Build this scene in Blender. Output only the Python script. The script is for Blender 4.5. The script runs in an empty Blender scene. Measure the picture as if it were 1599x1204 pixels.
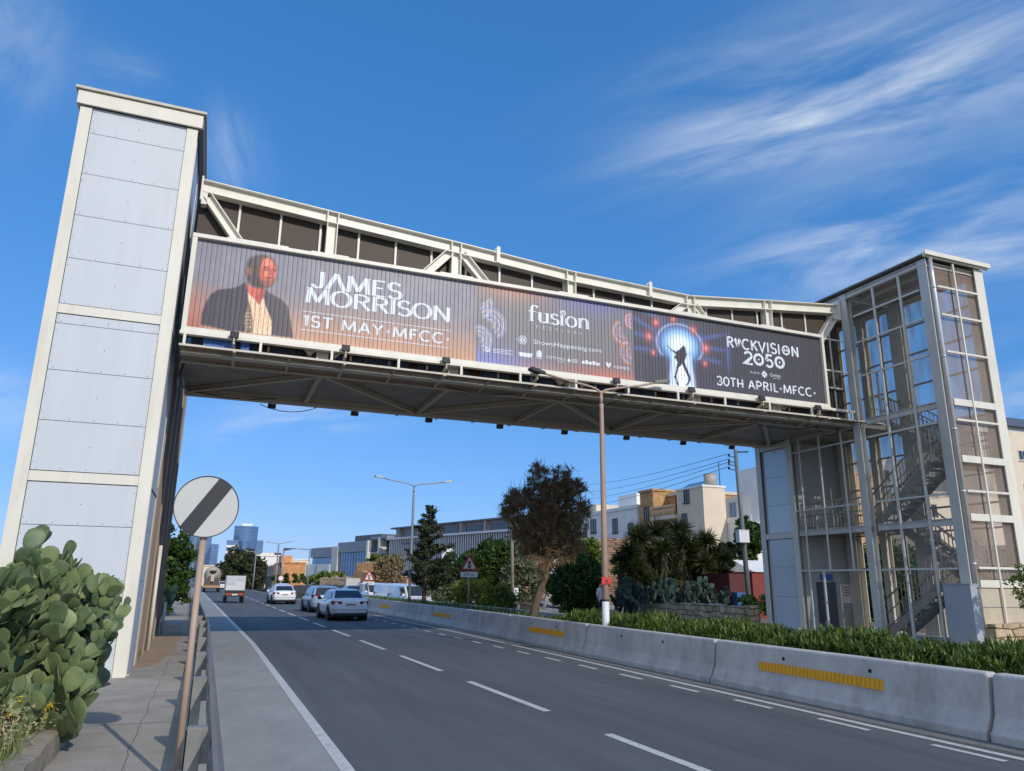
import bpy, bmesh, math, random
import numpy as np
from mathutils import Vector, Matrix
random.seed(7)
RNG = np.random.default_rng(11)
scene = bpy.context.scene
COL = scene.collection
R = math.radians

# ---------------------------------------------------------------- camera
EYE = Vector((0, 0, 1.8))
F_PX, PITCH, YAW, ROLL = 1163.513, 0.258379, 0.376906, 0.0100569
_cy, _sy, _cp, _sp = math.cos(YAW), math.sin(YAW), math.cos(PITCH), math.sin(PITCH)
FWD = Vector((_sy*_cp, _cy*_cp, _sp))
_r = Vector((_cy, -_sy, 0)); _u = _r.cross(FWD)
RIGHT = math.cos(ROLL)*_r + math.sin(ROLL)*_u
UP = -math.sin(ROLL)*_r + math.cos(ROLL)*_u
cam_data = bpy.data.cameras.new("camera")
cam_data.sensor_width = 36
cam_data.lens = 36*F_PX/1599
cam_data.clip_start = 0.05
cam_data.clip_end = 6000
cam = bpy.data.objects.new("camera", cam_data)
COL.objects.link(cam)
cam.matrix_world = Matrix(((RIGHT.x, UP.x, -FWD.x, EYE.x), (RIGHT.y, UP.y, -FWD.y, EYE.y),
                           (RIGHT.z, UP.z, -FWD.z, EYE.z), (0, 0, 0, 1)))
scene.camera = cam

def ray(px, py):
    return FWD + RIGHT*((px-799.5)/F_PX) - UP*((py-602)/F_PX)
def at(px, py, Y):                 # survey helper: the point of the place at distance Y along the road
    d = ray(px, py); return EYE + d*(Y/d.y)
def atx(px, py, X):
    d = ray(px, py); return EYE + d*(X/d.x)

# ---------------------------------------------------------------- light
SUN_EL = 30.0
SUN_DIR = Vector((-0.257*math.cos(R(SUN_EL)), 0.966*math.cos(R(SUN_EL)), -math.sin(R(SUN_EL))))
sun_data = bpy.data.lights.new("sun", 'SUN')
sun_data.energy = 2.7
sun_data.angle = R(0.53)
sun_data.color = (1.0, 0.92, 0.80)
sun = bpy.data.objects.new("sun", sun_data)
COL.objects.link(sun)
sun.rotation_euler = SUN_DIR.to_track_quat('-Z', 'Y').to_euler()
sun.location = (0, -20, 60)

world = bpy.data.worlds.new("World")
scene.world = world
world.use_nodes = True
wn, wl = world.node_tree.nodes, world.node_tree.links
wn.clear()
w_out = wn.new('ShaderNodeOutputWorld'); w_bg = wn.new('ShaderNodeBackground')
sky = wn.new('ShaderNodeTexSky'); sky.sky_type = 'NISHITA'; sky.sun_disc = False
sky.sun_elevation = R(SUN_EL); sky.sun_rotation = R(165.1)
sky.air_density = 1.0; sky.dust_density = 0.25; sky.ozone_density = 2.4; sky.altitude = 20
w_bg.inputs['Strength'].default_value = 0.1
tc = wn.new('ShaderNodeTexCoord')
def wmath(op, a, b=None):
    n = wn.new('ShaderNodeMath'); n.operation = op
    for i, v in enumerate((a, b)):
        if v is None: continue
        if isinstance(v, (int, float)): n.inputs[i].default_value = v
        else: wl.new(v, n.inputs[i])
    return n.outputs[0]
def wdot(vec):
    n = wn.new('ShaderNodeVectorMath'); n.operation = 'DOT_PRODUCT'
    wl.new(tc.outputs['Generated'], n.inputs[0]); n.inputs[1].default_value = vec
    return n.outputs['Value']
def cirrus(p0, p1, width, strength, ku, kv, seed, dist=0.45, lo=0.36, hi=0.86):
    # one drift of cirrus, laid out by direction in the sky: along p0 -> p1, with streaky noise inside
    a, b = ray(*p0).normalized(), ray(*p1).normalized()
    c = ((a+b)/2).normalized(); u = (b-a); half = u.length/2; u.normalize()
    v = c.cross(u).normalized()
    du, dv, dc = wdot(u), wdot(v), wdot(c)
    u0 = c.dot(u)
    us = wmath('DIVIDE', wmath('SUBTRACT', du, u0), half)
    vs = wmath('DIVIDE', dv, width)
    rr = wmath('ADD', wmath('POWER', wmath('ABSOLUTE', us), 2.4), wmath('MULTIPLY', vs, vs))
    mask = wmath('POWER', 2.718, wmath('MULTIPLY', rr, -1.0))
    front = wmath('GREATER_THAN', dc, 0.0)
    cmb = wn.new('ShaderNodeCombineXYZ')
    wl.new(wmath('MULTIPLY', du, ku*1.25), cmb.inputs[0]); wl.new(wmath('MULTIPLY', dv, kv*0.95), cmb.inputs[1])
    cmb.inputs[2].default_value = seed
    nz = wn.new('ShaderNodeTexNoise'); nz.inputs['Scale'].default_value = 1.0
    nz.inputs['Detail'].default_value = 8; nz.inputs['Roughness'].default_value = 0.60
    nz.inputs['Distortion'].default_value = dist
    wl.new(cmb.outputs[0], nz.inputs['Vector'])
    mr = wn.new('ShaderNodeMapRange'); mr.interpolation_type = 'SMOOTHSTEP'
    mr.inputs['From Min'].default_value = lo; mr.inputs['From Max'].default_value = hi
    wl.new(nz.outputs['Fac'], mr.inputs['Value'])
    return wmath('MULTIPLY', wmath('MULTIPLY', wmath('MULTIPLY', mask, front), mr.outputs[0]), strength)
drifts = [
    cirrus((1060, 215), (1700, 20), 0.075, 0.95, 2.6, 17, 1.3, lo=.28),
    cirrus((1000, 265), (1560, 120), 0.030, 0.60, 3, 30, 5.9),
    cirrus((900, 190), (1480, -30), 0.035, 0.22, 3, 18, 4.1),
    cirrus((1160, 425), (1720, 275), 0.058, 0.92, 2.6, 18, 7.7),
    cirrus((1300, 430), (1700, 372), 0.040, 0.9, 3, 20, 2.9),
    cirrus((1500, 640), (1700, 590), 0.060, 0.75, 3, 16, 8.8),
    cirrus((330, 668), (600, 642), 0.022, 0.75, 4, 26, 5.2, lo=0.30),
    cirrus((-60, 650), (60, 610), 0.040, 0.55, 4, 18, 3.3, lo=0.30),
    cirrus((-30, 190), (50, -20), 0.045, 0.50, 3, 12, 9.4, lo=0.30),
    cirrus((140, 105), (250, 140), 0.026, 0.36, 5, 16, 6.1, lo=0.33),
    cirrus((345, 170), (385, 310), 0.030, 0.45, 4, 16, 6.9, lo=0.31),
]
def ambient_fill(c, u, half, width, strength, seed):
    # bright cloud added out of view, behind and above, to lift the ambient light
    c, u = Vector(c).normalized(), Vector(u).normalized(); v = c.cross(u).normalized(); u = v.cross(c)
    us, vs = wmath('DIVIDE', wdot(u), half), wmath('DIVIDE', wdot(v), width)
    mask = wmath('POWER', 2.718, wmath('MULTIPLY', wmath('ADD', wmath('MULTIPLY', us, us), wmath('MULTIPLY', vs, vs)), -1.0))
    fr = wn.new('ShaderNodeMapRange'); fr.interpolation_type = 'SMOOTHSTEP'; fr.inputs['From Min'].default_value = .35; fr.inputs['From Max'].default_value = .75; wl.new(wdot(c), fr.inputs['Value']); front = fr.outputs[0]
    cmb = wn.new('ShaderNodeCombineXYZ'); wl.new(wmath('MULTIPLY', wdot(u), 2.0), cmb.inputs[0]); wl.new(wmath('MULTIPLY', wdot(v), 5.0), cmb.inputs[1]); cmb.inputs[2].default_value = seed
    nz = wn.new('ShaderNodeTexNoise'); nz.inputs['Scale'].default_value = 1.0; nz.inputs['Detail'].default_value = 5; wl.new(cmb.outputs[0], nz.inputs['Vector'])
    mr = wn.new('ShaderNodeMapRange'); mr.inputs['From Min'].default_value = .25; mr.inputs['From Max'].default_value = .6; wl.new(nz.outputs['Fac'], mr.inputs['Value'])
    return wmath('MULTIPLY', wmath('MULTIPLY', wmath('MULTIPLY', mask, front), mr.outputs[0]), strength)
drifts += [ambient_fill((-.9, -.25, .42), (.2, -1, 0), .75, .42, .85, 12.5), ambient_fill((-.25, -.85, .55), (1, 0, 0), .8, .45, .85, 15.1), ambient_fill((.1, -.2, 1), (1, .3, 0), .45, .4, .5, 17.7)]
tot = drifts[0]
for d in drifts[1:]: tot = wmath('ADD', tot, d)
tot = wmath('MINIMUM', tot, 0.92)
# the camera's rendering of the sky: a gentle tone curve per channel (deeper blue, flatter fall-off)
sep = wn.new('ShaderNodeSeparateColor'); comb = wn.new('ShaderNodeCombineColor')
wl.new(sky.outputs[0], sep.inputs[0])
for i, (gain, gam) in enumerate(((0.513, .922), (0.681, .588), (1.165, .538))):
    wl.new(wmath('MULTIPLY', wmath('POWER', wmath('MULTIPLY', sep.outputs[i], 0.095), gam), gain*10), comb.inputs[i])
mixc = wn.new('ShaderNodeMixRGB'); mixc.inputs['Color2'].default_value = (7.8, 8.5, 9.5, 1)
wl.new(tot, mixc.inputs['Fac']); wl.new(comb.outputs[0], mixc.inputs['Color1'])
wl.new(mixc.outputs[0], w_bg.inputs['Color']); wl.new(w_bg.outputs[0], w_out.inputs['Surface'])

vs = scene.view_settings
vs.view_transform = 'Standard'; vs.look = 'None'; vs.exposure = 0.0; vs.gamma = 1.0
scene.cycles.max_bounces = 8
scene.cycles.transparent_max_bounces = 24

# ---------------------------------------------------------------- materials
def srgb(r, g, b):
    f = lambda c: (c/255/12.92) if c/255 <= 0.04045 else ((c/255+0.055)/1.055)**2.4
    return (f(r), f(g), f(b))
MATS = {}
def pm(name, col, rough=0.6, metal=0.0, var=0.12, scale=3.0, bump=0.0, bscale=None, stain=0.0, stain_scale=0.5,
       stain_col=None, spec=0.5, stretch=(1, 1, 1), coat=0.0, speck=None):
    """Principled material whose base colour wanders with noise, plus optional stains and bump."""
    if name in MATS: return MATS[name]
    m = bpy.data.materials.new(name); m.use_nodes = True
    nt = m.node_tree; n, l = nt.nodes, nt.links
    b = n['Principled BSDF']
    b.inputs['Roughness'].default_value = rough; b.inputs['Metallic'].default_value = metal
    b.inputs['Specular IOR Level'].default_value = spec
    if coat: b.inputs['Coat Weight'].default_value = coat; b.inputs['Coat Roughness'].default_value = 0.06
    geo = n.new('ShaderNodeNewGeometry')
    mp = n.new('ShaderNodeMapping'); mp.inputs['Scale'].default_value = stretch
    l.new(geo.outputs['Position'], mp.inputs['Vector'])
    nz = n.new('ShaderNodeTexNoise'); nz.inputs['Scale'].default_value = scale
    nz.inputs['Detail'].default_value = 6; nz.inputs['Roughness'].default_value = 0.65
    l.new(mp.outputs[0], nz.inputs['Vector'])
    ramp = n.new('ShaderNodeMapRange'); ramp.inputs['From Min'].default_value = 0.3; ramp.inputs['From Max'].default_value = 0.7
    ramp.inputs['To Min'].default_value = 1-var; ramp.inputs['To Max'].default_value = 1+var
    l.new(nz.outputs['Fac'], ramp.inputs['Value'])
    mul = n.new('ShaderNodeVectorMath'); mul.operation = 'SCALE'
    mul.inputs[0].default_value = col[:3]
    l.new(ramp.outputs[0], mul.inputs['Scale'])
    out = mul.outputs[0]
    if stain > 0:
        n2 = n.new('ShaderNodeTexNoise'); n2.inputs['Scale'].default_value = stain_scale
        n2.inputs['Detail'].default_value = 8; n2.inputs['Roughness'].default_value = 0.7
        l.new(mp.outputs[0], n2.inputs['Vector'])
        mr = n.new('ShaderNodeMapRange'); mr.inputs['From Min'].default_value = 0.48; mr.inputs['From Max'].default_value = 0.72
        mr.inputs['To Max'].default_value = stain
        l.new(n2.outputs['Fac'], mr.inputs['Value'])
        mx = n.new('ShaderNodeMixRGB'); l.new(mr.outputs[0], mx.inputs['Fac']); l.new(out, mx.inputs['Color1'])
        sc = stain_col or tuple(c*0.55 for c in col[:3])
        mx.inputs['Color2'].default_value = (*sc, 1); out = mx.outputs[0]
    if speck:
        n4 = n.new('ShaderNodeTexNoise'); n4.inputs['Scale'].default_value = speck[0]; n4.inputs['Detail'].default_value = 3; n4.inputs['Roughness'].default_value = 0.8
        l.new(geo.outputs['Position'], n4.inputs['Vector'])
        r4 = n.new('ShaderNodeMapRange'); r4.inputs['From Min'].default_value = .3; r4.inputs['From Max'].default_value = .7
        r4.inputs['To Min'].default_value = 1-speck[1]; r4.inputs['To Max'].default_value = 1+speck[1]; l.new(n4.outputs['Fac'], r4.inputs['Value'])
        s4 = n.new('ShaderNodeVectorMath'); s4.operation = 'SCALE'; l.new(out, s4.inputs[0]); l.new(r4.outputs[0], s4.inputs['Scale']); out = s4.outputs[0]
    l.new(out, b.inputs['Base Color'])
    if bump > 0:
        n3 = n.new('ShaderNodeTexNoise'); n3.inputs['Scale'].default_value = bscale or scale*6
        n3.inputs['Detail'].default_value = 5
        l.new(mp.outputs[0], n3.inputs['Vector'])
        bp = n.new('ShaderNodeBump'); bp.inputs['Strength'].default_value = bump; bp.inputs['Distance'].default_value = 0.02
        l.new(n3.outputs['Fac'], bp.inputs['Height']); l.new(bp.outputs[0], b.inputs['Normal'])
    MATS[name] = m
    return m
def glassy(name, tint, alpha, rough=0.05, wave=0.0, metal=0.0, wscale=(2.2, 2.2, 0.35)):
    """thin sheet: part see-through, part glossy; wave bends its reflections"""
    if name in MATS: return MATS[name]
    m = bpy.data.materials.new(name); m.use_nodes = True
    nt = m.node_tree; n, l = nt.nodes, nt.links
    b = n['Principled BSDF']; b.inputs['Base Color'].default_value = (*tint, 1)
    b.inputs['Roughness'].default_value = rough; b.inputs['Metallic'].default_value = metal
    tr = n.new('ShaderNodeBsdfTransparent'); mx = n.new('ShaderNodeMixShader')
    mx.inputs['Fac'].default_value = alpha
    l.new(tr.outputs[0], mx.inputs[1]); l.new(b.outputs[0], mx.inputs[2])
    l.new(mx.outputs[0], n['Material Output'].inputs['Surface'])
    if wave > 0:
        geo = n.new('ShaderNodeNewGeometry'); mp = n.new('ShaderNodeMapping'); mp.inputs['Scale'].default_value = wscale
        l.new(geo.outputs['Position'], mp.inputs['Vector'])
        nz = n.new('ShaderNodeTexNoise'); nz.inputs['Scale'].default_value = 1.6; nz.inputs['Detail'].default_value = 2
        l.new(mp.outputs[0], nz.inputs['Vector'])
        mr = n.new('ShaderNodeMapRange'); mr.inputs['From Min'].default_value = 0.38; mr.inputs['From Max'].default_value = 0.72
        mr.inputs['To Min'].default_value = alpha*0.45; mr.inputs['To Max'].default_value = min(0.9, alpha*(1+wave*2.2))
        l.new(nz.outputs['Fac'], mr.inputs['Value']); l.new(mr.outputs[0], mx.inputs['Fac'])
        bp = n.new('ShaderNodeBump'); bp.inputs['Strength'].default_value = wave; bp.inputs['Distance'].default_value = 0.05
        l.new(nz.outputs['Fac'], bp.inputs['Height']); l.new(bp.outputs[0], b.inputs['Normal'])
    MATS[name] = m
    return m
def perforated(name, col, open_, pitch=0.03):
    """perforated sheet metal: a grid of holes too fine to count"""
    if name in MATS: return MATS[name]
    m = bpy.data.materials.new(name); m.use_nodes = True
    nt = m.node_tree; n, l = nt.nodes, nt.links
    b = n['Principled BSDF']; b.inputs['Roughness'].default_value = 0.55
    tr = n.new('ShaderNodeBsdfTransparent'); mx = n.new('ShaderNodeMixShader')
    geo = n.new('ShaderNodeNewGeometry')
    nz = n.new('ShaderNodeTexNoise'); nz.inputs['Scale'].default_value = 1.2; nz.inputs['Detail'].default_value = 5
    l.new(geo.outputs['Position'], nz.inputs['Vector'])
    mr = n.new('ShaderNodeMapRange'); mr.inputs['To Min'].default_value = 0.7; mr.inputs['To Max'].default_value = 1.3
    l.new(nz.outputs['Fac'], mr.inputs['Value'])
    mul = n.new('ShaderNodeVectorMath'); mul.operation = 'SCALE'; mul.inputs[0].default_value = col
    l.new(mr.outputs[0], mul.inputs['Scale']); l.new(mul.outputs[0], b.inputs['Base Color'])
    vo = n.new('ShaderNodeTexVoronoi'); vo.inputs['Scale'].default_value = 1/pitch
    vo.inputs['Randomness'].default_value = 0.0
    l.new(geo.outputs['Position'], vo.inputs['Vector'])
    m2 = n.new('ShaderNodeMapRange'); m2.inputs['From Min'].default_value = 0.25; m2.inputs['From Max'].default_value = 0.75
    m2.inputs['To Min'].default_value = max(0, 1-open_-0.06); m2.inputs['To Max'].default_value = min(1, 1-open_+0.06)
    l.new(vo.outputs['Distance'], m2.inputs['Value']); l.new(m2.outputs[0], mx.inputs['Fac'])
    l.new(tr.outputs[0], mx.inputs[1]); l.new(b.outputs[0], mx.inputs[2])
    l.new(mx.outputs[0], n['Material Output'].inputs['Surface'])
    MATS[name] = m
    return m
def leafy(name, dark, light, rough=0.55, scale=1.4, trans=0.25):
    """foliage: colour differs from clump to clump and leaf to leaf, a little light comes through"""
    if name in MATS: return MATS[name]
    m = bpy.data.materials.new(name); m.use_nodes = True
    nt = m.node_tree; n, l = nt.nodes, nt.links
    b = n['Principled BSDF']; b.inputs['Roughness'].default_value = rough; b.inputs['Specular IOR Level'].default_value = 0.35
    geo = n.new('ShaderNodeNewGeometry')
    nz = n.new('ShaderNodeTexNoise'); nz.inputs['Scale'].default_value = scale; nz.inputs['Detail'].default_value = 4
    l.new(geo.outputs['Position'], nz.inputs['Vector'])
    ad = n.new('ShaderNodeMath'); ad.operation = 'MULTIPLY_ADD'
    l.new(geo.outputs['Random Per Island'], ad.inputs[0]); ad.inputs[1].default_value = 0.55
    mr = n.new('ShaderNodeMapRange'); mr.inputs['From Min'].default_value = 0.3; mr.inputs['From Max'].default_value = 0.7
    mr.inputs['To Min'].default_value = 0.0; mr.inputs['To Max'].default_value = 0.5
    l.new(nz.outputs['Fac'], mr.inputs['Value']); l.new(mr.outputs[0], ad.inputs[2])
    mx = n.new('ShaderNodeMixRGB'); mx.inputs['Color1'].default_value = (*dark, 1); mx.inputs['Color2'].default_value = (*light, 1)
    l.new(ad.outputs[0], mx.inputs['Fac']); l.new(mx.outputs[0], b.inputs['Base Color'])
    if trans > 0:
        t = n.new('ShaderNodeBsdfTranslucent'); l.new(mx.outputs[0], t.inputs['Color'])
        ms = n.new('ShaderNodeMixShader'); ms.inputs['Fac'].default_value = trans
        l.new(b.outputs[0], ms.inputs[1]); l.new(t.outputs[0], ms.inputs[2])
        l.new(ms.outputs[0], n['Material Output'].inputs['Surface'])
    MATS[name] = m
    return m
def blocky(name, c1, c2, mortar, bw, bh, msize=0.02, rough=0.85, bump=0.5, rand=0.0, axis='XZ'):
    """coursed stone: brick texture on world position"""
    if name in MATS: return MATS[name]
    m = bpy.data.materials.new(name); m.use_nodes = True
    nt = m.node_tree; n, l = nt.nodes, nt.links
    b = n['Principled BSDF']; b.inputs['Roughness'].default_value = rough; b.inputs['Specular IOR Level'].default_value = 0.2
    geo = n.new('ShaderNodeNewGeometry'); sep = n.new('ShaderNodeSeparateXYZ'); cmb = n.new('ShaderNodeCombineXYZ')
    l.new(geo.outputs['Position'], sep.inputs[0])
    ad = n.new('ShaderNodeMath'); ad.operation = 'ADD'
    l.new(sep.outputs['X'], ad.inputs[0]); l.new(sep.outputs['Y'], ad.inputs[1])
    l.new(ad.outputs[0], cmb.inputs[0]); l.new(sep.outputs['Z'], cmb.inputs[1])
    nw = n.new('ShaderNodeTexNoise'); nw.inputs['Scale'].default_value = 1.3
    l.new(geo.outputs['Position'], nw.inputs['Vector'])
    va = n.new('ShaderNodeVectorMath'); va.operation = 'MULTIPLY_ADD'
    l.new(nw.outputs['Color'], va.inputs[0]); va.inputs[1].default_value = (rand, rand, 0); l.new(cmb.outputs[0], va.inputs[2])
    br = n.new('ShaderNodeTexBrick'); br.inputs['Scale'].default_value = 1.0
    br.inputs['Brick Width'].default_value = bw; br.inputs['Row Height'].default_value = bh
    br.inputs['Mortar Size'].default_value = msize; br.inputs['Mortar Smooth'].default_value = 0.4
    br.inputs['Color1'].default_value = (*c1, 1); br.inputs['Color2'].default_value = (*c2, 1); br.inputs['Mortar'].default_value = (*mortar, 1)
    l.new(va.outputs[0], br.inputs['Vector'])
    nz = n.new('ShaderNodeTexNoise'); nz.inputs['Scale'].default_value = 2.5; nz.inputs['Detail'].default_value = 7
    l.new(geo.outputs['Position'], nz.inputs['Vector'])
    mr = n.new('ShaderNodeMapRange'); mr.inputs['From Min'].default_value = 0.3; mr.inputs['From Max'].default_value = 0.7
    mr.inputs['To Min'].default_value = 0.65; mr.inputs['To Max'].default_value = 1.25
    l.new(nz.outputs['Fac'], mr.inputs['Value'])
    sc = n.new('ShaderNodeVectorMath'); sc.operation = 'SCALE'; l.new(br.outputs['Color'], sc.inputs[0]); l.new(mr.outputs[0], sc.inputs['Scale'])
    l.new(sc.outputs[0], b.inputs['Base Color'])
    bp = n.new('ShaderNodeBump'); bp.inputs['Strength'].default_value = bump; bp.inputs['Distance'].default_value = 0.03; bp.invert = True
    l.new(br.outputs['Fac'], bp.inputs['Height']); l.new(bp.outputs[0], b.inputs['Normal'])
    MATS[name] = m
    return m
def vcol_mat(name, rough=0.45):
    m = bpy.data.materials.new(name); m.use_nodes = True
    n, l = m.node_tree.nodes, m.node_tree.links
    b = n['Principled BSDF']; b.inputs['Roughness'].default_value = rough; b.inputs['Specular IOR Level'].default_value = 0.3
    a = n.new('ShaderNodeAttribute'); a.attribute_name = 'print'
    l.new(a.outputs['Color'], b.inputs['Base Color'])
    return m

# ---------------------------------------------------------------- geometry helpers
class MB:
    """collects shapes, then links them as ONE mesh object"""
    def __init__(s): s.v = []; s.f = []; s.m = []; s.sm = []; s.pc = []; s.np = 0; s.lock = False
    def add(s, vs_, fs, m=0, smooth=False):
        o = len(s.v); s.v.extend(tuple(v) for v in vs_)
        if not s.lock: s.np += 1
        for f in fs: s.f.append(tuple(i+o for i in f)); s.m.append(m); s.sm.append(smooth); s.pc.append(s.np)
        return s
    def box(s, x0, x1, y0, y1, z0, z1, m=0):
        return s.add([(x0, y0, z0), (x1, y0, z0), (x1, y1, z0), (x0, y1, z0), (x0, y0, z1), (x1, y0, z1), (x1, y1, z1), (x0, y1, z1)],
              [(0, 3, 2, 1), (4, 5, 6, 7), (0, 1, 5, 4), (1, 2, 6, 5), (2, 3, 7, 6), (3, 0, 4, 7)], m)
    def beam(s, p, q, w, h, up=(0, 0, 1), m=0):
        p, q = Vector(p), Vector(q); d = (q-p).normalized(); up = Vector(up)
        sd = d.cross(up)
        if sd.length < 1e-4: sd = d.cross(Vector((0, 1, 0)))
        sd.normalize(); u2 = sd.cross(d).normalized()
        a, b = sd*(w/2), u2*(h/2)
        vs_ = [p-a-b, p+a-b, p+a+b, p-a+b, q-a-b, q+a-b, q+a+b, q-a+b]
        return s.add(vs_, [(0, 1, 2, 3), (7, 6, 5, 4), (0, 4, 5, 1), (1, 5, 6, 2), (2, 6, 7, 3), (3, 7, 4, 0)], m)
    def ibeam(s, p, q, w, h, t=0.02, up=(0, 0, 1), m=0):
        # flanges w wide, h apart along 'up', web between
        p, q = Vector(p), Vector(q); d = (q-p).normalized(); sd = d.cross(Vector(up))
        if sd.length < 1e-4: sd = d.cross(Vector((0, 1, 0)))
        sd.normalize(); u2 = sd.cross(d).normalized()
        s.beam(p+u2*(h/2-t/2), q+u2*(h/2-t/2), w, t, u2, m); s.lock = True
        s.beam(p-u2*(h/2-t/2), q-u2*(h/2-t/2), w, t, u2, m)
        s.beam(p, q, t*0.8, h-2*t, u2, m); s.lock = False
        return s
    def tube(s, p, q, r0, r1=None, n=10, m=0, caps=True):
        r1 = r0 if r1 is None else r1
        p, q = Vector(p), Vector(q); d = (q-p)
        if d.length < 1e-6: return s
        d.normalize(); a = d.orthogonal().normalized(); b = d.cross(a)
        vs_ = []
        for c, r in ((p, r0), (q, r1)):
            for i in range(n):
                t = 2*math.pi*i/n; vs_.append(c+a*(r*math.cos(t))+b*(r*math.sin(t)))
        fs = [(i, (i+1) % n, n+(i+1) % n, n+i) for i in range(n)]
        s.add(vs_, fs, m, True)
        if caps:
            o = len(s.v)-2*n
            s.f.append(tuple(o+i for i in reversed(range(n)))); s.m.append(m); s.sm.append(False); s.pc.append(s.np)
            s.f.append(tuple(o+n+i for i in range(n))); s.m.append(m); s.sm.append(False); s.pc.append(s.np)
        return s
    def path(s, pts, rs, n=8, m=0):
        pts = [Vector(p) for p in pts]
        if isinstance(rs, (int, float)): rs = [rs]*len(pts)
        rings = []; prev = None
        for i, p in enumerate(pts):
            d = (pts[min(i+1, len(pts)-1)]-pts[max(i-1, 0)]).normalized()
            if prev is None: a = d.orthogonal().normalized()
            else:
                a = prev-d*prev.dot(d); a = a.normalized() if a.length > 1e-5 else d.orthogonal().normalized()
            prev = a; b = d.cross(a)
            rings.append([p+a*(rs[i]*math.cos(2*math.pi*k/n))+b*(rs[i]*math.sin(2*math.pi*k/n)) for k in range(n)])
        vs_ = [v for r in rings for v in r]
        fs = [(i*n+k, i*n+(k+1) % n, (i+1)*n+(k+1) % n, (i+1)*n+k) for i in range(len(pts)-1) for k in range(n)]
        fs.append(tuple(reversed(range(n)))); fs.append(tuple((len(pts)-1)*n+k for k in range(n)))
        return s.add(vs_, fs, m, True)
    def prism(s, poly, a, b, fn, m=0):
        """extrude 2-D outline from depth a to b; fn(u, v, depth) gives the 3-D point"""
        n = len(poly)
        vs_ = [fn(u, v, a) for u, v in poly]+[fn(u, v, b) for u, v in poly]
        fs = [tuple(range(n)), tuple(reversed(range(n, 2*n)))]+[(i, i+n, (i+1) % n+n, (i+1) % n) for i in range(n)]
        return s.add(vs_, fs, m)
    def quad(s, a, b, c, d, m=0): return s.add([a, b, c, d], [(0, 1, 2, 3)], m)
    def build(s, name, mats, parent=None, kind=None, bevel=0, recalc=True, local=False):
        me = bpy.data.meshes.new(name)
        off = Vector((0, 0, 0))
        if parent is not None and not local: off = wloc(parent)
        me.from_pydata([(x-off.x, y-off.y, z-off.z) for x, y, z in s.v] if off.length > 0 else s.v, [], s.f)
        if not isinstance(mats, (list, tuple)): mats = [mats]
        for m_ in mats: me.materials.append(m_)
        me.polygons.foreach_set('material_index', s.m); me.polygons.foreach_set('use_smooth', s.sm)
        me.update()
        if recalc:
            bm = bmesh.new(); bm.from_mesh(me); bmesh.ops.recalc_face_normals(bm, faces=bm.faces); bm.to_mesh(me); bm.free()
        o = bpy.data.objects.new(name, me); COL.objects.link(o)
        if parent is not None: o.parent = parent
        if kind: o['kind'] = kind
        if bevel:
            md = o.modifiers.new('bevel', 'BEVEL'); md.width = bevel; md.segments = 2; md.limit_method = 'ANGLE'
        return o
    def build_each(s, name, mats, parent=None, **k):
        """every shape added becomes a part of its own"""
        for i in sorted(set(s.pc)):
            m = MB(); used = {}
            for f, mi, sm_, p in zip(s.f, s.m, s.sm, s.pc):
                if p != i: continue
                for j in f:
                    if j not in used: used[j] = len(m.v); m.v.append(s.v[j])
                m.f.append(tuple(used[j] for j in f)); m.m.append(mi); m.sm.append(sm_); m.pc.append(1)
            m.build(name, mats, parent, **k)
def wloc(o):
    v = Vector((0, 0, 0))
    while o is not None: v = v+o.location; o = o.parent
    return v
def thing(name, label, cat, loc=(0, 0, 0), group=None):
    o = bpy.data.objects.new(name, None); COL.objects.link(o)
    o.location = loc; o.empty_display_size = 0.3
    return tag(o, label, cat, group)
def tag(o, label, cat, group=None, kind=None):
    o['label'] = label; o['category'] = cat
    if group: o['group'] = group
    if kind: o['kind'] = kind
    return o
def dup(root, loc, rotz=None, label=None, scale=None):
    r = root.copy(); COL.objects.link(r); r.location = loc
    if rotz is not None: r.rotation_euler = (0, 0, rotz)
    if scale: r.scale = (scale,)*3
    if label: r['label'] = label
    for ch in list(root.children):
        c = ch.copy(); COL.objects.link(c); c.parent = r
        for g in list(ch.children):
            d = g.copy(); COL.objects.link(d); d.parent = c
    return r
def raw_mesh(name, V, Fq, mat, parent=None, smooth=False, kind=None):
    """big numpy mesh of quads or triangles; V in world space"""
    V = np.asarray(V, np.float32).reshape(-1, 3); Fq = np.asarray(Fq, np.int32)
    if parent is not None: V = V-np.array(wloc(parent), np.float32)
    me = bpy.data.meshes.new(name); k = Fq.shape[1]
    me.vertices.add(len(V)); me.vertices.foreach_set('co', V.ravel())
    me.loops.add(Fq.size); me.loops.foreach_set('vertex_index', Fq.ravel())
    me.polygons.add(len(Fq)); me.polygons.foreach_set('loop_start', np.arange(0, Fq.size, k, dtype=np.int32))
    me.polygons.foreach_set('loop_total', np.full(len(Fq), k, np.int32))
    me.polygons.foreach_set('use_smooth', np.full(len(Fq), smooth, bool))
    me.materials.append(mat); me.update(calc_edges=True); me.validate()
    o = bpy.data.objects.new(name, me); COL.objects.link(o)
    if parent is not None: o.parent = parent
    if kind: o['kind'] = kind
    return o
def ssmooth(o, lv=1):
    md = o.modifiers.new('sub', 'SUBSURF'); md.levels = lv; md.render_levels = lv
    for p in o.data.polygons: p.use_smooth = True
    return o

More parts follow.
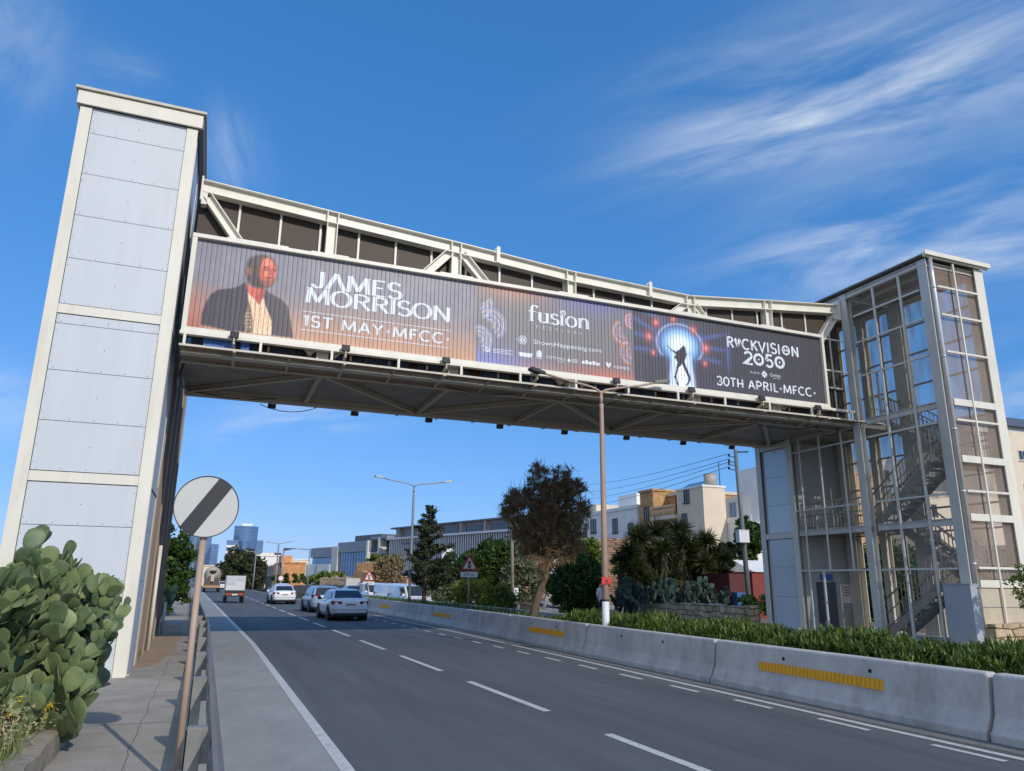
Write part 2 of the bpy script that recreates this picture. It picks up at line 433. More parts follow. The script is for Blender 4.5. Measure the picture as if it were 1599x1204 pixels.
# shared materials
M_cream = pm('cream_paint', srgb(228, 224, 210), 0.42, var=0.05, scale=1.5, stain=0.22, stain_scale=2.2, stain_col=srgb(150, 140, 120), stretch=(1, 1, .25))
M_creamd = pm('weathered_cream_paint', srgb(205, 198, 182), 0.5, var=0.08, scale=2.0, stain=0.35, stain_scale=3, stain_col=srgb(120, 105, 88))
M_panel = pm('white_aluminium_panel', srgb(204, 211, 217), 0.34, var=0.035, scale=1.6, stain=0.16, stain_scale=2.6, stain_col=srgb(168, 172, 174), stretch=(1, 1, .12))
M_grey = pm('grey_steel', srgb(150, 152, 150), 0.4, metal=0.3, var=0.1, scale=2, stain=0.3, stain_scale=2.5, stretch=(1, 1, .3))
M_galv = pm('galvanised_steel', srgb(150, 150, 146), 0.42, metal=0.55, var=0.18, scale=9, stain=0.25, stain_scale=3)
M_dark = pm('dark_gap', (0.012, 0.012, 0.013), 0.8, var=0.2)
M_black = pm('black_plastic', (0.018, 0.018, 0.02), 0.45, var=0.2)
M_conc = pm('precast_concrete', srgb(196, 192, 186), 0.8, var=0.16, scale=2.2, bump=0.25, bscale=30, stain=0.75, stain_scale=1.3, speck=(40, .06), stain_col=srgb(140, 138, 132), stretch=(1, 1, .6))
M_seam = pm('panel_seam', srgb(120, 122, 124), 0.7, var=0.1)
# ================================================================ ground, road, pavement
def bend(Y):
    b = 0.0
    if Y > 24: b -= 0.0167*(Y-24)
    if Y > 110: b -= 0.00022*(Y-110)**2
    return b
def xl(Y): return 1.49+bend(Y)                                    # left edge line
def xc(Y): return 4.83-0.0065*(Y-6) - (0.00022*(Y-110)**2+0.008*(Y-110) if Y > 110 else 0)
def xr(Y):                                                        # right edge line
    x = 8.42+0.02*min(max(Y-8, 0), 20)
    if Y > 55: x -= 0.013*(Y-55)
    if Y > 110: x -= 0.00022*(Y-110)**2
    return x
M_asph = pm('worn_asphalt', srgb(96, 98, 100), 0.78, var=0.20, scale=1.5, bump=0.5, bscale=160, stain=0.6, stain_scale=0.9, stain_col=srgb(76, 77, 80), stretch=(1, .07, 1), spec=0.35, speck=(70, .22))
M_should = pm('pale_shoulder_asphalt', srgb(158, 158, 155), 0.85, var=0.12, scale=1.5, bump=0.5, bscale=120, stain=0.3, stain_scale=0.8, stain_col=srgb(134, 133, 130), stretch=(1, .5, 1), spec=0.3, speck=(70, .14))
M_walk = pm('concrete_pavement', srgb(166, 159, 150), 0.88, var=0.14, scale=1.3, bump=0.6, bscale=40, stain=0.6, stain_scale=0.9, stain_col=srgb(134, 127, 118), spec=0.25, speck=(60, .10))
M_paint = pm('road_paint', srgb(205, 203, 198), 0.6, var=0.12, scale=14, stain=0.7, stain_scale=11, stain_col=srgb(128, 127, 124))
M_earth = pm('dry_earth', srgb(126, 110, 84), 0.95, var=0.25, scale=1.2, bump=0.6, bscale=12, stain=0.6, stain_scale=0.5, stain_col=srgb(80, 84, 48))
M_soil = pm('dark_soil', srgb(62, 50, 38), 0.95, var=0.3, scale=5, bump=0.6, bscale=20)

# ground: one sheet to the horizon, rising to the right as the hill under the houses
def hill(x, y):
    t = min(max((x-31-0.02*max(0, y-40))/40, 0), 1); s = t*t*(3-2*t)
    f = min(max((y-20)/25, 0), 1)
    h = 6.0*s*f
    far = min(max((y-170)/400, 0), 1)
    return -0.22+h*(1-0.6*far)
mb = MB()
xs = [-3000, -800, -200, -80, -30, -12, -6, -1.6, 0.2, 9.4, 12, 19, 24, 28, 31, 34, 38, 44, 50, 56, 64, 72, 90, 130, 220, 500, 1200, 3000]
ys = [-400, -100, -30, -10, 0, 10, 20, 28, 36, 45, 55, 66, 80, 100, 130, 170, 230, 320, 450, 700, 1200, 3000, 5000]
mb.add([(x, y, hill(x, y)) for y in ys for x in xs],
       [(j*len(xs)+i, j*len(xs)+i+1, (j+1)*len(xs)+i+1, (j+1)*len(xs)+i) for j in range(len(ys)-1) for i in range(len(xs)-1)], 0, True)
mb.build('ground', M_earth, kind='structure')

YS = [-30, -12, -4, 0, 4, 8, 12, 16, 20, 24, 28, 32, 36, 40, 46, 52, 60, 68, 76, 84, 92, 100, 110, 120, 130, 140, 152, 165, 180, 200, 230, 260, 300]
def strip(x0, x1, z, ys_, mb=None, m=0):
    mb = mb or MB()
    mb.add([p for Y in ys_ for p in ((x0(Y), Y, z), (x1(Y), Y, z))], [(2*i, 2*i+1, 2*i+3, 2*i+2) for i in range(len(ys_)-1)], m)
    return mb
strip(lambda Y: xl(Y)-0.06, lambda Y: xr(Y)+0.95, 0.0, YS).build('road', M_asph, kind='structure')
strip(lambda Y: 0.24+bend(Y), lambda Y: xl(Y)-0.03, 0.004, YS).build('road_shoulder', M_should, kind='structure')
# opposite carriageway and its pavement
strip(lambda Y: xr(Y)+3.5, lambda Y: xr(Y)+10.3, -0.02, YS).build('opposite_road', M_asph, kind='structure')
mb = MB()
strip(lambda Y: xr(Y)+10.25, lambda Y: xr(Y)+13.6, 0.12, YS, mb)
strip(lambda Y: xr(Y)+10.25, lambda Y: xr(Y)+10.251, 0.12, YS, mb)
for i in range(len(YS)-1):
    a, b = YS[i], YS[i+1]
    mb.quad((xr(a)+10.25, a, -0.1), (xr(b)+10.25, b, -0.1), (xr(b)+10.25, b, .12), (xr(a)+10.25, a, .12))
mb.build('opposite_pavement', M_walk, kind='structure')
mb = MB()
mb.add([p for Y in YS for p in ((xr(Y)+0.9, Y, 0.28), (xr(Y)+3.4, Y, 0.28))], [(2*i, 2*i+1, 2*i+3, 2*i+2) for i in range(len(YS)-1) if YS[i+1] <= 60])
mb.build('median_soil', M_soil, kind='structure')
# pale dust lying between the edge line and the barriers
strip(lambda Y: xr(Y)+.20+.03*math.sin(Y*1.3), lambda Y: xr(Y)+.56, .003, [y*1.0 for y in range(-12, 70)]).build('gutter_dust', pm('gutter_dust', srgb(118, 116, 112), .92, var=.2, scale=5, stain=.6, stain_scale=3, stain_col=srgb(88, 87, 85), speck=(60, .15)), kind='structure')
# a turning off on the far side
MB().add([(21, 41, .16), (25.5, 42, .16), (31, 62, .5), (25, 62, .5)], [(0, 1, 2, 3)]).build('side_lane', M_walk, kind='structure')

# lane markings, each run one sheet 4 mm over the asphalt
mb = MB(); Y = -14.0
for i in range(len(YS)-1):
    a, b = YS[i], YS[i+1]
    if a < -30: continue
    mb.quad((xl(a)-0.068, a, .008), (xl(a)+0.068, a, .008), (xl(b)+0.068, b, .008), (xl(b)-0.068, b, .008))
    mb.quad((xr(a)-0.06, a, .005), (xr(a)+0.06, a, .005), (xr(b)+0.06, b, .005), (xr(b)-0.06, b, .005))
d0 = 10.6-5.27*5
while d0 < 170:
    a, b = d0, d0+3.5
    mb.quad((xc(a)-0.065, a, .005), (xc(a)+0.065, a, .005), (xc(b)+0.065, b, .005), (xc(b)-0.065, b, .005)); d0 += 5.27
d0 = 6.14-1.82*8
while d0 < 60:
    a, b = d0, d0+0.9; o = -0.27-0.03*min(max(a-8, 0), 20)
    mb.quad((xr(a)+o-.05, a, .005), (xr(a)+o+.05, a, .005), (xr(b)+o+.05, b, .005), (xr(b)+o-.05, b, .005)); d0 += 1.82
for yy, x1, wd in ((25.0, .98, .16), (37.8, .55, .12)):                 # worn short cross lines on the shoulder
    mb.quad((.34+bend(yy), yy, .008), (x1+bend(yy), yy, .008), (x1-.1+bend(yy), yy+wd, .008), (.4+bend(yy), yy+wd, .008))
mb.build('lane_markings', M_paint, kind='structure')

# footpath on the left, its kerb along the guard rail and the joints cut in it
WY = [-30, -4, 4, 8, 12, 16, 18, 20, 24, 28, 32, 36, 40, 50, 60, 70, 84, 100, 120, 150]
mb = strip(lambda Y: -1.75+bend(Y) if Y > 13 else -1.38, lambda Y: -0.08+bend(Y), -0.16, WY)
mb.build('footpath', M_walk, kind='structure')
mb = MB()
for i in range(len(WY)-1):
    a, b = WY[i], WY[i+1]
    A = [(-.08, -.3), (-.08, -.02), (-.05, .01), (.245, .01), (.245, -.3)]
    mb.add([(x+bend(a), a, z) for x, z in A]+[(x+bend(b), b, z) for x, z in A], [(j, j+1, j+6, j+5) for j in range(4)])
mb.build('kerb', pm('kerb_concrete', srgb(160, 156, 148), .85, var=.1, scale=4, bump=.3, bscale=40, stain=.4, stain_scale=2), kind='structure')
mb = MB()
for yy in (6.4, 9.3, 12.4, 15.6, 19.1, 23.0): mb.quad((-1.3, yy, -.156), (-.12, yy+.02, -.156), (-.12, yy+.035, -.156), (-1.3, yy+.015, -.156))
px_ = -.62
for k in range(60):                                                     # the long crack down the path
    y0 = 4+k*.3; nx = -.62+.014*math.sin(k*1.1)+random.uniform(-.012, .012); 
    mb.quad((px_-.004, y0, -.1565), (px_+.004, y0, -.1565), (nx+.004, y0+.3, -.1565), (nx-.004, y0+.3, -.1565)); px_ = nx
mb.build('footpath_joints', pm('joint_dirt', srgb(96, 90, 82), .9), kind='structure')
MB().add([(-1.6, 19.5, -.1575), (-.9, 20.2, -.1575), (-.62, 24, -.1575), (-.55, 30, -.1575), (-.75, 37, -.1575), (-2.0, 37, -.1575), (-1.8, 26, -.1575)], [(0, 1, 2, 3, 4, 5, 6)]).build(
    'sandy_patch', pm('sandy_dirt', srgb(164, 142, 114), .95, var=.2, scale=3, bump=.3, stain=.5, stain_scale=2), kind='structure')

# ---------------------------------------------------------------- guard rail
def guard_rail(y0, y1, posts, label, x=.16):
    t = thing('guard_rail', label, 'guard rail', (x+bend(y0), y0, 0))
    n = max(2, int((y1-y0)/3)); st = [y0+(y1-y0)*i/n for i in range(n+1)]
    prof = [(.0, .72), (.03, .735), (.062, .70), (.075, .655), (.03, .60), (.022, .565), (.03, .53), (.075, .475), (.062, .43), (.03, .40), (0, .405),
            (.02, .425), (.048, .44), (.056, .475), (.01, .53), (.003, .565), (.01, .60), (.056, .655), (.048, .69), (.02, .708)]
    mb = MB(); k = len(prof)
    mb.add([(x+bend(Y)+a, Y, z) for Y in st for a, z in prof], [(i*k+j, i*k+(j+1) % k, (i+1)*k+(j+1) % k, (i+1)*k+j) for i in range(n) for j in range(k)]
           + [tuple(range(k)), tuple(n*k+j for j in reversed(range(k)))], 0, False)
    mb.build('rail', pm('aged_guardrail', srgb(132, 129, 124), .5, metal=.3, var=.15, scale=5, stain=.4, stain_scale=4, stretch=(1, .2, 1)), t)
    for Y in posts:
        b = bend(Y); p = MB()
        p.box(x+b-.175, x+b-.165, Y-.06, Y+.06, .0, .70); p.box(x+b-.175, x+b-.06, Y+.05, Y+.06, 0, .698); p.box(x+b-.175, x+b-.06, Y-.06, Y-.05, 0, .698)
        p.build('post', M_galv, t)
        p = MB(); p.prism([(-.16, .70), (-.02, .70), (0.0, .62), (0, .44), (-.09, .44)], -.045, .045, lambda u, v, d: (x+b+u-.004, Y+d, v+.012))
        p.build('spacer_block', M_galv, t)
    mb = MB()
    for Y in posts: mb.tube((x+bend(Y)+.03, Y, .565), (x+bend(Y)+.045, Y, .565), .016)
    mb.build('bolts', M_galv, t)
    return t
guard_rail(-6, 24.2, [-3.1, .15, 3.4, 6.64, 9.88, 13.13, 16.4, 19.6, 22.9], 'galvanised guard rail on posts between footpath and road shoulder, nearest the camera')
guard_rail(24.9, 72, [26.1+3.25*i for i in range(14)], 'galvanised guard rail running on beyond the bridge shadow on the left', x=.12)

# ---------------------------------------------------------------- precast barriers
M_yel = pm('yellow_reflector', srgb(236, 168, 24), 0.45, var=0.08, scale=12, stain=.15, stain_scale=14, stain_col=srgb(150, 105, 20))
ORD = ['first', 'second', 'third', 'fourth', 'fifth', 'sixth', 'seventh', 'eighth', 'ninth', 'tenth', 'eleventh', 'twelfth', 'thirteenth', 'fourteenth', 'fifteenth']
def barrier(y0, y1, label, yellow=None, capend=None):
    xo = xr((y0+y1)/2)+.58; x0 = xr(y0)+.55; x1 = xr(y1)+.55
    t = thing('concrete_barrier', label, 'road barrier', (xo, (y0+y1)/2, 0), 'precast concrete barriers along the median')
    prof = [(0, .0), (0, .09), (.05, .14), (.13, .30), (.185, .74), (.20, .765), (.225, .775), (.345, .775), (.37, .765), (.385, .74), (.44, .30), (.52, .14), (.57, .09), (.57, 0)]
    e = .035; mb = MB(); k = len(prof)
    L = y1-y0
    def X(Y): return x0+(x1-x0)*(Y-y0)/L
    st = [(y0, .96), (y0+e, 1), (y1-e, 1), (y1, .96)]
    if capend == 'far': st = [(y0, .96), (y0+e, 1), (y1-2.2, 1), (y1, .3)]
    if capend == 'near': st = [(y0, .3), (y0+2.2, 1), (y1-e, 1), (y1, .96)]
    mb.add([(X(Y)+.285+(a-.285)*(s if s > .9 else .9), Y, z*(s if s < .9 else 1) if s != .96 else (z if z < .5 else z-.02)) for Y, s in st for a, z in prof],
           [(i*k+j, i*k+j+1, (i+1)*k+j+1, (i+1)*k+j) for i in range(3) for j in range(k-1)]+[tuple(range(k)), tuple(3*k+j for j in reversed(range(k)))])
    o = mb.build('body', M_conc, t, bevel=.008)
    h = MB()
    for f in (.33, .66):
        Y = y0+f*L; h.tube((X(Y)+.155, Y, .60), (X(Y)+.176, Y, .60), .028, n=10)
    h.build('lifting_holes', M_dark, t)
    if yellow:
        a, b = yellow; n = max(3, int((b-a)/.085)); m2 = MB()
        for i in range(n):
            p, q = a+(b-a)*i/n, a+(b-a)*(i+.975)/n
            m2.add([(X(p)+.13+.055*(z-.3)/.44-dx, p, z) for z, dx in ((.365, .006), (.505, .006))]+[(X((p+q)/2)+.13+.055*(z-.3)/.44-.022, (p+q)/2, z) for z in (.365, .505)]
                   + [(X(q)+.13+.055*(z-.3)/.44-.006, q, z) for z in (.365, .505)], [(0, 2, 3, 1), (2, 4, 5, 3), (0, 1, 5, 4)])
        m2.box(X(a)+.125, X(a)+.127, a, a+.001, .37, .371)
        m2.build('reflector_strip', M_yel, t)
    return t
joints = [-9.9, -4.3, 1.3, 6.95, 12.6, 18.2, 23.9, 29.6, 35.2, 40.9, 46.5, 52.2, 57.8, 63.5, 69.1, 74.0]
yell = {3: (8.58, 11.3), 5: (19.55, 22.1), 7: (30.6, 33.2), 9: (41.8, 44.3), 11: (53, 55.6), 13: (64.3, 66.8)}
for i in range(len(joints)-1):
    if joints[i+1] < 4: continue
    lab = 'concrete median barrier %s, %s from the near end' % ('with a yellow reflector strip' if i in yell else 'without a yellow strip', ORD[i-2])
    barrier(joints[i]+.03, joints[i+1]-.03, lab, yell.get(i), 'far' if i == len(joints)-2 else None)
for i, (a, b) in enumerate(((91, 96.5), (96.6, 103), (103.1, 110), (110.1, 118))):
    barrier(a, b, ['pale sloped end barrier past the gap in the median', 'second barrier past the gap in the median', 'third barrier past the gap in the median', 'last far barrier past the gap in the median'][i], None, 'near' if i == 0 else None)

# far side of the planted median: a plain low concrete wall
mb = MB()
for i in range(len(YS)-1):
    a, b = YS[i], YS[i+1]
    if a < 14 or b > 76: continue
    A = [(3.30, -.1), (3.36, .72), (3.56, .72), (3.62, -.1)]
    mb.add([(xr(a)+x, a, z) for x, z in A]+[(xr(b)+x, b, z) for x, z in A], [(0, 1, 5, 4), (1, 2, 6, 5), (2, 3, 7, 6)]+([(0, 3, 2, 1)] if a == 16 else [])+([(4, 5, 6, 7)] if b == 76 else []))
o = mb.build('median_wall', M_conc); tag(o, 'low plain concrete wall on the far side of the planted median', 'wall')

# hedge of strap leaves in the median: nobody could count them
M_strap = leafy('strap_leaf', srgb(36, 56, 24), srgb(122, 142, 64), .4, scale=.9, trans=.2)
def blades(n, xf, yf, zf, lf, wf, lean=.55):
    V = np.zeros((n, 6, 3)); 
    x, y, z, L, w = xf(n), yf(n), zf(n), lf(n), wf(n)
    az = RNG.uniform(0, 2*np.pi, n); le = np.abs(RNG.normal(.0, lean, n))+.12
    dx, dy = np.cos(az), np.sin(az); sx, sy = -dy, dx
    p0 = np.stack([x, y, z], 1)
    p1 = p0+np.stack([dx*np.sin(le*.6)*L*.55, dy*np.sin(le*.6)*L*.55, np.cos(le*.6)*L*.55], 1)
    p2 = p1+np.stack([dx*np.sin(le*1.7)*L*.45, dy*np.sin(le*1.7)*L*.45, np.cos(le*1.7)*L*.45], 1)
    s = np.stack([sx, sy, np.zeros(n)], 1)*w[:, None]/2
    V[:, 0] = p0-s; V[:, 1] = p0+s; V[:, 2] = p1-s*.95; V[:, 3] = p1+s*.95; V[:, 4] = p2-s*.15; V[:, 5] = p2+s*.15
    o = np.arange(n)[:, None]*6
    F = np.concatenate([o+np.array([[0, 1, 3, 2]]), o+np.array([[2, 3, 5, 4]])], 0)
    return V.reshape(-1, 3), F
def rosettes(C, nb, L0, L1, w0, w1):
    # tufts: strap leaves springing from each centre and arching over
    n = len(C)*nb; P = np.repeat(C, nb, 0)+RNG.normal(size=(n, 3))*np.array([.035, .035, .03])
    return blades(n, lambda k: P[:, 0], lambda k: P[:, 1], lambda k: P[:, 2], lambda k: RNG.uniform(L0, L1, k), lambda k: RNG.uniform(w0, w1, k), .85)
nC = 4200
cx_, cy_ = RNG.uniform(9.72, 11.75, nC), RNG.uniform(1.5, 20.8, nC)
hump = .92+.06*np.sin(cy_*1.9+1.3*np.sin(cx_*2))+.04*np.sin(cy_*5.3+cx_*3)
side = np.clip(1-((cx_-10.7)/1.25)**4, .25, 1)
cz_ = .26+(hump-.30)*side*RNG.uniform(.35, 1, nC)**.6
Vb, Fb = rosettes(np.stack([cx_, cy_, cz_], 1), 17, .10, .24, .024, .042)
n2 = 6000
yy2 = RNG.uniform(20, 56, n2)
Vc, Fc = blades(n2, lambda n: np.array([xr(y) for y in yy2])+RNG.uniform(1.2, 3.2, n), lambda n: yy2, lambda n: RNG.uniform(.26, .50, n)+np.where(yy2 > 28, .12, 0), lambda n: RNG.uniform(.18, .34, n), lambda n: RNG.uniform(.03, .055, n), .7)
o = raw_mesh('strap_leaf_hedge', np.concatenate([Vb, Vc]), np.concatenate([Fb, Fc+len(Vb)]), M_strap)
tag(o, 'dense green strap-leaved planting filling the median behind the concrete barriers', 'hedge', kind='stuff')
# ================================================================ left tower
TY = 18.05
M_brown = pm('brown_cladding', srgb(156, 138, 122), .55, var=.1, scale=2, stain=.3, stain_scale=1.5, stretch=(1, 1, .3))
tw = thing('lift_tower', 'tall white panelled lift tower at the left end of the footbridge, beside the prickly pear', 'tower', (-2.6, 24, -.16))
for x in (-3.76, -1.435):
    m = MB()
    for dy in (0, .26): m.box(x-.125, x+.125, TY+dy, TY+dy+.02, -.2, 12.6)
    m.box(x-.01, x+.01, TY+.02, TY+.26, -.2, 12.6)
    m.build('column', M_cream, tw)
m = MB(); m.box(-1.45, -1.27, TY+.30, TY+.45, -.16, -.14); m.box(-1.44, -1.425, TY+.30, TY+.42, -.16, .06); m.build('base_plate', M_cream, tw)
m = MB(); m.box(-1.424, -1.420, TY+.345, TY+.375, -.06, -.03); m.build('bolt_hole', M_dark, tw)
for z in (7.56, 3.86):
    m = MB(); m.box(-3.63, -1.565, TY+.012, TY+.1, z-.105, z+.105); m.build('crossbeam', M_cream, tw)
def panelwall(name, zs, fn, u0, u1, th=.012, parent=None, mat=None):
    """sheet panels between the levels zs; fn(u, z, depth) -> point"""
    m = MB()
    for a, b in zs:
        g = .006
        vs_ = [fn(u, z, d) for d in (0, th) for u, z in ((u0, a+g), (u1, a+g), (u1, b-g), (u0, b-g))]
        m.add(vs_, [(0, 1, 2, 3), (7, 6, 5, 4), (0, 4, 5, 1), (1, 5, 6, 2), (2, 6, 7, 3), (3, 7, 4, 0)])
    return m.build(name, mat or M_panel, parent or tw)
ZS = [(11.95, 12.62), (10.89, 11.95), (9.83, 10.89), (8.77, 9.83), (7.68, 8.77), (7.22, 7.44), (6.16, 7.22), (5.05, 6.16), (3.98, 5.05), (2.86, 3.74), (1.75, 2.86), (.7, 1.75), (-.16, .7)]
panelwall('front_panels', ZS, lambda u, z, d: (u, TY+.035+d, z), -3.625, -1.572)
m = MB(); m.box(-3.63, -1.568, TY+.105, TY+.15, -.2, 12.6); m.build('front_backing', M_seam, tw)
m = MB()
for a, b in ZS:
    for k in range(5):
        u = -3.53+k*.465
        for z in ((a+.05), ):
            m.tube((u, TY+.029, z), (u, TY+.04, z), .011, n=6)
    for k in range(3): m.tube((-3.59, TY+.029, a+(b-a)*(k+.5)/3), (-3.59, TY+.04, a+(b-a)*(k+.5)/3), .009, n=6); m.tube((-1.6, TY+.029, a+(b-a)*(k+.5)/3), (-1.6, TY+.04, a+(b-a)*(k+.5)/3), .009, n=6)
    m.tube((-2.6, TY+.029, (a+b)/2), (-2.6, TY+.04, (a+b)/2), .012, n=6)
o = m.build('rivets', M_seam, tw); o['kind'] = 'stuff'
# roof: fascia, drip cap and dark soffit overhang along the road side
m = MB(); m.box(-3.96, -1.22, TY-.08, TY-.02, 12.62, 12.97); m.box(-3.96, -3.90, TY-.02, 27, 12.62, 12.97)
m.build('fascia', M_cream, tw)
m = MB(); m.box(-4.02, -1.15, TY-.14, 27.1, 12.985, 13.05); m.build('roof_cap', M_creamd, tw)
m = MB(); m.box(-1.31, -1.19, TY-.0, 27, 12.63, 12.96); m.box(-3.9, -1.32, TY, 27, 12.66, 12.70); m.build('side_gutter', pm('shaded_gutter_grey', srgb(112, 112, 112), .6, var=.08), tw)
# side towards the road: white panels, then brown ribbed cladding round the stairs
panelwall('side_panels', ZS[:5], lambda u, z, d: (-1.345+d, u, z), TY+.30, 21.5, mat=pm('matt_side_panel', srgb(196, 204, 214), .65, var=.03, spec=.15, stain=.15, stain_scale=2, stretch=(1, 1, .15)))
panelwall('side_panels', ZS[5:], lambda u, z, d: (-1.345+d, u, z), TY+.30, 20.35, mat=pm('matt_side_panel', srgb(196, 204, 214), .65, var=.03, spec=.15, stain=.15, stain_scale=2, stretch=(1, 1, .15)))
m = MB(); m.box(-1.40, -1.349, TY+.29, 20.37, -.2, 12.6); m.build('side_backing', M_seam, tw)
m = MB()
for z in (7.56, 3.86): m.box(-1.331, -1.31, TY+.29, 20.35, z-.10, z+.10)
m.box(-1.36, -1.315, 20.37, 20.5, -.2, 12.6); m.build_each('side_frame', M_creamd, tw)
def bx_(Y): return -1.36-.11*(Y-20.5)/11.5
m = MB(); m.add([(bx_(y)-dx, y, z) for z in (-.2, 8.9) for y, dx in ((20.52, 0), (32.2, 0), (32.2, .25), (20.52, .25))], [(0, 3, 2, 1), (4, 5, 6, 7), (0, 1, 5, 4), (1, 2, 6, 5), (2, 3, 7, 6), (3, 0, 4, 7)])
m.box(-3.8, -3.55, TY+.3, 32.2, -.2, 12.6); m.box(-3.55, -1.75, 31.9, 32.15, -.2, 8.9); m.box(-1.7, -1.40, 20.52, 22.6, 8.92, 12.6); m.build_each('rear_cladding', M_brown, tw)
m = MB()
for y in (21.0, 23.6, 26.4, 29.2, 31.9): m.box(bx_(y)-.02, bx_(y)+.05, y-.09, y+.09, -.2, 8.95)
m.build_each('rear_post', M_brown, tw)
m = MB()
for i in range(54):
    y = 20.8+i*.205
    m.box(bx_(y)-.01, bx_(y)+.014, y-.012, y+.012, 0, 8.9)
o = m.build('cladding_ribs', pm('brown_rib', srgb(126, 110, 96), .6), tw); o['kind'] = 'stuff'
m = MB(); m.tube((-1.30, 24.6, -.16), (-1.30, 24.6, 2.75), .05); m.build('door_post', M_cream, tw)
m = MB(); m.box(-3.5, -1.75, 26.8, 27, 8.95, 12.6); m.build('upper_cladding', M_brown, tw)
wp = MB(); wp.tube((-1.28, 31.6, -.16), (-1.28, 31.6, .95), .055); wp.tube((-1.28, 31.6, .95), (-1.28, 31.6, .97), .062)
tag(wp.build('bollard', M_cream), 'slim white post on the footpath at the foot of the brown tower cladding', 'bollard')

# ================================================================ footbridge
BY = 18.60; BY2 = 23.0; X0, X1 = -1.10, 19.58
br = thing('footbridge', 'covered steel truss footbridge spanning the road between the two towers', 'bridge', (9.2, 20.8, 7.1))
NODES = [(-1.07, 11.525), (2.17, 11.295), (5.61, 11.06), (9.19, 10.79), (13.38, 10.665), (16.44, 10.98), (19.58, 11.285)]
def chordz(x):
    for (a, za), (b, zb) in zip(NODES, NODES[1:]):
        if x <= b: return za+(zb-za)*(x-a)/(b-a)
    return NODES[-1][1]
for by, mt in ((BY, M_cream), (BY2, M_cream)):
    m = MB()
    for (a, za), (b, zb) in zip(NODES, NODES[1:]): m.ibeam((a, by, za-.17), (b, by, zb-.17), .26, .34, .026, (0, 0, 1))
    for a, za in NODES[1:-1]:
        for s in (-.14, .14): m.box(a+s-.012, a+s+.012, by-.125, by+.125, za-.335, za-.005)
    m.build('top_chord', mt, br)
    for a, za in NODES[1:-1]:
        m = MB(); m.ibeam((a, by, 7.1), (a, by, za-.335), .26, .28, .022, (1, 0, 0)); m.build('post', mt, br)
    for (a, za), (b, zb) in (((-.93, 11.1), (1.95, 7.35)), ((5.45, 10.75), (2.4, 7.35)), ((5.78, 10.75), (8.95, 7.35)), ((13.2, 10.36), (9.45, 7.35)), ((13.55, 10.36), (16.2, 7.35)), ((19.4, 10.9), (16.7, 7.35))):
        m = MB(); d = Vector((b-a, 0, zb-za)).normalized()
        m.ibeam((a, by, za), (b, by, zb), .24, .24, .024, (-d.z, 0, d.x)); m.build('diagonal', mt, br)
    m = MB(); m.ibeam((X0, by, 7.04), (X1, by, 7.04), .24, .15, .024); m.build('bottom_chord', M_creamd, br)
# end plates, lifting lugs, nuts
m = MB(); m.box(-1.10, -1.06, BY-.14, BY+.14, 10.95, 11.6); m.box(-1.06, -.93, BY-.12, BY+.12, 10.85, 11.2)
m.box(19.50, 19.56, BY-.15, BY+.15, 10.7, 11.42); m.box(19.25, 19.5, BY-.11, BY+.11, 10.72, 10.95); m.build_each('end_plate', M_cream, br)
m = MB()
for x in (6.85, 11.9):
    z = chordz(x)
    m.box(x-.05, x+.05, BY-.15, BY-.128, z-.33, z+.16); m.path([(x-.05, BY, z), (x-.05, BY, z+.12), (x, BY, z+.17), (x+.05, BY, z+.12), (x+.05, BY, z)], .018, 6)
m.build_each('lifting_lug', M_cream, br)
# perforated side screens behind the truss with their thin mullions
M_screen = perforated('brown_perforated_screen', srgb(62, 48, 35), .12, .022)
for by, yy in ((BY, BY+.16), (BY2, BY2-.16)):
    xs_ = [X0]+[n[0] for n in NODES[1:]]; m = MB()
    for a, b in zip(xs_, xs_[1:]): m.add([(a, yy, 7.14), (b, yy, 7.14), (b, yy, chordz(b)-.2), (a, yy, chordz(a)-.2)], [(0, 1, 2, 3)])
    m.build('side_screen', M_screen, br)
    m = MB(); x = -.14
    while x < 19.5:
        m.box(x-.028, x+.028, yy-.05 if by == BY else yy+.01, yy-.01 if by == BY else yy+.05, 7.3, chordz(x)-.30); x += 1.018
    m.box(X0, X1, yy-.04 if by == BY else yy+.01, yy-.01 if by == BY else yy+.04, 8.26, 8.32)
    m.build_each('mullion', M_cream, br)
    m = MB()
    for k in range(150):
        x = X0+.1+k*.137
        m.box(x-.008, x+.008, by+.09 if by == BY else by-.10, by+.10 if by == BY else by-.09, 7.25, 8.3)
    m.box(X0, X1, by+.08 if by == BY else by-.11, by+.11 if by == BY else by-.08, 8.2, 8.25)
    m.box(X0, X1, by+.08 if by == BY else by-.11, by+.11 if by == BY else by-.08, 7.42, 7.46)
    o = m.build('railing', M_black, br); o['kind'] = 'stuff'
m = MB()
xs_ = [X0]+[n[0] for n in NODES[1:]]
for a, b in zip(xs_, xs_[1:]): m.add([(a, BY+.2, chordz(a)-.30), (b, BY+.2, chordz(b)-.30), (b, BY2-.2, chordz(b)-.30), (a, BY2-.2, chordz(a)-.30)], [(0, 1, 2, 3)])
m.build('roof', M_brown, br)
# deck, ledges and what hangs under it
M_soff = pm('soffit_sheet', srgb(150, 144, 135), .6, var=.12, scale=1.3, stain=.5, stain_scale=1.2, stain_col=srgb(96, 90, 82))
m = MB(); m.box(X0, X1+.2, BY+.13, BY2-.13, 7.06, 7.14)
m.build('deck', M_soff, br)
M_ledge = pm('brown_ledge', srgb(148, 128, 112), .65, var=.14, scale=2, stain=.3, stain_scale=3)
m = MB(); m.box(X0-.03, 20.62, 18.22, BY-.14, 7.065, 7.09); m.box(X0-.03, X1, BY2+.14, 23.46, 7.065, 7.09)
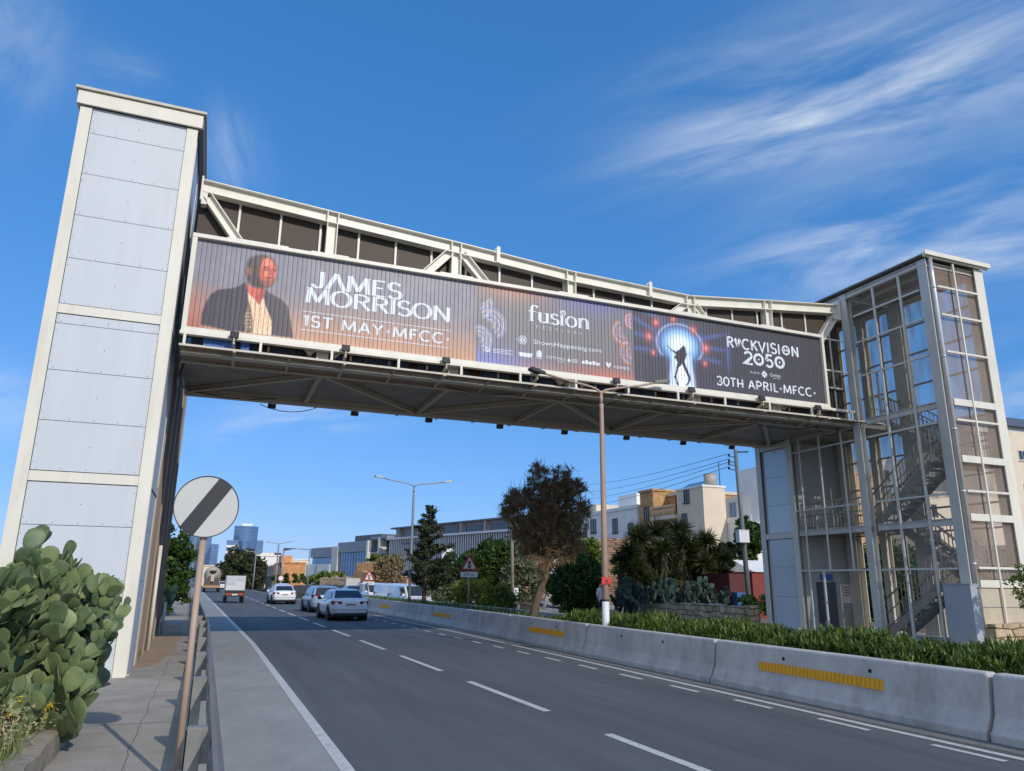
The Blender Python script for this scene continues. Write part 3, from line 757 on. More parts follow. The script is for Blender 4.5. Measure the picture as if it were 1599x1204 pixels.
# the ledges slope out under the chords
m.add([(X0, BY-.05, 7.0), (20.6, BY-.05, 7.0), (20.6, 19.15, 6.985), (X0, 19.15, 6.985)], [(0, 1, 2, 3)])
m.build('ledge', M_ledge, br)
m = MB(); m.box(X0-.03, 20.66, 18.18, 18.215, 7.055, 7.105); m.box(X0-.03, X1, 23.465, 23.50, 7.055, 7.105); m.build_each('ledge_edge', M_creamd, br)
M_brace = pm('weathered_brace', srgb(196, 184, 166), .6, var=.15, scale=2.5, stain=.5, stain_scale=2.5, stain_col=srgb(136, 122, 104))
m = MB(); m.ibeam((X0, 19.2, 6.99), (20.4, 19.2, 6.99), .12, .14, .015); m.ibeam((X0, 22.5, 6.99), (X1, 22.5, 6.99), .12, .14, .015); m.build_each('stringer', M_brace, br)
for a, b in (((-1.0, 22.4), (2.2, 19.3)), ((2.24, 19.25), (2.24, 22.45)), ((2.4, 19.3), (5.5, 22.4)), ((5.69, 19.25), (5.69, 22.45)), ((5.85, 22.4), (8.9, 19.3)), ((9.06, 19.25), (9.06, 22.45)), ((9.2, 19.3), (12.5, 22.4)), ((12.65, 19.25), (12.65, 22.45)), ((12.8, 22.4), (16.2, 19.3)), ((16.4, 19.25), (16.4, 22.45)), ((16.6, 19.3), (19.4, 22.4))):
    m = MB(); m.ibeam((a[0], a[1], 6.98), (b[0], b[1], 6.98), .12, .13, .016); m.build('soffit_brace', M_brace, br)
# arms that carry the ledges, loose cables
m = MB(); k = 0; x = .05
while x < 18.9:
    m.beam((x+.04, 18.16, 7.05), (x+.04, 19.14, 6.96), .07, .06); m.beam((x+1.32, 18.3, 7.05), (x+1.32, 19.14, 6.96), .05, .05)
    m.beam((x+1.32, 22.55, 6.96), (x+1.32, 23.5, 7.04), .05, .05); m.beam((x+2.6, 22.55, 6.96), (x+2.6, 23.5, 7.04), .06, .05); x += 2.6
m.build_each('ledge_arm', M_brace, br)
m = MB()
for x0, x1, y, sag in ((-.9, 1.4, 22.4, .12), (1.0, 2.6, 23.4, .16), (5.6, 7.6, 19.05, .10), (9.3, 10.7, 18.6, .18), (10.6, 12.2, 18.5, .16), (12, 13.6, 18.9, .12), (15.5, 18.6, 19.1, .2), (18.5, 19.5, 19.0, .3)):
    m.path([(x0+(x1-x0)*i/8, y, 6.98-sag*(1-(i/4-1)**2)) for i in range(9)], .012, 5)
m.path([(-1.0, 19.2, 7.0), (-1.12, 19.6, 6.7), (-1.1, 20.6, 6.75), (-1.02, 22.3, 6.9)], .03, 6)
m.build_each('cable', M_black, br)
# packing under the deck edge seen through the gap below the billboard
m = MB()
for i in range(13):
    x = X0+.04+i*1.7; m.box(x, x+.06, 18.24, 18.30, 7.10, 7.36)
m.build_each('gap_post', M_cream, br)
blue = MB(); rng = random.Random(3)
for x0, x1 in ((-.62, .10), (.22, .42)):
    n = 9; vs_ = []
    for i in range(n+1):
        for j in range(5):
            vs_.append((x0+(x1-x0)*i/n, 18.45+rng.uniform(-.03, .03), 7.12+.27*j/4+rng.uniform(-.012, .012)))
    blue.add(vs_, [(i*5+j, (i+1)*5+j, (i+1)*5+j+1, i*5+j+1) for i in range(n) for j in range(4)], 0, True)
tag(blue.build('tarpaulin', pm('blue_tarpaulin', srgb(66, 110, 178), .5, var=.2, scale=9)), 'crumpled blue tarpaulin stuffed into the gap below the left end of the billboard', 'tarpaulin')

# ================================================================ billboard
bb = thing('billboard', 'long slatted advertising billboard hung along the front of the footbridge', 'billboard', (8.7, 18.35, 7.4))
PX0, PX1, PZ0, PZ1, PY = -1.02, 18.40, 7.56, 9.86, 18.40
m = MB(); fr = .105
m.box(-1.135, 18.50, 18.28, 18.44, PZ1, PZ1+.10); m.box(-1.135, 18.50, 18.28, 18.44, 7.455, PZ0)
m.box(-1.135, PX0, 18.285, 18.435, PZ0, PZ1); m.box(PX1, 18.50, 18.285, 18.435, PZ0, PZ1)
m.box(-1.15, 18.52, 18.24, 18.40, 7.36, 7.448)
m.build('frame', M_cream, bb, bevel=.006)
m = MB(); m.box(PX0-.01, PX1+.01, 18.42, 18.435, PZ0-.01, PZ1+.01); m.build('backing', M_dark, bb)
m = MB()
for a, _ in NODES[1:-1]: m.box(a-.5, a+.45, 18.30, 18.46, PZ1+.105, PZ1+.135)
m.box(-.35, 1.1, 18.30, 18.46, PZ1+.105, PZ1+.135)
m.box(18.5, 19.45, 18.36, 18.40, 9.86, 9.90); m.box(18.5, 19.5, 18.36, 18.40, 8.75, 8.79); m.box(18.5, 19.55, 18.30, 18.38, 7.37, 7.45)
m.build_each('bracket', M_cream, bb)

# --- the printed faces: colours of the print laid out over a fine grid in metres
STEP = .02
NX, NZ = int(round((PX1-PX0)/STEP)), int(round((PZ1-PZ0)/STEP))
gx = PX0+(np.arange(NX+1)*(PX1-PX0)/NX); gz = PZ0+(np.arange(NZ+1)*(PZ1-PZ0)/NZ)
GX, GZ = np.meshgrid(gx, gz, indexing='ij')
IM = np.zeros((NX+1, NZ+1, 3))
S = lambda r, g, b: np.array([r, g, b], float)
def lerp(a, b, t): return a+(b-a)*t[..., None]
def sm(t): t = np.clip(t, 0, 1); return t*t*(3-2*t)
T = (GZ-PZ0)/(PZ1-PZ0)
vnoise = lambda f, s: sum(np.sin(GX*f*k*1.3+s*k+1.7*np.sin(GZ*f*k+s))*np.cos(GZ*f*1.1*k+s*2) for k in (1, 2.1, 4.3))/3
def inpoly(P):
    ins = np.zeros(GX.shape, bool); n = len(P)
    for i in range(n):
        (x0, y0), (x1, y1) = P[i], P[(i+1) % n]
        c = ((y0 > GZ) != (y1 > GZ)) & (GX < (x1-x0)*(GZ-y0)/((y1-y0)+1e-12)+x0); ins ^= c
    return ins
def pix(pts, ox, oy, sc):
    out = []
    for x, y in pts:
        p = at(ox+x/sc, oy+y/sc, PY); out.append((p.x, p.z))
    return out
def soft(mask, k=1):
    a = mask.astype(float)
    for _ in range(k): a = (a+np.roll(a, 1, 0)+np.roll(a, -1, 0)+np.roll(a, 1, 1)+np.roll(a, -1, 1))/5
    return a
def paint(mask, col, k=1):
    global IM
    a = soft(mask, k); IM = IM*(1-a[..., None])+np.asarray(col, float)*a[..., None]
def glow(x, z, rx, rz, col, amt):
    global IM
    a = amt*np.exp(-((GX-x)/rx)**2-((GZ-z)/rz)**2); IM = IM*(1-a[..., None])+np.asarray(col, float)*a[..., None]
# face 1: lilac grey falling to burnt orange
c1 = lerp(S(192, 142, 114), S(130, 128, 142), sm(T*1.55+.05*vnoise(1.1, 3)))
c1 = lerp(c1, S(172, 104, 90), np.exp(-((GX+1.0)/.55)**2)*np.clip(1-T*1.7, 0, 1))
c1 = c1+8*vnoise(2.2, 1.0)[..., None]
# face 2
c2 = np.zeros_like(IM)+S(124, 121, 124)
for x, z, rx, rz, col, a in ((7.3, 9.95, 1.3, .42, (206, 140, 112), .8), (9.7, 9.9, 1.3, .5, (112, 116, 178), .8), (6.6, 7.6, 1.3, .5, (122, 128, 192), .9), (10.4, 7.45, 1.5, .42, (206, 112, 90), .9), (8.1, 7.6, .7, .2, (190, 128, 118), .4)):
    al = a*np.exp(-((GX-x)/rx)**2-((GZ-z)/rz)**2); c2 = lerp(c2, np.array(col, float), al)
# face 3
c3 = np.zeros_like(IM)+S(74, 73, 80); c3 = lerp(c3, S(104, 104, 128), np.clip(np.exp(-((GX-12.6)/1.4)**2), 0, 1)*.5)
b1, b2 = 6.21, 11.18
IM = np.where((GX < b1)[..., None], c1, np.where((GX < b2)[..., None], c2, c3))
# portrait on face 1
q = lambda P: pix(P, 280, 360, 6.6625)
paint(inpoly(q([(220, 975), (235, 850), (280, 740), (330, 660), (400, 615), (560, 600), (640, 570), (690, 530), (710, 620), (722, 720), (752, 800), (765, 1060), (500, 1040)])), (70, 66, 78))
paint(inpoly(q([(858, 602), (905, 615), (940, 650), (1070, 720), (1130, 790), (1160, 950), (1185, 1120), (955, 1090), (950, 960), (930, 880), (880, 760), (840, 690)])), (82, 76, 86))
for k in range(7):
    paint(inpoly(q([(270+k*60, 720), (278+k*60, 720), (262+k*62, 990), (250+k*62, 990)])), (86, 82, 94), 2)
paint(inpoly(q([(715, 635), (790, 720), (830, 775), (872, 685), (900, 790), (945, 900), (962, 960), (952, 1090), (750, 1065), (760, 920), (745, 820), (715, 700)])), (238, 198, 158))
for a, b in (((838, 780), (850, 1060)), ((780, 740), (800, 1050)), ((900, 830), (910, 1060))):
    paint(inpoly(q([a, (a[0]+7, a[1]), (b[0]+7, b[1]), b])), (190, 142, 108), 1)
paint(inpoly(q([(716, 760), (748, 830), (762, 930), (762, 1060), (690, 1050), (668, 960), (680, 880)])), (126, 106, 88), 1)
for k in range(16):
    x, y = 690+(k % 3)*22, 850+(k//3)*36
    paint(inpoly(q([(x, y), (x+11, y+5), (x+8, y+18), (x-3, y+14)])), (208, 178, 140), 0)
paint(inpoly(q([(698, 545), (760, 585), (860, 605), (897, 600), (872, 680), (830, 772), (780, 710), (718, 645)])), (216, 98, 78))
paint(inpoly(q([(790, 700), (850, 610), (890, 606), (868, 680), (832, 765)])), (182, 80, 68), 2)
paint(inpoly(q([(702, 380), (702, 330), (740, 282), (800, 258), (880, 251), (950, 275), (995, 320), (1015, 390), (1010, 470), (985, 540), (950, 585), (880, 606), (800, 597), (735, 560), (700, 500), (690, 430)])), (78, 68, 68), 4)
paint(inpoly(q([(835, 385), (858, 300), (930, 280), (978, 322), (1010, 390), (1005, 470), (978, 532), (945, 572), (893, 566), (852, 520), (832, 460)])), (222, 100, 78), 5)
paint(inpoly(q([(885, 300), (940, 290), (965, 340), (950, 375), (890, 370)])), (240, 132, 102), 5)
paint(inpoly(q([(880, 420), (925, 425), (935, 470), (900, 478), (872, 450)])), (238, 126, 98), 5)
paint(inpoly(q([(975, 430), (1003, 432), (1000, 470), (980, 490)])), (236, 130, 104), 4)
paint(inpoly(q([(835, 390), (868, 395), (866, 470), (850, 500), (832, 450)])), (182, 82, 68), 5)
paint(inpoly(q([(700, 395), (735, 380), (750, 410), (735, 470), (710, 460)])), (164, 96, 86), 2)
paint(inpoly(q([(872, 380), (935, 376), (938, 388), (874, 394)])), (110, 54, 52), 1)
paint(inpoly(q([(884, 402), (926, 402), (918, 416), (890, 416)])), (84, 44, 46), 1)
paint(inpoly(q([(968, 402), (1008, 410), (1004, 424), (972, 418)])), (96, 50, 54), 1)
paint(inpoly(q([(938, 400), (962, 402), (986, 465), (944, 470), (936, 450)])), (172, 82, 88), 2)
paint(inpoly(q([(892, 486), (965, 484), (972, 497), (930, 505), (890, 500)])), (136, 56, 54), 1)
paint(inpoly(q([(868, 505), (905, 512), (960, 512), (958, 560), (930, 580), (880, 575), (852, 540)])), (150, 84, 76), 3)
paint(inpoly(q([(858, 300), (895, 270), (860, 262), (800, 285), (818, 400), (835, 385)])), (96, 84, 82), 2)
# looping line emblems at both ends of face 2
def ringlines(cx, cz, rr, a0, a1, w, col):
    ang = np.degrees(np.arctan2(GZ-cz, GX-cx)) % 360; d = np.hypot(GX-cx, GZ-cz)
    lo, hi = a0 % 360, a1 % 360
    ok = (ang >= lo) & (ang <= hi) if lo < hi else ((ang >= lo) | (ang <= hi))
    for r in rr: paint(ok & (np.abs(d-r) < w/2), col, 0)
inf2 = (GX > b1) & (GX < b2)
keep = IM.copy()
for i, r in enumerate((.10, .19, .28, .37, .46, .55, .64)):
    col = ((132, 158, 214), (214, 184, 168))[i % 2]
    ringlines(6.62, 8.72, (r*.72,), -60, 130, .032, col); ringlines(6.30, 9.25, (r*.62,), -80, 40, .03, col); ringlines(6.30, 8.25, (r*.6,), -70, 110, .03, col)
    col2 = ((206, 120, 92), (122, 146, 214), (214, 170, 150))[i % 3]
    ringlines(10.85, 9.05, (r*.62,), 110, 300, .03, col2); ringlines(11.12, 8.45, (r*.66,), 120, 260, .03, col2); ringlines(11.15, 9.45, (r*.4,), 90, 270, .03, col2)
IM = np.where(inf2[..., None], IM, keep)
# light burst on face 3
inf3 = GX > b2
keep = IM.copy()
for x, z, a, ln in ((11.5, 9.45, -24, .75), (11.5, 9.05, -8, .7), (11.45, 8.62, 2, .6), (13.9, 9.3, 16, .95), (14.0, 8.95, 0, .8), (14.0, 8.55, -6, .5), (11.9, 9.75, -20, .5), (14.62, 8.9, 88, .9)):
    ca, sa = math.cos(R(a)), math.sin(R(a)); u = (GX-x)*ca+(GZ-z)*sa; v = -(GX-x)*sa+(GZ-z)*ca
    al = .62*np.exp(-(v/.075)**2)*np.exp(-(u/(ln*.7))**4); IM = lerp(IM, S(88, 112, 190), al)
d = np.hypot((GX-12.83)/.92, (GZ-8.92)/.74)
IM = lerp(IM, S(74, 110, 200), np.clip(1.18-d, 0, 1)**.8*.95)
IM = lerp(IM, S(120, 178, 236), sm((.93-d)*2.6))
IM = lerp(IM, S(226, 240, 250), sm((.72-d)*2.0))
IM = lerp(IM, S(214, 228, 248), .55*np.exp(-((d-.90)/.05)**2)*(GZ > 8.5))
nk = sm((.50-np.abs(GX-12.85)-.12*np.clip(GZ-8.1, -.3, .3))*7)*(GZ < 8.62)
IM = lerp(IM, S(186, 210, 242), nk)
IM = lerp(IM, S(240, 246, 252), nk*np.exp(-((GX-12.85)/.22)**2))
for sx, e in ((-1, 12.28), (1, 13.42)):
    blk = ((GX < e) if sx < 0 else (GX > e)) & (GZ < 8.44-.02*np.sin(GX*9)) & (np.abs(GX-12.85) < 1.35)
    paint(blk, (78, 76, 86), 2)
for x, z, s in ((12.0, 9.53, .15), (12.62, 9.72, .12), (13.35, 9.47, .14), (11.72, 9.05, .16), (13.78, 8.93, .17), (11.86, 8.55, .10), (13.72, 8.42, .11)):
    glow(x, z, s*.9, s*1.1, (226, 92, 84), .9); glow(x, z, s*.4, s*.45, (246, 170, 150), .8)
paint(inpoly(pix([(372, 448), (388, 448), (440, 508), (520, 548), (590, 495), (600, 475), (625, 463), (648, 480), (657, 540), (667, 600), (652, 650), (640, 690), (662, 760), (722, 900), (732, 950), (702, 1010), (668, 1050), (650, 1050), (690, 980), (697, 930), (648, 830), (600, 728), (552, 785), (532, 860), (522, 920), (547, 990), (557, 1036), (530, 1034), (510, 940), (478, 910), (505, 880), (520, 780), (535, 700), (520, 662), (483, 628), (508, 600), (503, 572), (440, 524)], 1000, 490, 9.264)), (70, 66, 72), 0)
IM = np.where(inf3[..., None], IM, keep)
IM = IM*.84+IM.mean(-1, keepdims=True)*.16
lin = np.clip(IM, 0, 255)/255; lin = np.where(lin <= .04045, lin/12.92, ((lin+.055)/1.055)**2.4)*1.26
SLAT = .1135
fr_ = ((GX-PX0)/SLAT) % 1.0; sid = np.floor((GX-PX0)/SLAT).astype(int)
tilt = RNG.normal(0, .0014, sid.max()+2)[sid]
GY = PY+(fr_-.5)*(tilt)+.0005*np.cos(2*np.pi*fr_)
Vp = np.stack([GX, GY, GZ], -1).reshape(-1, 3)
idx = np.arange((NX+1)*(NZ+1)).reshape(NX+1, NZ+1)
M_print = vcol_mat('printed_slats', .4)
for name, a, b, lab in (('poster', PX0, b1, 'lilac and orange concert advertisement with a bearded man in a dark jacket'), ('poster', b1, b2, 'grey festival advertisement with looping line emblems'), ('poster', b2, PX1, 'dark rock concert advertisement with a guitarist in a blue burst')):
    i0, i1 = int(round((a-PX0)/(PX1-PX0)*NX)), int(round((b-PX0)/(PX1-PX0)*NX))
    sub = idx[i0:i1+1]
    F4 = np.stack([sub[:-1, :-1], sub[1:, :-1], sub[1:, 1:], sub[:-1, 1:]], -1).reshape(-1, 4)
    base = sub[0, 0]; Vs = Vp[sub.ravel()]; F4 = F4-base
    o = raw_mesh(name, Vs, F4, M_print, bb); o['label'] = lab
    at_ = o.data.color_attributes.new('print', 'FLOAT_COLOR', 'POINT')
    cols = np.ones((len(Vs), 4), np.float32); cols[:, :3] = lin.reshape(-1, 3)[sub.ravel()]
    at_.data.foreach_set('color', cols.ravel())
m = MB(); x = PX0+SLAT
while x < PX1-.02:
    m.add([(x-.0035, 18.392, PZ0), (x+.0035, 18.392, PZ0), (x+.0035, 18.392, PZ1), (x-.0035, 18.392, PZ1)], [(0, 1, 2, 3)]); x += SLAT
o = m.build('slat_gaps', M_dark, bb, recalc=False); o['kind'] = 'stuff'

# --- lettering built from stroke skeletons
def arc(cx, cy, rx, ry, a0, a1, n=18): return [(cx+rx*math.cos(R(a0+(a1-a0)*i/n)), cy+ry*math.sin(R(a0+(a1-a0)*i/n))) for i in range(n+1)]
Sspine = arc(.34, .745, .24, .255, 25, 270)+arc(.34, .255, .27, .255, 90, -155)[1:]
GL = {  # width, strokes, serif spots
 'J': (.55, [[(.40, 1), (.40, .22)]+arc(.21, .22, .19, .22, 0, -170)[1:]], [(.40, 1)]),
 'A': (.86, [[(.06, 0), (.43, 1)], [(.43, 1), (.80, 0)], [(.20, .34), (.66, .34)]], [(.06, 0), (.80, 0)]),
 'L^': (.86, [[(.06, 0), (.43, 1)], [(.43, 1), (.80, 0)]], [(.06, 0), (.80, 0)]),
 'M': (1.05, [[(.10, 0), (.16, 1)], [(.16, 1), (.52, .12)], [(.52, .12), (.88, 1)], [(.88, 1), (.95, 0)]], [(.10, 0), (.95, 0), (.12, 1), (.92, 1)]),
 'E': (.72, [[(.16, 0), (.16, 1)], [(.16, .98), (.64, .98)], [(.16, .52), (.54, .52)], [(.16, .02), (.66, .02)]], [(.16, 0), (.16, 1)]),
 'F': (.66, [[(.16, 0), (.16, 1)], [(.16, .96), (.62, .96)], [(.02, .5), (.52, .5)]], []),
 'S': (.68, [Sspine], []),
 'O': (.95, [arc(.475, .5, .40, .5, 0, 360, 36)], []),
 'R': (.82, [[(.16, 0), (.16, 1)], [(.16, .97), (.42, .97)]+arc(.42, .74, .26, .23, 90, -90)+[(.16, .51)], [(.40, .5), (.76, 0)]], [(.16, 0), (.16, 1), (.76, 0)]),
 'I': (.34, [[(.17, 0), (.17, 1)]], [(.17, 0), (.17, 1)]),
 'N': (.92, [[(.14, 0), (.14, 1)], [(.14, 1), (.78, 0)], [(.78, 0), (.78, 1)]], [(.14, 0), (.14, 1), (.78, 1)]),
 '1': (.42, [[(.06, .86), (.28, .97), (.28, 0)]], []),
 '2': (.72, [arc(.36, .70, .29, .28, 160, -20)+[(.06, .03), (.70, .03)]], []),
 '3': (.68, [arc(.32, .74, .26, .24, 150, -90, 14)+arc(.32, .26, .30, .25, 90, -155, 14)[1:]], []),
 '0': (.72, [arc(.36, .5, .29, .48, 0, 360, 36)], []),
 '5': (.70, [[(.62, .97), (.16, .97), (.12, .55)]+arc(.34, .30, .28, .29, 130, -150, 16)], []),
 'T': (.70, [[(.35, 0), (.35, .97)], [(.03, .97), (.67, .97)]], []),
 'H': (.80, [[(.12, 0), (.12, 1)], [(.68, 0), (.68, 1)], [(.0, .45), (.8, .45)]], []),
 'Y': (.76, [[(.04, 1), (.38, .48), (.72, 1)], [(.38, .48), (.38, 0)]], []),
 'C': (.84, [arc(.47, .5, .40, .48, 48, 312, 26)], []),
 'P': (.70, [[(.14, 0), (.14, 1)], [(.02, .97), (.38, .97)]+arc(.38, .70, .26, .27, 90, -90)+[(.02, .43)]], []),
 'L': (.60, [[(.14, 1), (.14, .03), (.58, .03)]], []),
 'V': (.78, [[(.03, 1), (.39, 0), (.75, 1)]], []),
 'K': (.74, [[(.12, 0), (.12, 1)], [(.66, 1), (.16, .45)], [(.30, .58), (.70, 0)]], []),
 '.': (.46, [arc(.23, .45, .055, .055, 0, 360, 12)], []),
 ' ': (.36, [], []),
 'f': (.50, [[(.20, 0), (.20, .78)]+arc(.37, .80, .17, .19, 180, 30, 10), [(.04, .62), (.40, .62)]], [(.20, 0)]),
 'u': (.68, [[(.14, .62), (.14, .2)]+arc(.32, .2, .18, .19, 180, 330, 10), [(.52, .62), (.52, .02)]], [(.10, .62), (.48, .62), (.58, 0)]),
 's': (.46, [[(x*.66+.02, y*.64) for x, y in Sspine]], []),
 'i': (.34, [[(.17, 0), (.17, .62)], arc(.17, .83, .05, .05, 0, 360, 10)], [(.17, 0), (.13, .62)]),
 'o': (.66, [arc(.33, .31, .26, .31, 0, 360, 28)], []),
 'n': (.72, [[(.15, 0), (.15, .62)], [(.15, .42)]+arc(.36, .42, .19, .2, 160, 0, 10)+[(.55, 0)]], [(.15, 0), (.11, .62), (.55, 0)]),
}
LY = 18.3965
LC = [0]
def stroke(m, pts, thick, thin, fn, closed=False):
    n = len(pts); P = [Vector((p[0], p[1], 0)) for p in pts]
    ring = (P[0]-P[-1]).length < 1e-6
    vs_ = []
    for i in range(n):
        if ring: d = P[(i+1) % n if i < n-1 else 1]-P[i-1 if i > 0 else n-2]
        else: d = P[min(i+1, n-1)]-P[max(i-1, 0)]
        d.normalize(); nn = Vector((-d.y, d.x, 0))
        w = thin+(thick-thin)*abs(d.y)**1.3
        k = 1.0
        if 0 < i < n-1:
            a, b = (P[i]-P[i-1]).normalized(), (P[i+1]-P[i]).normalized(); c = max(.35, math.sqrt(max(0, (1+a.dot(b))/2))); k = 1/c
        vs_ += [P[i]+nn*(w/2*k), P[i]-nn*(w/2*k)]
    m.add([fn(v.x, v.y) for v in vs_], [(2*i, 2*i+1, 2*i+3, 2*i+2) for i in range(n-1)])
def lettering(m, text, x0, x1, z0, z1, thick, thin, serif=0, gap=.06):
    glyphs = []
    for ch in text: glyphs.append(GL[ch])
    tot = sum(g[0] for g in glyphs)+gap*(len(glyphs)-1); sx = (x1-x0)/tot; sz = z1-z0; x = x0
    for w, strokes, ser in glyphs:
        for st in strokes:
            P = [(px*sx/sz, pz) for px, pz in st]
            LC[0] += 1; yy = LY-.00002*(LC[0] % 90)
            stroke(m, P, thick, thin, lambda a, b: (x+a*sz, yy, z0+b*sz))
        if serif:
            for px, pz in ser:
                h = .055; b0 = z0+pz*sz-(h*sz if pz > .5 else 0)
                LC[0] += 1; yy = LY-.00002*(LC[0] % 90)
                m.add([(x+px*sx-serif*sz/2, yy, b0), (x+px*sx+serif*sz/2, yy, b0), (x+px*sx+serif*sz/2*.8, yy, b0+h*sz), (x+px*sx-serif*sz/2*.8, yy, b0+h*sz)], [(0, 1, 2, 3)])
        x += (w+gap)*sx
def bar(m, x0, x1, z0, z1, y=LY): m.add([(x0, y, z0), (x1, y, z0), (x1, y, z1), (x0, y, z1)], [(0, 1, 2, 3)])
def disc(m, x, z, r, r0=0, n=24, y=LY, a0=0, a1=360):
    for i in range(n):
        a, b = R(a0+(a1-a0)*i/n), R(a0+(a1-a0)*(i+1)/n)
        m.add([(x+r*math.cos(a), y, z+r*math.sin(a)), (x+r*math.cos(b), y, z+r*math.sin(b)), (x+r0*math.cos(b), y, z+r0*math.sin(b)), (x+r0*math.cos(a), y, z+r0*math.sin(a))], [(0, 1, 2, 3)])
def typeset(m, text, x0, x1, z0, z1, y=LY):
    cu = bpy.data.curves.new('text', 'FONT'); cu.body = text; cu.resolution_u = 3
    ob = bpy.data.objects.new('text', cu); COL.objects.link(ob)
    dg = bpy.context.evaluated_depsgraph_get(); me = bpy.data.meshes.new_from_object(ob.evaluated_get(dg))
    vx = [v.co.copy() for v in me.vertices]; fs = [tuple(p.vertices) for p in me.polygons]
    bpy.data.objects.remove(ob); bpy.data.curves.remove(cu); bpy.data.meshes.remove(me)
    ax, bx = min(v.x for v in vx), max(v.x for v in vx); az, bz = min(v.y for v in vx), max(v.y for v in vx)
    m.add([(x0+(v.x-ax)/(bx-ax)*(x1-x0), y, z0+(v.y-az)/(bz-az)*(z1-z0)) for v in vx], fs)
M_ink = pm('white_print', srgb(228, 236, 246), .5, var=.02)
m = MB(); lettering(m, ['J', 'L^', 'M', 'E', 'S'], 1.77, 4.10, 9.05, 9.49, .27, .10, .33, .02); m.build('lettering', M_ink, bb)
m = MB(); lettering(m, 'MORRISON', 1.63, 5.48, 8.61, 9.02, .27, .10, .33, .02); m.build('lettering', M_ink, bb)
m = MB(); lettering(m, '1ST MAY.MFCC.', 1.60, 5.50, 7.98, 8.265, .20, .16, 0, .10); bar(m, 1.57, 5.48, 8.355, 8.372); bar(m, 1.57, 5.48, 7.868, 7.885); m.build('lettering', M_ink, bb)
m = MB(); lettering(m, 'fusion', 7.74, 9.74, 8.985, 9.47, .19, .07, .27, .0); disc(m, 8.86, 9.37, .085, .06, 18); m.build('lettering', M_ink, bb)
m = MB(); lettering(m, 'FESTIVAL', 8.0, 9.47, 8.785, 8.875, .10, .10, 0, .95); m.build('lettering', M_ink, bb)
m = MB(); typeset(m, 'ShowsHappening.com', 7.92, 10.08, 8.275, 8.45); disc(m, 7.59, 8.385, .075)
for k in range(20): disc(m, 7.59, 8.385, .135, .095, 1, LY, k*18, k*18+11)
bar(m, 7.36, 7.44, 8.375, 8.385); m.build('lettering', M_ink, bb)
m = MB(); typeset(m, 'S', 7.555, 7.625, 8.345, 8.425, LY-.002); m.build('lettering', M_black, bb)
m = MB(); lz = 7.96                                                   # the row of sponsors' marks
disc(m, 6.55, lz+.02, .085, .06, 18, LY, 110, 430); disc(m, 6.57, lz, .035)
for k in range(3): bar(m, 6.70, 7.30-.12*(k == 1), lz+.05-.05*k, lz+.066-.05*k)
m.build('sponsor_mark', M_ink, bb); m = MB()
m.add([(7.50, LY, lz-.06), (7.86, LY, lz-.06), (7.90, LY, lz+.06), (7.46, LY, lz+.06)], [(0, 1, 2, 3)]); m.build('sponsor_mark', M_ink, bb); m = MB()
disc(m, 8.10, lz+.10, .085, 0, 14, LY, 0, 180); bar(m, 8.015, 8.185, lz-.02, lz+.10); bar(m, 8.015, 8.185, lz-.06, lz-.045); m.build('sponsor_mark', M_ink, bb); m = MB()
typeset(m, 'FESTIVALS', 8.33, 8.90, lz-.02, lz+.06); typeset(m, 'MALTA', 8.68, 8.90, lz-.09, lz-.045); m.build('sponsor_mark', M_ink, bb); m = MB()
for k in range(4): disc(m, 9.03+.035*math.cos(R(90*k)), lz+.0+.035*math.sin(R(90*k)), .025, 0, 8)
for k in range(3): bar(m, 9.12, 9.30, lz+.035-.04*k, lz+.05-.04*k)
m.build('sponsor_mark', M_ink, bb); m = MB()
for k, (a, w) in enumerate(((9.44, .10), (9.555, .08), (9.65, .12), (9.785, .1), (9.9, .12))): bar(m, a, a+w, lz-.045, lz+.04+.03*(k % 2))
m.build('sponsor_mark', M_ink, bb); m = MB()
m.add([(10.22, LY, lz+.09), (10.27, LY, lz+.09), (10.31, LY, lz+.04), (10.35, LY, lz+.09), (10.40, LY, lz+.09), (10.38, LY, lz+.0), (10.31, LY, lz-.08), (10.24, LY, lz)], [(0, 1, 2, 7), (2, 3, 4, 5), (2, 5, 6, 7)])
typeset(m, 'visitmalta', 10.48, 11.02, lz-.06, lz+.05); m.build('sponsor_mark', M_ink, bb)
# ROCKVISION with a heart for the first O and an eye in the second
m = MB(); z0, z1 = 9.085, 9.425; h = z1-z0
def run(text, x0, x1, th=.20): lettering(m, text, x0, x1, z0, z1, th, th*.8, 0, .08)
run('R', 14.58, 14.86); run('CKVISI', 15.17, 16.72); run('N', 17.16, 17.47)
hx0 = 15.01
m.add([(hx0-.13, LY, z1-.06), (hx0-.075, LY, z1), (hx0-.01, LY, z1-.05), (hx0-.045, LY, z1-.15), (hx0-.0, LY, z1-.17), (hx0-.025, LY, z0)], [(0, 1, 2, 3), (0, 3, 4, 5)])
m.add([(hx0+.025, LY, z1-.05), (hx0+.08, LY, z1), (hx0+.14, LY, z1-.06), (hx0+.03, LY, z0+.02), (hx0+.05, LY, z1-.2), (hx0+.005, LY, z1-.17)], [(0, 1, 2, 5), (5, 2, 3, 4)])
disc(m, 16.94, z0+h/2, h/2, h/2-.06); m.add([(16.94-.115, LY, z0+h/2), (16.94-.05, LY, z0+h/2+.05), (16.94+.05, LY, z0+h/2+.05), (16.94+.115, LY, z0+h/2), (16.94+.05, LY, z0+h/2-.05), (16.94-.05, LY, z0+h/2-.05)], [(0, 1, 2, 3, 4, 5)])
m.build('lettering', M_ink, bb)
m = MB(); disc(m, 16.94, z0+h/2, .042, .02, 16, LY-.002); m.build('lettering', M_black, bb)
m = MB(); lettering(m, '2', 15.22, 15.56, 8.60, 9.01, .20, .18); lettering(m, '5', 16.06, 16.38, 8.60, 9.01, .20, .18)
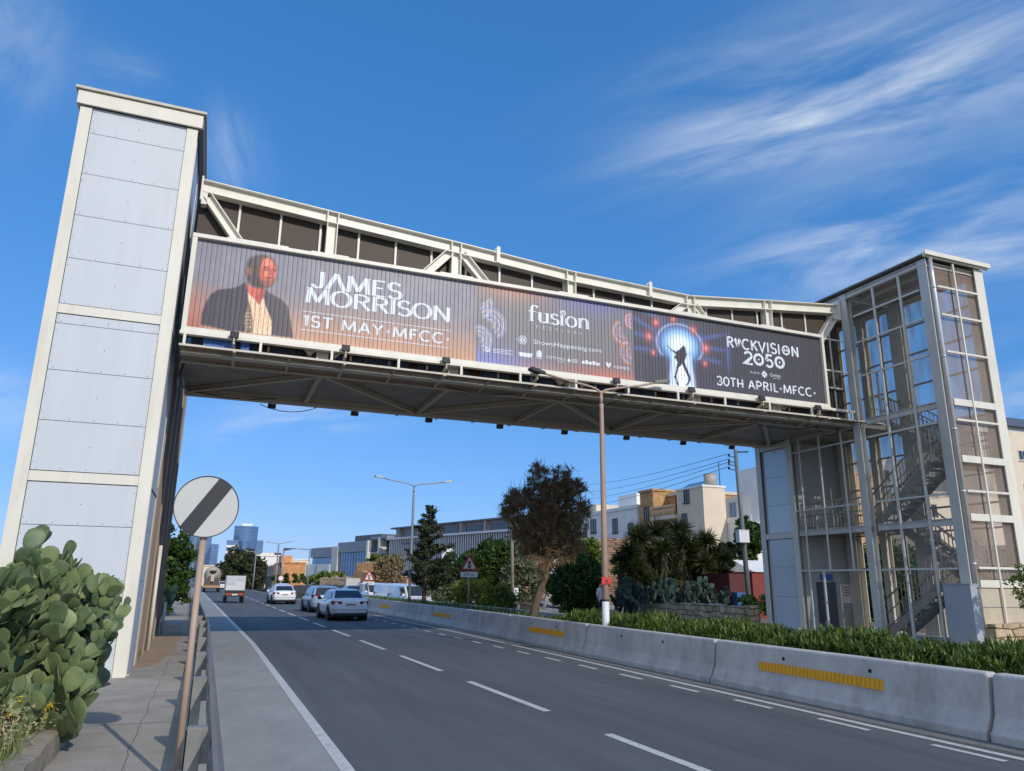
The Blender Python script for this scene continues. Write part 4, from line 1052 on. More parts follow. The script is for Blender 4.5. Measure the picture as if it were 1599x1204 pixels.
for x in (15.80, 16.64): disc(m, x, 8.805, .212, .12, 28); disc(m, x, 8.805, .035, 0, 12)
m.build('lettering', M_ink, bb)
m = MB(); typeset(m, 'IN AID OF', 15.42, 15.80, 8.31, 8.375)
bar(m, 15.96, 16.0, 8.21, 8.45); bar(m, 15.86, 16.10, 8.31, 8.35); 
for k in range(4): disc(m, 15.98+.065*math.cos(R(45+90*k)), 8.33+.065*math.sin(R(45+90*k)), .04, 0, 10, LY-.001)
typeset(m, 'Caritas', 16.20, 16.62, 8.29, 8.40); bar(m, 16.30, 16.62, 8.235, 8.245); m.build('lettering', M_ink, bb)
m = MB(); lettering(m, '30TH APRIL.MFCC.', 14.11, 18.05, 7.79, 8.065, .19, .16, 0, .09); m.build('lettering', M_ink, bb)

# ---------------------------------------------------------------- floodlights along both edges
def floodlight(x, y, z, front, label):
    t = thing('floodlight', label, 'floodlight', (x, y, z), 'floodlights lighting the billboard from the front ledge' if front else 'floodlights hanging from the rear ledge')
    s = -1 if front else 1
    m = MB()
    if front: m.beam((x, y+.95, z-.35), (x, y, z-.14), .06, .06); m.beam((x, y, z-.16), (x, y, z-.02), .03, .10)
    else: m.beam((x, y-.12, z+.02), (x+.16, y-.75, z+.02), .05, .05); m.beam((x, y-.1, z-.06), (x, y-.1, z+.05), .04, .06)
    m.build('arm', M_brace if front else M_ledge, t)
    m = MB()
    if front: m.prism([(-.10, -.03), (.10, -.03), (.10, .14), (-.10, .14)], 0, .09, lambda u, v, d: (x+u, y-.06+d+v*.35, z+v+.02))
    else: m.prism([(-.12, -.03), (.12, -.03), (.12, .12), (-.12, .12)], 0, .09, lambda u, v, d: (x+u, y-.06+d-v*.35, z-.14+v+.02))
    m.build('lamp_head', M_black, t, bevel=.01)
    m = MB()
    if front: m.add([(x-.085, y+.035+.1*.35, z+.0), (x+.085, y+.035+.1*.35, z), (x+.085, y+.035+.14*.35+.05, z+.14), (x-.085, y+.035+.14*.35+.05, z+.14)], [(0, 1, 2, 3)])
    else: m.box(x-.06, x+.06, y-.05, y+.06, z-.155, z-.148)
    m.build('lens', pm('lamp_lens', (.5, .5, .48), .2), t)
for i, x in enumerate((.05, 2.68, 5.30, 7.90, 10.40, 12.96, 15.56, 17.80)):
    floodlight(x, 18.10, 7.36 if i < 7 else 7.27, True, 'small black floodlight on the front ledge arm, %s from the left' % ORD[i])
for i, x in enumerate((1.37, 3.93, 6.40, 8.94, 11.42, 13.96, 16.44, 18.69)):
    floodlight(x, 23.72, 7.10, False, 'small dark floodlight hanging under the rear edge of the deck, %s from the left' % ORD[i])
# ================================================================ right stair tower
TX, TX2, TYN, TYM, TYL, TYF = 19.6, 22.1, 15.03, 18.25, 21.5, 23.46
TZ, TG = 11.7, .28
M_tgrey = pm('grey_painted_steel', srgb(202, 202, 197), .45, var=.08, scale=1.6, stain=.3, stain_scale=1.8, stain_col=srgb(128, 120, 108), stretch=(1, 1, .3))
M_sgalv = pm('galvanised_stair_steel', srgb(150, 145, 137), .5, metal=.1, var=.2, scale=6)
M_prail = pm('pale_rail', srgb(214, 214, 208), .45, var=.1, stain=.25, stain_scale=3)
M_film = perforated('fine_grey_mesh', srgb(150, 144, 134), .80, .02)
M_wfilm = glassy('wavy_clear_sheet', (.80, .86, .94), .26, .15, wave=.9)
M_tmesh = perforated('tan_perforated_sheet', srgb(170, 150, 134), .58, .02)
st = thing('stair_tower', 'open steel stair tower with clear and mesh sides at the right end of the bridge', 'tower', (20.8, 19, TG))
def col(x0, x1, y0, y1, z0=TG, z1=TZ-.1, mat=None, flange='y'):
    m = MB(); t = .03
    if flange == 'y': m.box(x0, x1, y0, y0+t, z0, z1); m.box(x0, x1, y1-t, y1, z0, z1); m.box((x0+x1)/2-.012, (x0+x1)/2+.012, y0+t, y1-t, z0, z1)
    else: m.box(x0, x0+t, y0, y1, z0, z1); m.box(x1-t, x1, y0, y1, z0, z1); m.box(x0+t, x1-t, (y0+y1)/2-.012, (y0+y1)/2+.012, z0, z1)
    return m.build('column', mat or M_tgrey, st)
col(TX, TX+.26, TYN, TYN+.31, flange='x'); col(TX2-.38, TX2, TYN, TYN+.36, flange='y', mat=M_cream)
col(TX, TX+.24, TYM-.02, TYM+.25, flange='x'); col(TX2-.34, TX2, TYM-.25, TYM+.25, flange='x', mat=M_creamd)
col(TX2-.34, TX2, TYL-.5, TYL-.06, flange='x', mat=M_creamd)
col(TX2-.3, TX2-.02, 19.7, 19.95, flange='x', mat=M_creamd)
# roof: sheet, deep beams, white fascia towards the camera
m = MB(); m.box(TX-.06, TX2+.14, TYN-.16, TYF+.1, TZ+.02, TZ+.06); m.build('roof', pm('dark_roof_sheet', srgb(140, 138, 134), .5, var=.15), st)
m = MB(); m.box(TX+.05, TX2-.05, TYN+.1, TYF-.1, TZ-.14, TZ-.12); m.build('ceiling', M_brown, st)
m = MB(); m.box(TX-.16, TX2+.12, TYN-.12, TYN-.05, TZ-.10, TZ+.015); m.box(TX-.2, TX2+.16, TYN-.19, TYN-.16, TZ-.06, TZ+.08); m.build('fascia', M_cream, st)
m = MB()
for x in (TX+.06, TX2-.06): m.ibeam((x, TYN+.05, TZ-.20), (x, TYF-.05, TZ-.20), .14, .18, .02)
for y in (TYN+.12, TYM, TYL): m.ibeam((TX+.15, y, TZ-.24), (TX2-.15, y, TZ-.24), .12, .16, .02)
m.build_each('roof_beam', M_tgrey, st)
m = MB()
for x0 in (20.25, 21.0, 21.75): m.box(x0, x0+.08, TYN+.5, TYF-.4, TZ-.30, TZ-.22)
m.build_each('purlin', M_creamd, st)
pp = MB(); pp.path([(TX+.12, TYN-.07, TZ-.12), (TX+.12, TYN-.075, 10.9), (TX+.125, TYN-.075, .75)], .062, 12)
for z in (10.6, 8.4, 6.2, 4.4, 2.4): pp.tube((TX+.12, TYN-.075, z), (TX+.12, TYN-.075, z+.05), .074, n=12)
pp.build('drainpipe', pm('bright_metal_pipe', srgb(214, 214, 212), .3, metal=.5, var=.08), st)
# side towards the road: rails, mullions, beams
ZR = (10.69, 9.75, 8.58, 6.50, 4.40, 2.30)
m = MB()
for z in ZR:
    m.beam((TX+.05, TYN+.36, z), (TX+.05, TYM-.25, z), .05, .055); 
    if z < 7: m.beam((TX+.05, TYM+.25, z), (TX+.05, TYL, z), .05, .055)
m.build_each('side_rail', M_prail, st)
m = MB()
for y in (16.08, 17.10): m.beam((TX+.02, y, TG), (TX+.02, y, TZ-.28), .06, .06)
for y in (19.1, 20.12, 21.1): m.beam((TX+.02, y, 2.3 if y < 20.5 else TG), (TX+.02, y, 6.9), .045, .045)
m.beam((TX, 20.42, TG), (TX, 20.42, 2.26), .06, .06)
m.build_each('side_mullion', M_prail, st)
m = MB()
for z in (7.02, 3.60): m.ibeam((TX+.08, TYN+.36, z), (TX+.08, TYM-.25, z), .10, .20, .02); m.ibeam((TX+.08, TYM+.25, z), (TX+.08, TYL, z), .10, .20, .02)
m.build_each('floor_beam', M_tgrey, st)
m = MB()
for y0, y1, z0, z1 in ((TYN+.32, TYM-.04, 7.12, 11.35), (TYN+.36, TYM-.25, 3.7, 6.92), (TYN+.36, TYM-.25, 1.9, 3.5)): m.add([(TX+.09, y0, z0), (TX+.09, y1, z0), (TX+.09, y1, z1), (TX+.09, y0, z1)], [(0, 1, 2, 3)])
m.build_each('side_sheet', M_film, st, recalc=False)
# far side: same grid with wavy clear sheets
m = MB()
for z in (10.6, 9.6, 8.5, 7.0, 6.2, 5.2, 4.3, 3.55, 2.4): m.beam((TX2-.06, TYN+.36, z), (TX2-.06, TYL, z), .05, .06)
for y in (16.1, 17.15, 19.1, 20.6): m.beam((TX2-.05, y, TG), (TX2-.05, y, TZ-.28), .055, .055)
m.build_each('far_rail', M_sgalv, st)
m = MB(); m.add([(TX2-.02, TYN+.3, 4.6), (TX2-.02, TYL, 4.6), (TX2-.02, TYL, TZ-.3), (TX2-.02, TYN+.3, TZ-.3)], [(0, 1, 2, 3)]); m.build('far_sheet', M_wfilm, st, recalc=False)
# end towards the camera: tan mesh behind white rails
m = MB()
for z in (10.72, 9.81, 8.63, 6.54, 4.46, 2.32): m.beam((TX+.34, TYN-.02, z), (TX2-.38, TYN-.02, z), .05, .06)
for z in (7.08, 5.39, 3.72, 1.89): m.box(TX+.34, TX2-.38, TYN-.03, TYN+.08, z-.10, z+.10)
m.beam((20.72, TYN-.04, TG), (20.72, TYN-.04, TZ-.12), .05, .05)
m.build_each('end_rail', M_cream, st)
m = MB(); m.add([(TX+.30, TYN+.1, 1.99), (TX2-.3, TYN+.1, 1.99), (TX2-.3, TYN+.1, TZ-.12), (TX+.30, TYN+.1, TZ-.12)], [(0, 1, 2, 3)]); m.build('end_mesh', M_tmesh, st, recalc=False)
m = MB(); m.box(TX+.34, TX2-.36, TYN+.02, TYN+.04, TG, 1.78); m.build('end_panel', pm('beige_panel', srgb(196, 184, 162), .6, var=.08, stain=.3, stain_scale=1.4), st)
m = MB()
for z in (.80, 1.25): m.box(TX+.34, TX2-.36, TYN+.012, TYN+.018, z, z+.02)
m.build('end_panel_seams', M_seam, st)
# landings and flights
def landing(x0, x1, y0, y1, z):
    m = MB(); m.box(x0, x1, y0, y1, z-.06, z); m.beam((x0, y0+.04, z-.1), (x1, y0+.04, z-.1), .06, .14); m.beam((x0, y1-.04, z-.1), (x1, y1-.04, z-.1), .06, .14); m.build('landing', M_sgalv, st)
landing(19.75, 22.0, TYN+.4, 16.15, 1.90); landing(19.75, 22.0, TYM+.05, TYL-.04, 3.66); landing(19.75, 22.0, TYN+.4, 16.0, 5.42); landing(19.72, 22.0, TYM+.0, TYL-.04, 7.06)
def rails(m, p, q, h=.95, n=16):
    p, q = Vector(p), Vector(q)
    for k in (h, h*.55, .12): m.tube(p+Vector((0, 0, k)), q+Vector((0, 0, k)), .018 if k < h else .026, n=6)
    for i in range(n+1):
        a = p.lerp(q, i/n); m.tube(a, a+Vector((0, 0, h)), .011 if i % 4 else .02, n=5, caps=False)
def flight(x0, x1, y0, z0, y1, z1):
    m = MB()
    for x in (x0, x1): m.beam((x, y0, z0-.02), (x, y1, z1-.02), .025, .24, (0, 0, 1))
    m.build_each('stringer', M_sgalv, st)
    m = MB(); n = int(abs(z1-z0)/.185)
    for i in range(1, n):
        t = i/n; y, z = y0+(y1-y0)*t, z0+(z1-z0)*t; m.box(x0+.02, x1-.02, y-.13, y+.13, z-.015, z+.015); m.box(x0+.02, x1-.02, y-.13, y-.12, z-.06, z-.015)
    m.build('treads', M_sgalv, st)
    for x in (x0, x1):
        m = MB(); rails(m, (x, y0, z0+.06), (x, y1, z1+.06)); m.build('handrail', M_sgalv, st)
flight(19.95, 20.8, 18.35, .34, 16.15, 1.90); flight(21.05, 21.9, 16.15, 1.90, 18.3, 3.66); flight(19.95, 20.8, 18.35, 3.66, 16.0, 5.42); flight(21.05, 21.9, 16.0, 5.42, 18.3, 7.06)
for p, q, n in (((19.85, TYN+.45, 1.9), (21.95, TYN+.45, 1.9), 16), ((19.85, TYN+.45, 5.42), (21.95, TYN+.45, 5.42), 16), ((20.9, 18.4, 7.06), (21.95, 18.4, 7.06), 9), ((21.95, TYN+.5, 5.42), (21.95, 16, 5.42), 6), ((20.3, 18.3, 7.06), (20.9, 18.3, 7.06), 5), ((19.75, 18.6, 3.66), (19.75, 21.4, 3.66), 20)):
    m = MB(); rails(m, p, q, .95, n); m.build('landing_rail', M_sgalv, st)
m = MB(); m.beam((TX+.06, 17.35, 7.12), (TX+.06, 17.35, 8.55), .05, .05); m.beam((TX+.06, 17.6, 7.12), (TX+.06, 17.6, 8.55), .03, .03); m.build_each('gate_post', M_galv, st)
# lift shaft at the far end of the tower
m = MB()
for y in (TYL+.125, TYF-.125): m.box(TX, TX+.02, y-.125, y+.125, TG-.2, TZ-.1); m.box(TX+.02, TX+.2, y-.012, y+.012, TG-.2, TZ-.1)
m.build('shaft_column', M_cream, st)
m = MB()
for z in (3.56, 6.9): m.box(TX+.015, TX+.08, TYL+.26, TYF-.26, z-.1, z+.1)
m.build_each('shaft_beam', M_cream, st)
panelwall('shaft_panels', [(TG-.2, 1.4), (1.4, 2.45), (2.45, 3.45), (3.67, 4.7), (4.7, 5.75), (5.75, 6.79), (7.01, 8.1), (8.1, 9.2), (9.2, 10.3), (10.3, TZ-.14)], lambda u, z, d: (TX+.12-d, u, z), TYL+.26, TYF-.26, parent=st, mat=pm('glossy_shaft_panel', srgb(208, 218, 228), .18, var=.03, spec=1.0, coat=.3))
m = MB(); m.box(TX+.13, TX2, TYL+.27, TYF-.02, TG, TZ-.14); m.build('shaft_core', M_seam, st)
m = MB()
for i in range(5): m.box(TX+.14+.48*i, TX+.14+.48*i+.47, TYL-.03, TYL+.02, 2.25, TZ-.3)
m.box(TX+.14, 20.2, TYL-.03, TYL+.02, TG, 2.24); m.box(21.12, TX2, TYL-.03, TYL+.02, TG, 2.24); m.box(20.2, 21.12, TYL-.03, TYL+.02, 1.92, 2.24)
m.build('shaft_front', pm('grey_shaft_sheet', srgb(170, 168, 160), .5, var=.06, stain=.25, stain_scale=1.5), st)
m = MB(); m.box(20.22, 20.65, TYL+.0, TYL+.02, TG, 1.9); m.box(20.66, 21.10, TYL+.0, TYL+.02, TG, 1.9); m.build('lift_door', pm('brushed_lift_door', srgb(78, 80, 84), .35, metal=.6, var=.1, scale=8, stretch=(6, 1, .3)), st)
sg = MB(); sg.box(20.42, 20.98, TYL-.06, TYL-.035, 1.98, 2.2); o = sg.build('lift_sign', pm('blue_sign', srgb(48, 92, 160), .4), st)
nb = MB(); nb.box(21.36, 21.78, TYL-.05, TYL-.035, 1.2, 1.85); nb.build('notice', pm('notice_white', srgb(224, 222, 214), .5), st)
nb = MB()
for i in range(4): nb.box(21.40, 21.74-.06*(i % 2), TYL-.056, TYL-.051, 1.72-.09*i, 1.75-.09*i)
nb.build('notice_lines', pm('notice_red', srgb(180, 64, 58), .5), st)
m = MB(); m.box(19.45, 22.4, 14.85, 23.7, -.2, TG+.01); m.build('plinth', M_conc, st)
# plain grey service box beside the near corner column
sb = MB(); sb.box(19.22, 19.52, 14.78, 15.62, .2, 1.86); sb.box(19.20, 19.54, 14.76, 15.64, 1.86, 1.89); sb.box(19.212, 19.22, 14.83, 15.57, .26, 1.8)
tag(sb.build('service_cabinet', pm('cabinet_grey', srgb(168, 174, 182), .5, var=.05, stain=.15), bevel=.006), 'plain grey service cabinet standing against the near corner of the stair tower', 'cabinet')
# ================================================================ street furniture
M_pole = pm('beige_pole_paint', srgb(176, 152, 134), .5, var=.08, scale=3, stain=.35, stain_scale=5, stain_col=srgb(140, 104, 80), stretch=(1, 1, .3))
M_gpole = pm('grey_pole', srgb(150, 156, 160), .45, metal=.3, var=.08)
M_white = pm('white_paint', srgb(222, 224, 226), .45, var=.04, stain=.1)
M_sign = pm('sign_white', srgb(196, 196, 192), .45, var=.05, scale=2.5, stain=.12, stain_scale=5)
M_sblack = pm('sign_black', srgb(44, 46, 52), .45, var=.1)
M_sred = pm('sign_red', srgb(170, 40, 46), .4, var=.06)
# end of restrictions sign
sx, sy = -.06, 8.57
t = thing('road_sign', 'round white road sign with a broad black diagonal band on a beige pole', 'road sign', (sx, sy, -.16))
c0 = at(322.5, 791, sy); rr = .318
m = MB(); m.tube((sx, sy+.045, -.2), (sx, sy+.045, 2.27), .033, n=14); m.tube((sx, sy+.045, 2.20), (sx, sy+.045, 2.29), .037, n=14); m.tube((sx, sy+.045, 2.27), (sx, sy+.045, c0.z+.1), .03); m.build('pole', M_pole, t)
m = MB(); m.tube((c0.x, sy, c0.z), (c0.x, sy+.008, c0.z), rr, n=64); m.build('sign_plate', M_sign, t)
m = MB()
for i in range(64):
    a, b = 2*math.pi*i/64, 2*math.pi*(i+1)/64
    m.add([(c0.x+r*math.cos(g), y, c0.z+r*math.sin(g)) for g in (a, b) for r, y in ((rr+.006, sy-.006), (rr+.006, sy+.014), (rr-.004, sy-.006))], [(0, 1, 4, 3), (0, 3, 5, 2)])
m.build('rim', M_sblack, t)
ba = math.atan2(80, 52); bw = .082; hl = math.sqrt(rr*rr-bw*bw); pts = []
for k in range(7):
    a = -math.asin(bw/rr)+2*math.asin(bw/rr)*k/6; pts.append((rr*.985*math.cos(a), rr*.985*math.sin(a)))
pts += [(-x, -y) for x, y in pts]
m = MB(); m.add([(c0.x+x*math.cos(ba)-y*math.sin(ba), sy-.003, c0.z+x*math.sin(ba)+y*math.cos(ba)) for x, y in pts], [tuple(range(14))]); m.build('diagonal_band', M_sblack, t)
m = MB(); m.box(sx-.05, sx+.05, sy+.012, sy+.08, c0.z-.12, c0.z-.09); m.box(sx-.05, sx+.05, sy+.012, sy+.08, c0.z+.05, c0.z+.08); m.build('clamp', M_galv, t)

# double-arm street lamps in the median
def lamp(x, y, base, top, tipl, tipr, label, mat, rb=.075, rt=.052, whiteband=None, detail=True):
    """fork lamp: the pole top forks into two rising arms that each carry a flat lantern"""
    t = thing('street_lamp', label, 'street lamp', (x, y, base), 'double arm street lamps along the median')
    m = MB(); zt = top-.35
    m.path([(x, y, base), (x, y, base+(zt-base)*.5), (x, y, zt-.12), (x, y, zt)], [rb, (rb+rt)/2, rt, rt*1.15], 14); m.path([(x, y, zt), (x, y, top-.05)], [rt*.8, rt*.75], 12)
    m.build('pole', mat, t)
    for tip in (tipl, tipr):
        if tip is None: continue
        s = 1 if tip[0] > x else -1; m = MB()
        p0 = Vector((x, y, top-.06)); p3 = Vector((tip[0], y, tip[1])); L = abs(tip[0]-x)
        pts = [p0, Vector((x+s*.07, y, top+.02)), Vector((x+s*.16, y, top+.075)), Vector((x+s*.32, y, top+.12)), p3.lerp(Vector((x+s*.32, y, top+.12)), .5), p3-Vector((s*.35, 0, .05))]
        m.path(pts, [rt*.62, rt*.6, rt*.58, rt*.55, rt*.5, rt*.48], 8); m.build('arm', mat, t)
        m = MB(); a, b = p3-Vector((s*.42, 0, .045)), p3+Vector((s*.08, 0, .03))
        m.add([(a.x, y-.05, a.z-.03), (a.x, y+.05, a.z-.03), (b.x-s*.08, y+.11, b.z-.05), (b.x-s*.08, y-.11, b.z-.05), (b.x, y-.05, b.z-.03), (b.x, y+.05, b.z-.03),
               (a.x, y-.04, a.z+.04), (a.x, y+.04, a.z+.04), (b.x-s*.1, y+.09, b.z+.05), (b.x-s*.1, y-.09, b.z+.05), (b.x, y-.04, b.z+.01), (b.x, y+.04, b.z+.01)],
              [(0, 3, 2, 1), (3, 4, 5, 2), (6, 7, 8, 9), (9, 8, 11, 10), (0, 1, 7, 6), (1, 2, 8, 7), (2, 5, 11, 8), (5, 4, 10, 11), (4, 3, 9, 10), (3, 0, 6, 9)]); m.build('lantern', M_black if mat is M_pole else M_gpole, t)
    return t
l1 = lamp(9.80, 17.95, .25, 7.0, (7.66, 7.40), (11.98, 7.52), 'near street lamp with a beige pole, red plate and white foot before the footbridge', M_pole, .092, .06)
zb = at(940, 939, 17.95).z
m = MB(); m.tube((9.80, 17.95, .24), (9.80, 17.95, zb), .096, .095, 16); m.build('white_foot', M_white, l1)
m = MB(); m.tube((9.80, 17.95, zb), (9.80, 17.95, zb+.05), .099, n=16); m.build('black_band', M_sblack, l1)
zp = at(938, 907, 17.85).z
m = MB(); m.box(9.80-.15, 9.80+.13, 17.85, 17.862, zp-.09, zp+.09); m.build('red_plate', pm('red_plate', srgb(206, 62, 50), .45, var=.06), l1)
m = MB()
for k, (w, h) in enumerate(((.10, .012), (.14, .012))): m.box(9.79-w/2, 9.79+w/2, 17.846, 17.849, zp-.05-.03*k, zp-.05-.03*k+h)
m.add([(9.79-.04, 17.847, zp-.02), (9.79+.04, 17.847, zp-.02), (9.79, 17.847, zp+.055)], [(0, 1, 2)]); m.build('plate_print', M_sblack, l1)
lamp(10.02, 39.6, .2, 6.8, (7.9, 7.2), (12.15, 7.16), 'grey double arm street lamp rising behind the dark pine in the median', M_gpole, .085, .06)
lamp(9.25, 113, 0, 6.75, (7.1, 7.1), (11.3, 7.2), 'distant grey double arm street lamp beside the orange stone building', M_gpole, .13, .10)
lamp(at(396, 905, 150).x, 150, 0, 6.7, (at(383, 872, 150).x, 7.0), (at(412, 872, 150).x, 7.1), 'farthest double arm street lamp in front of the dark trees', M_gpole, .14, .1)
lamp(-1.3, 84, -.1, 7.0, None, (.75, 7.3), 'single arm lamp rising behind the round road sign on the left', M_gpole, .09, .07)

# warning triangles for the traffic lights
def tri_sign(px, pt, pb, Y, text, label, ground=.25):
    a, b = at(px, pt, Y), at(px, pb, Y); h = a.z-b.z; s = h*2/math.sqrt(3)
    t = thing('warning_sign', label, 'road sign', (a.x, Y, ground))
    m = MB(); m.tube((a.x, Y+.05, ground), (a.x, Y+.05, a.z-.1), .032); m.build('pole', M_gpole, t)
    def rt(sc, y): cz = b.z+h/3; return [(a.x+s/2*sc*u, y, cz+v*sc*h/3) for u, v in ((-1, -1), (1, -1), (0, 2))]
    m = MB(); m.add(rt(1, Y)+rt(1, Y+.012), [(0, 1, 2), (5, 4, 3), (0, 3, 4, 1), (1, 4, 5, 2), (2, 5, 3, 0)]); m.build('border', M_sred, t, bevel=.01)
    m = MB(); m.add(rt(.68, Y-.004), [(0, 1, 2)]); m.build('face', M_white, t)
    cz = b.z+h*.34
    m = MB(); m.box(a.x-s*.075, a.x+s*.075, Y-.012, Y-.008, cz-h*.20, cz+h*.22); m.build('pictogram', M_sblack, t)
    for k, c in enumerate(((190, 30, 30), (220, 160, 30), (40, 140, 70))):
        m = MB(); z = cz+h*(.14-.13*k); m.tube((a.x, Y-.017, z), (a.x, Y-.013, z), s*.052, n=12); m.build('light', pm('pictogram_%d' % c[0], srgb(*c), .4), t)
    m = MB(); m.box(a.x-s*.46, a.x+s*.46, Y, Y+.01, b.z-h*.38, b.z-h*.07); m.build('distance_plate', M_white, t)
    m = MB(); typeset(m, text, a.x-s*.28, a.x+s*.28, b.z-h*.30, b.z-h*.14, Y-.003); m.build('lettering', M_sblack, t)
tri_sign(733.5, 864, 891, 31, '50 m', 'red bordered triangle sign for traffic lights with a 50 m plate, nearer of the two')
tri_sign(577, 890, 907, 49, '75 m', 'smaller looking triangle sign for traffic lights above the white van, farther of the two')
# direction sign far on and the frame over the side road
g1, g2, g3, g4 = at(443.6, 856, 96), at(438, 912, 96), at(484, 858, 96), at(480, 916, 96)
t = thing('gantry_frame', 'thin metal frame with a top bar and dark wedge by the orange building', 'gantry', (g2.x, 96, 0))
m = MB(); m.tube((g2.x, 96, 0), g1, .10); m.build('post', M_gpole, t)
m = MB(); m.tube((g4.x, 96, 0), g3, .09); m.build('post', M_gpole, t)
m = MB(); m.tube(g1, g3, .06); m.build('top_bar', M_gpole, t)
p = at(462, 857.4, 96); q = at(443.8, 861, 96)
m = MB(); m.prism([(0, 0), (1, 0), (0, -1)], 0, .06, lambda u, v, d: (g1.x+(p.x-g1.x)*u, 95.9+d, g1.z+(g1.z-q.z)*v)); m.build('wedge', pm('dark_green_sheet', srgb(58, 78, 84), .5), t)
t = thing('round_sign', 'small round sign on a thin post at the gap in the median', 'road sign', (at(438.5, 930, 88).x, 88, 0))
p = at(438.5, 903, 88); m = MB(); m.tube((p.x, 88, 0), (p.x, 88, p.z), .05); m.build('post', M_gpole, t)
m = MB(); m.tube((p.x, 87.93, p.z), (p.x, 87.96, p.z), .34, n=24); m.build('border', M_sred, t); m = MB(); m.tube((p.x, 87.91, p.z), (p.x, 87.93, p.z), .25, n=24); m.build('face', M_white, t)

# utility pole on the right with box, insulators; wires run off to the left
UY = 29.5
ub, ut = at(1171, 950, UY), at(1148, 702, UY)
t = thing('utility_pole', 'grey utility pole with a white box, beside the lift shaft on the right', 'utility pole', (ub.x, UY, .3))
M_steelp = pm('weathered_pole', srgb(112, 118, 120), .6, var=.12, stain=.3)
m = MB(); m.path([(ub.x, UY, .2), (ub.x+(ut.x-ub.x)*.5, UY, (ub.z+ut.z)/2), (ut.x, UY, ut.z)], [.13, .11, .085], 10); m.build('pole', M_steelp, t)
bx = at(1158, 838, UY-.2); m = MB(); m.box(bx.x-.30, bx.x+.28, UY-.42, UY-.14, bx.z-.28, bx.z+.28); m.box(bx.x-.32, bx.x+.30, UY-.44, UY-.12, bx.z+.28, bx.z+.31); m.build('meter_box', M_white, t, bevel=.01)
m = MB(); INS = []
for py in (714, 722, 727, 734):
    a = at(1148, py, UY); m.tube((a.x-.02, UY, a.z), (a.x-.38, UY, a.z+.02), .02, n=6); m.tube((a.x-.36, UY, a.z+.02), (a.x-.36, UY, a.z+.14), .05, n=8); INS.append((a.x-.36, UY, a.z+.15))
a = at(1148, 706, UY); m.tube((a.x, UY, a.z), (a.x+.7, UY-.1, a.z+.05), .035, n=6); m.build('insulators', M_sblack, t)
far = [at(880, 757+12*k, 92) for k in range(4)]
w = MB()
for p, q in zip(INS, far):
    p = Vector(p); pts = [p.lerp(q, i/18)+Vector((0, 0, -.55*(1-(i/9-1)**2))) for i in range(19)]
    w.path(pts, .014, 5)
tag(w.build('overhead_wires', M_sblack), 'four dark overhead wires sagging left from the utility pole over the houses', 'wires')
t = thing('wooden_pole', 'slim pale pole standing by the side lane left of the leaning tree', 'utility pole', (at(800, 942, 42).x, 42, .1))
p, q = at(801, 942, 42), at(799, 735, 42); m = MB(); m.path([(p.x, 42, .1), (q.x, 42, q.z-1.2)], [.11, .09], 8); m.build('pole', pm('pale_timber', srgb(150, 142, 128), .8, var=.15), t)
m = MB(); m.box(p.x-.02, p.x+.26, 41.8, 41.95, .9, 1.5); m.build('meter_box', M_white, t)
# ================================================================ vehicles
M_tyre = pm('tyre_rubber', (.016, .016, .017), .8, var=.2)
M_rim = pm('alloy_rim', srgb(150, 152, 156), .35, metal=.7, var=.1)
M_cglass = pm('dark_car_glass', (.018, .026, .036), .06, var=.1, spec=.9)
M_tail = pm('tail_lamp_red', srgb(124, 22, 28), .2, var=.1)
M_plate = pm('number_plate', srgb(206, 208, 204), .4)
M_trim = pm('black_trim', (.02, .02, .022), .5)
M_carsilver = pm('silver_car_paint', srgb(234, 236, 239), .3, metal=.05, var=.02, coat=.6)
M_carwhite = pm('white_car_paint', srgb(226, 228, 232), .3, var=.02, coat=.6)
M_carblue = pm('dark_blue_car_paint', srgb(52, 66, 92), .3, metal=.3, var=.03, coat=.6)
M_head = pm('headlamp_glass', srgb(220, 226, 232), .08, spec=.9)
def panel(A, B, C, D, u0, u1, v0, v1, off):
    """a pane on the face A B C D (A-B bottom, D-C top), inset, and proud of it by off"""
    A, B, C, D = map(Vector, (A, B, C, D)); n = (B-A).cross(D-A).normalized()
    f = lambda u, v: (A.lerp(B, u)).lerp(D.lerp(C, u), v)+n*off
    return [f(u0, v0), f(u1, v0), f(u1, v1), f(u0, v1)]
def wheel(parent, x, y, r, w=.2):
    s = 1 if x > 0 else -1
    m = MB(); n = 22; prof = [(-.0, .62), (-.0, .90), (.03, 1.0), (w-.03, 1.0), (w, .90), (w, .55)]
    vs_ = [(x-s*d, y+r*k*math.cos(2*math.pi*i/n), r+r*k*math.sin(2*math.pi*i/n)) for d, k in prof for i in range(n)]
    m.add(vs_, [(j*n+i, j*n+(i+1) % n, (j+1)*n+(i+1) % n, (j+1)*n+i) for j in range(len(prof)-1) for i in range(n)], 0, True); wo = m.build('wheel', M_tyre, parent, local=True)
    m = MB(); m.tube((x-s*.03, y, r), (x-s*.06, y, r), r*.63, n=18)
    for k in range(5):
        a = 2*math.pi*k/5; m.beam((x-s*.018, y+r*.12*math.cos(a), r+r*.12*math.sin(a)), (x-s*.018, y+r*.6*math.cos(a), r+r*.6*math.sin(a)), .05, .03, (1, 0, 0))
    m.tube((x-s*.005, y, r), (x-s*.05, y, r), r*.16, n=10); rm = m.build('rim', M_rim, wo, local=True)
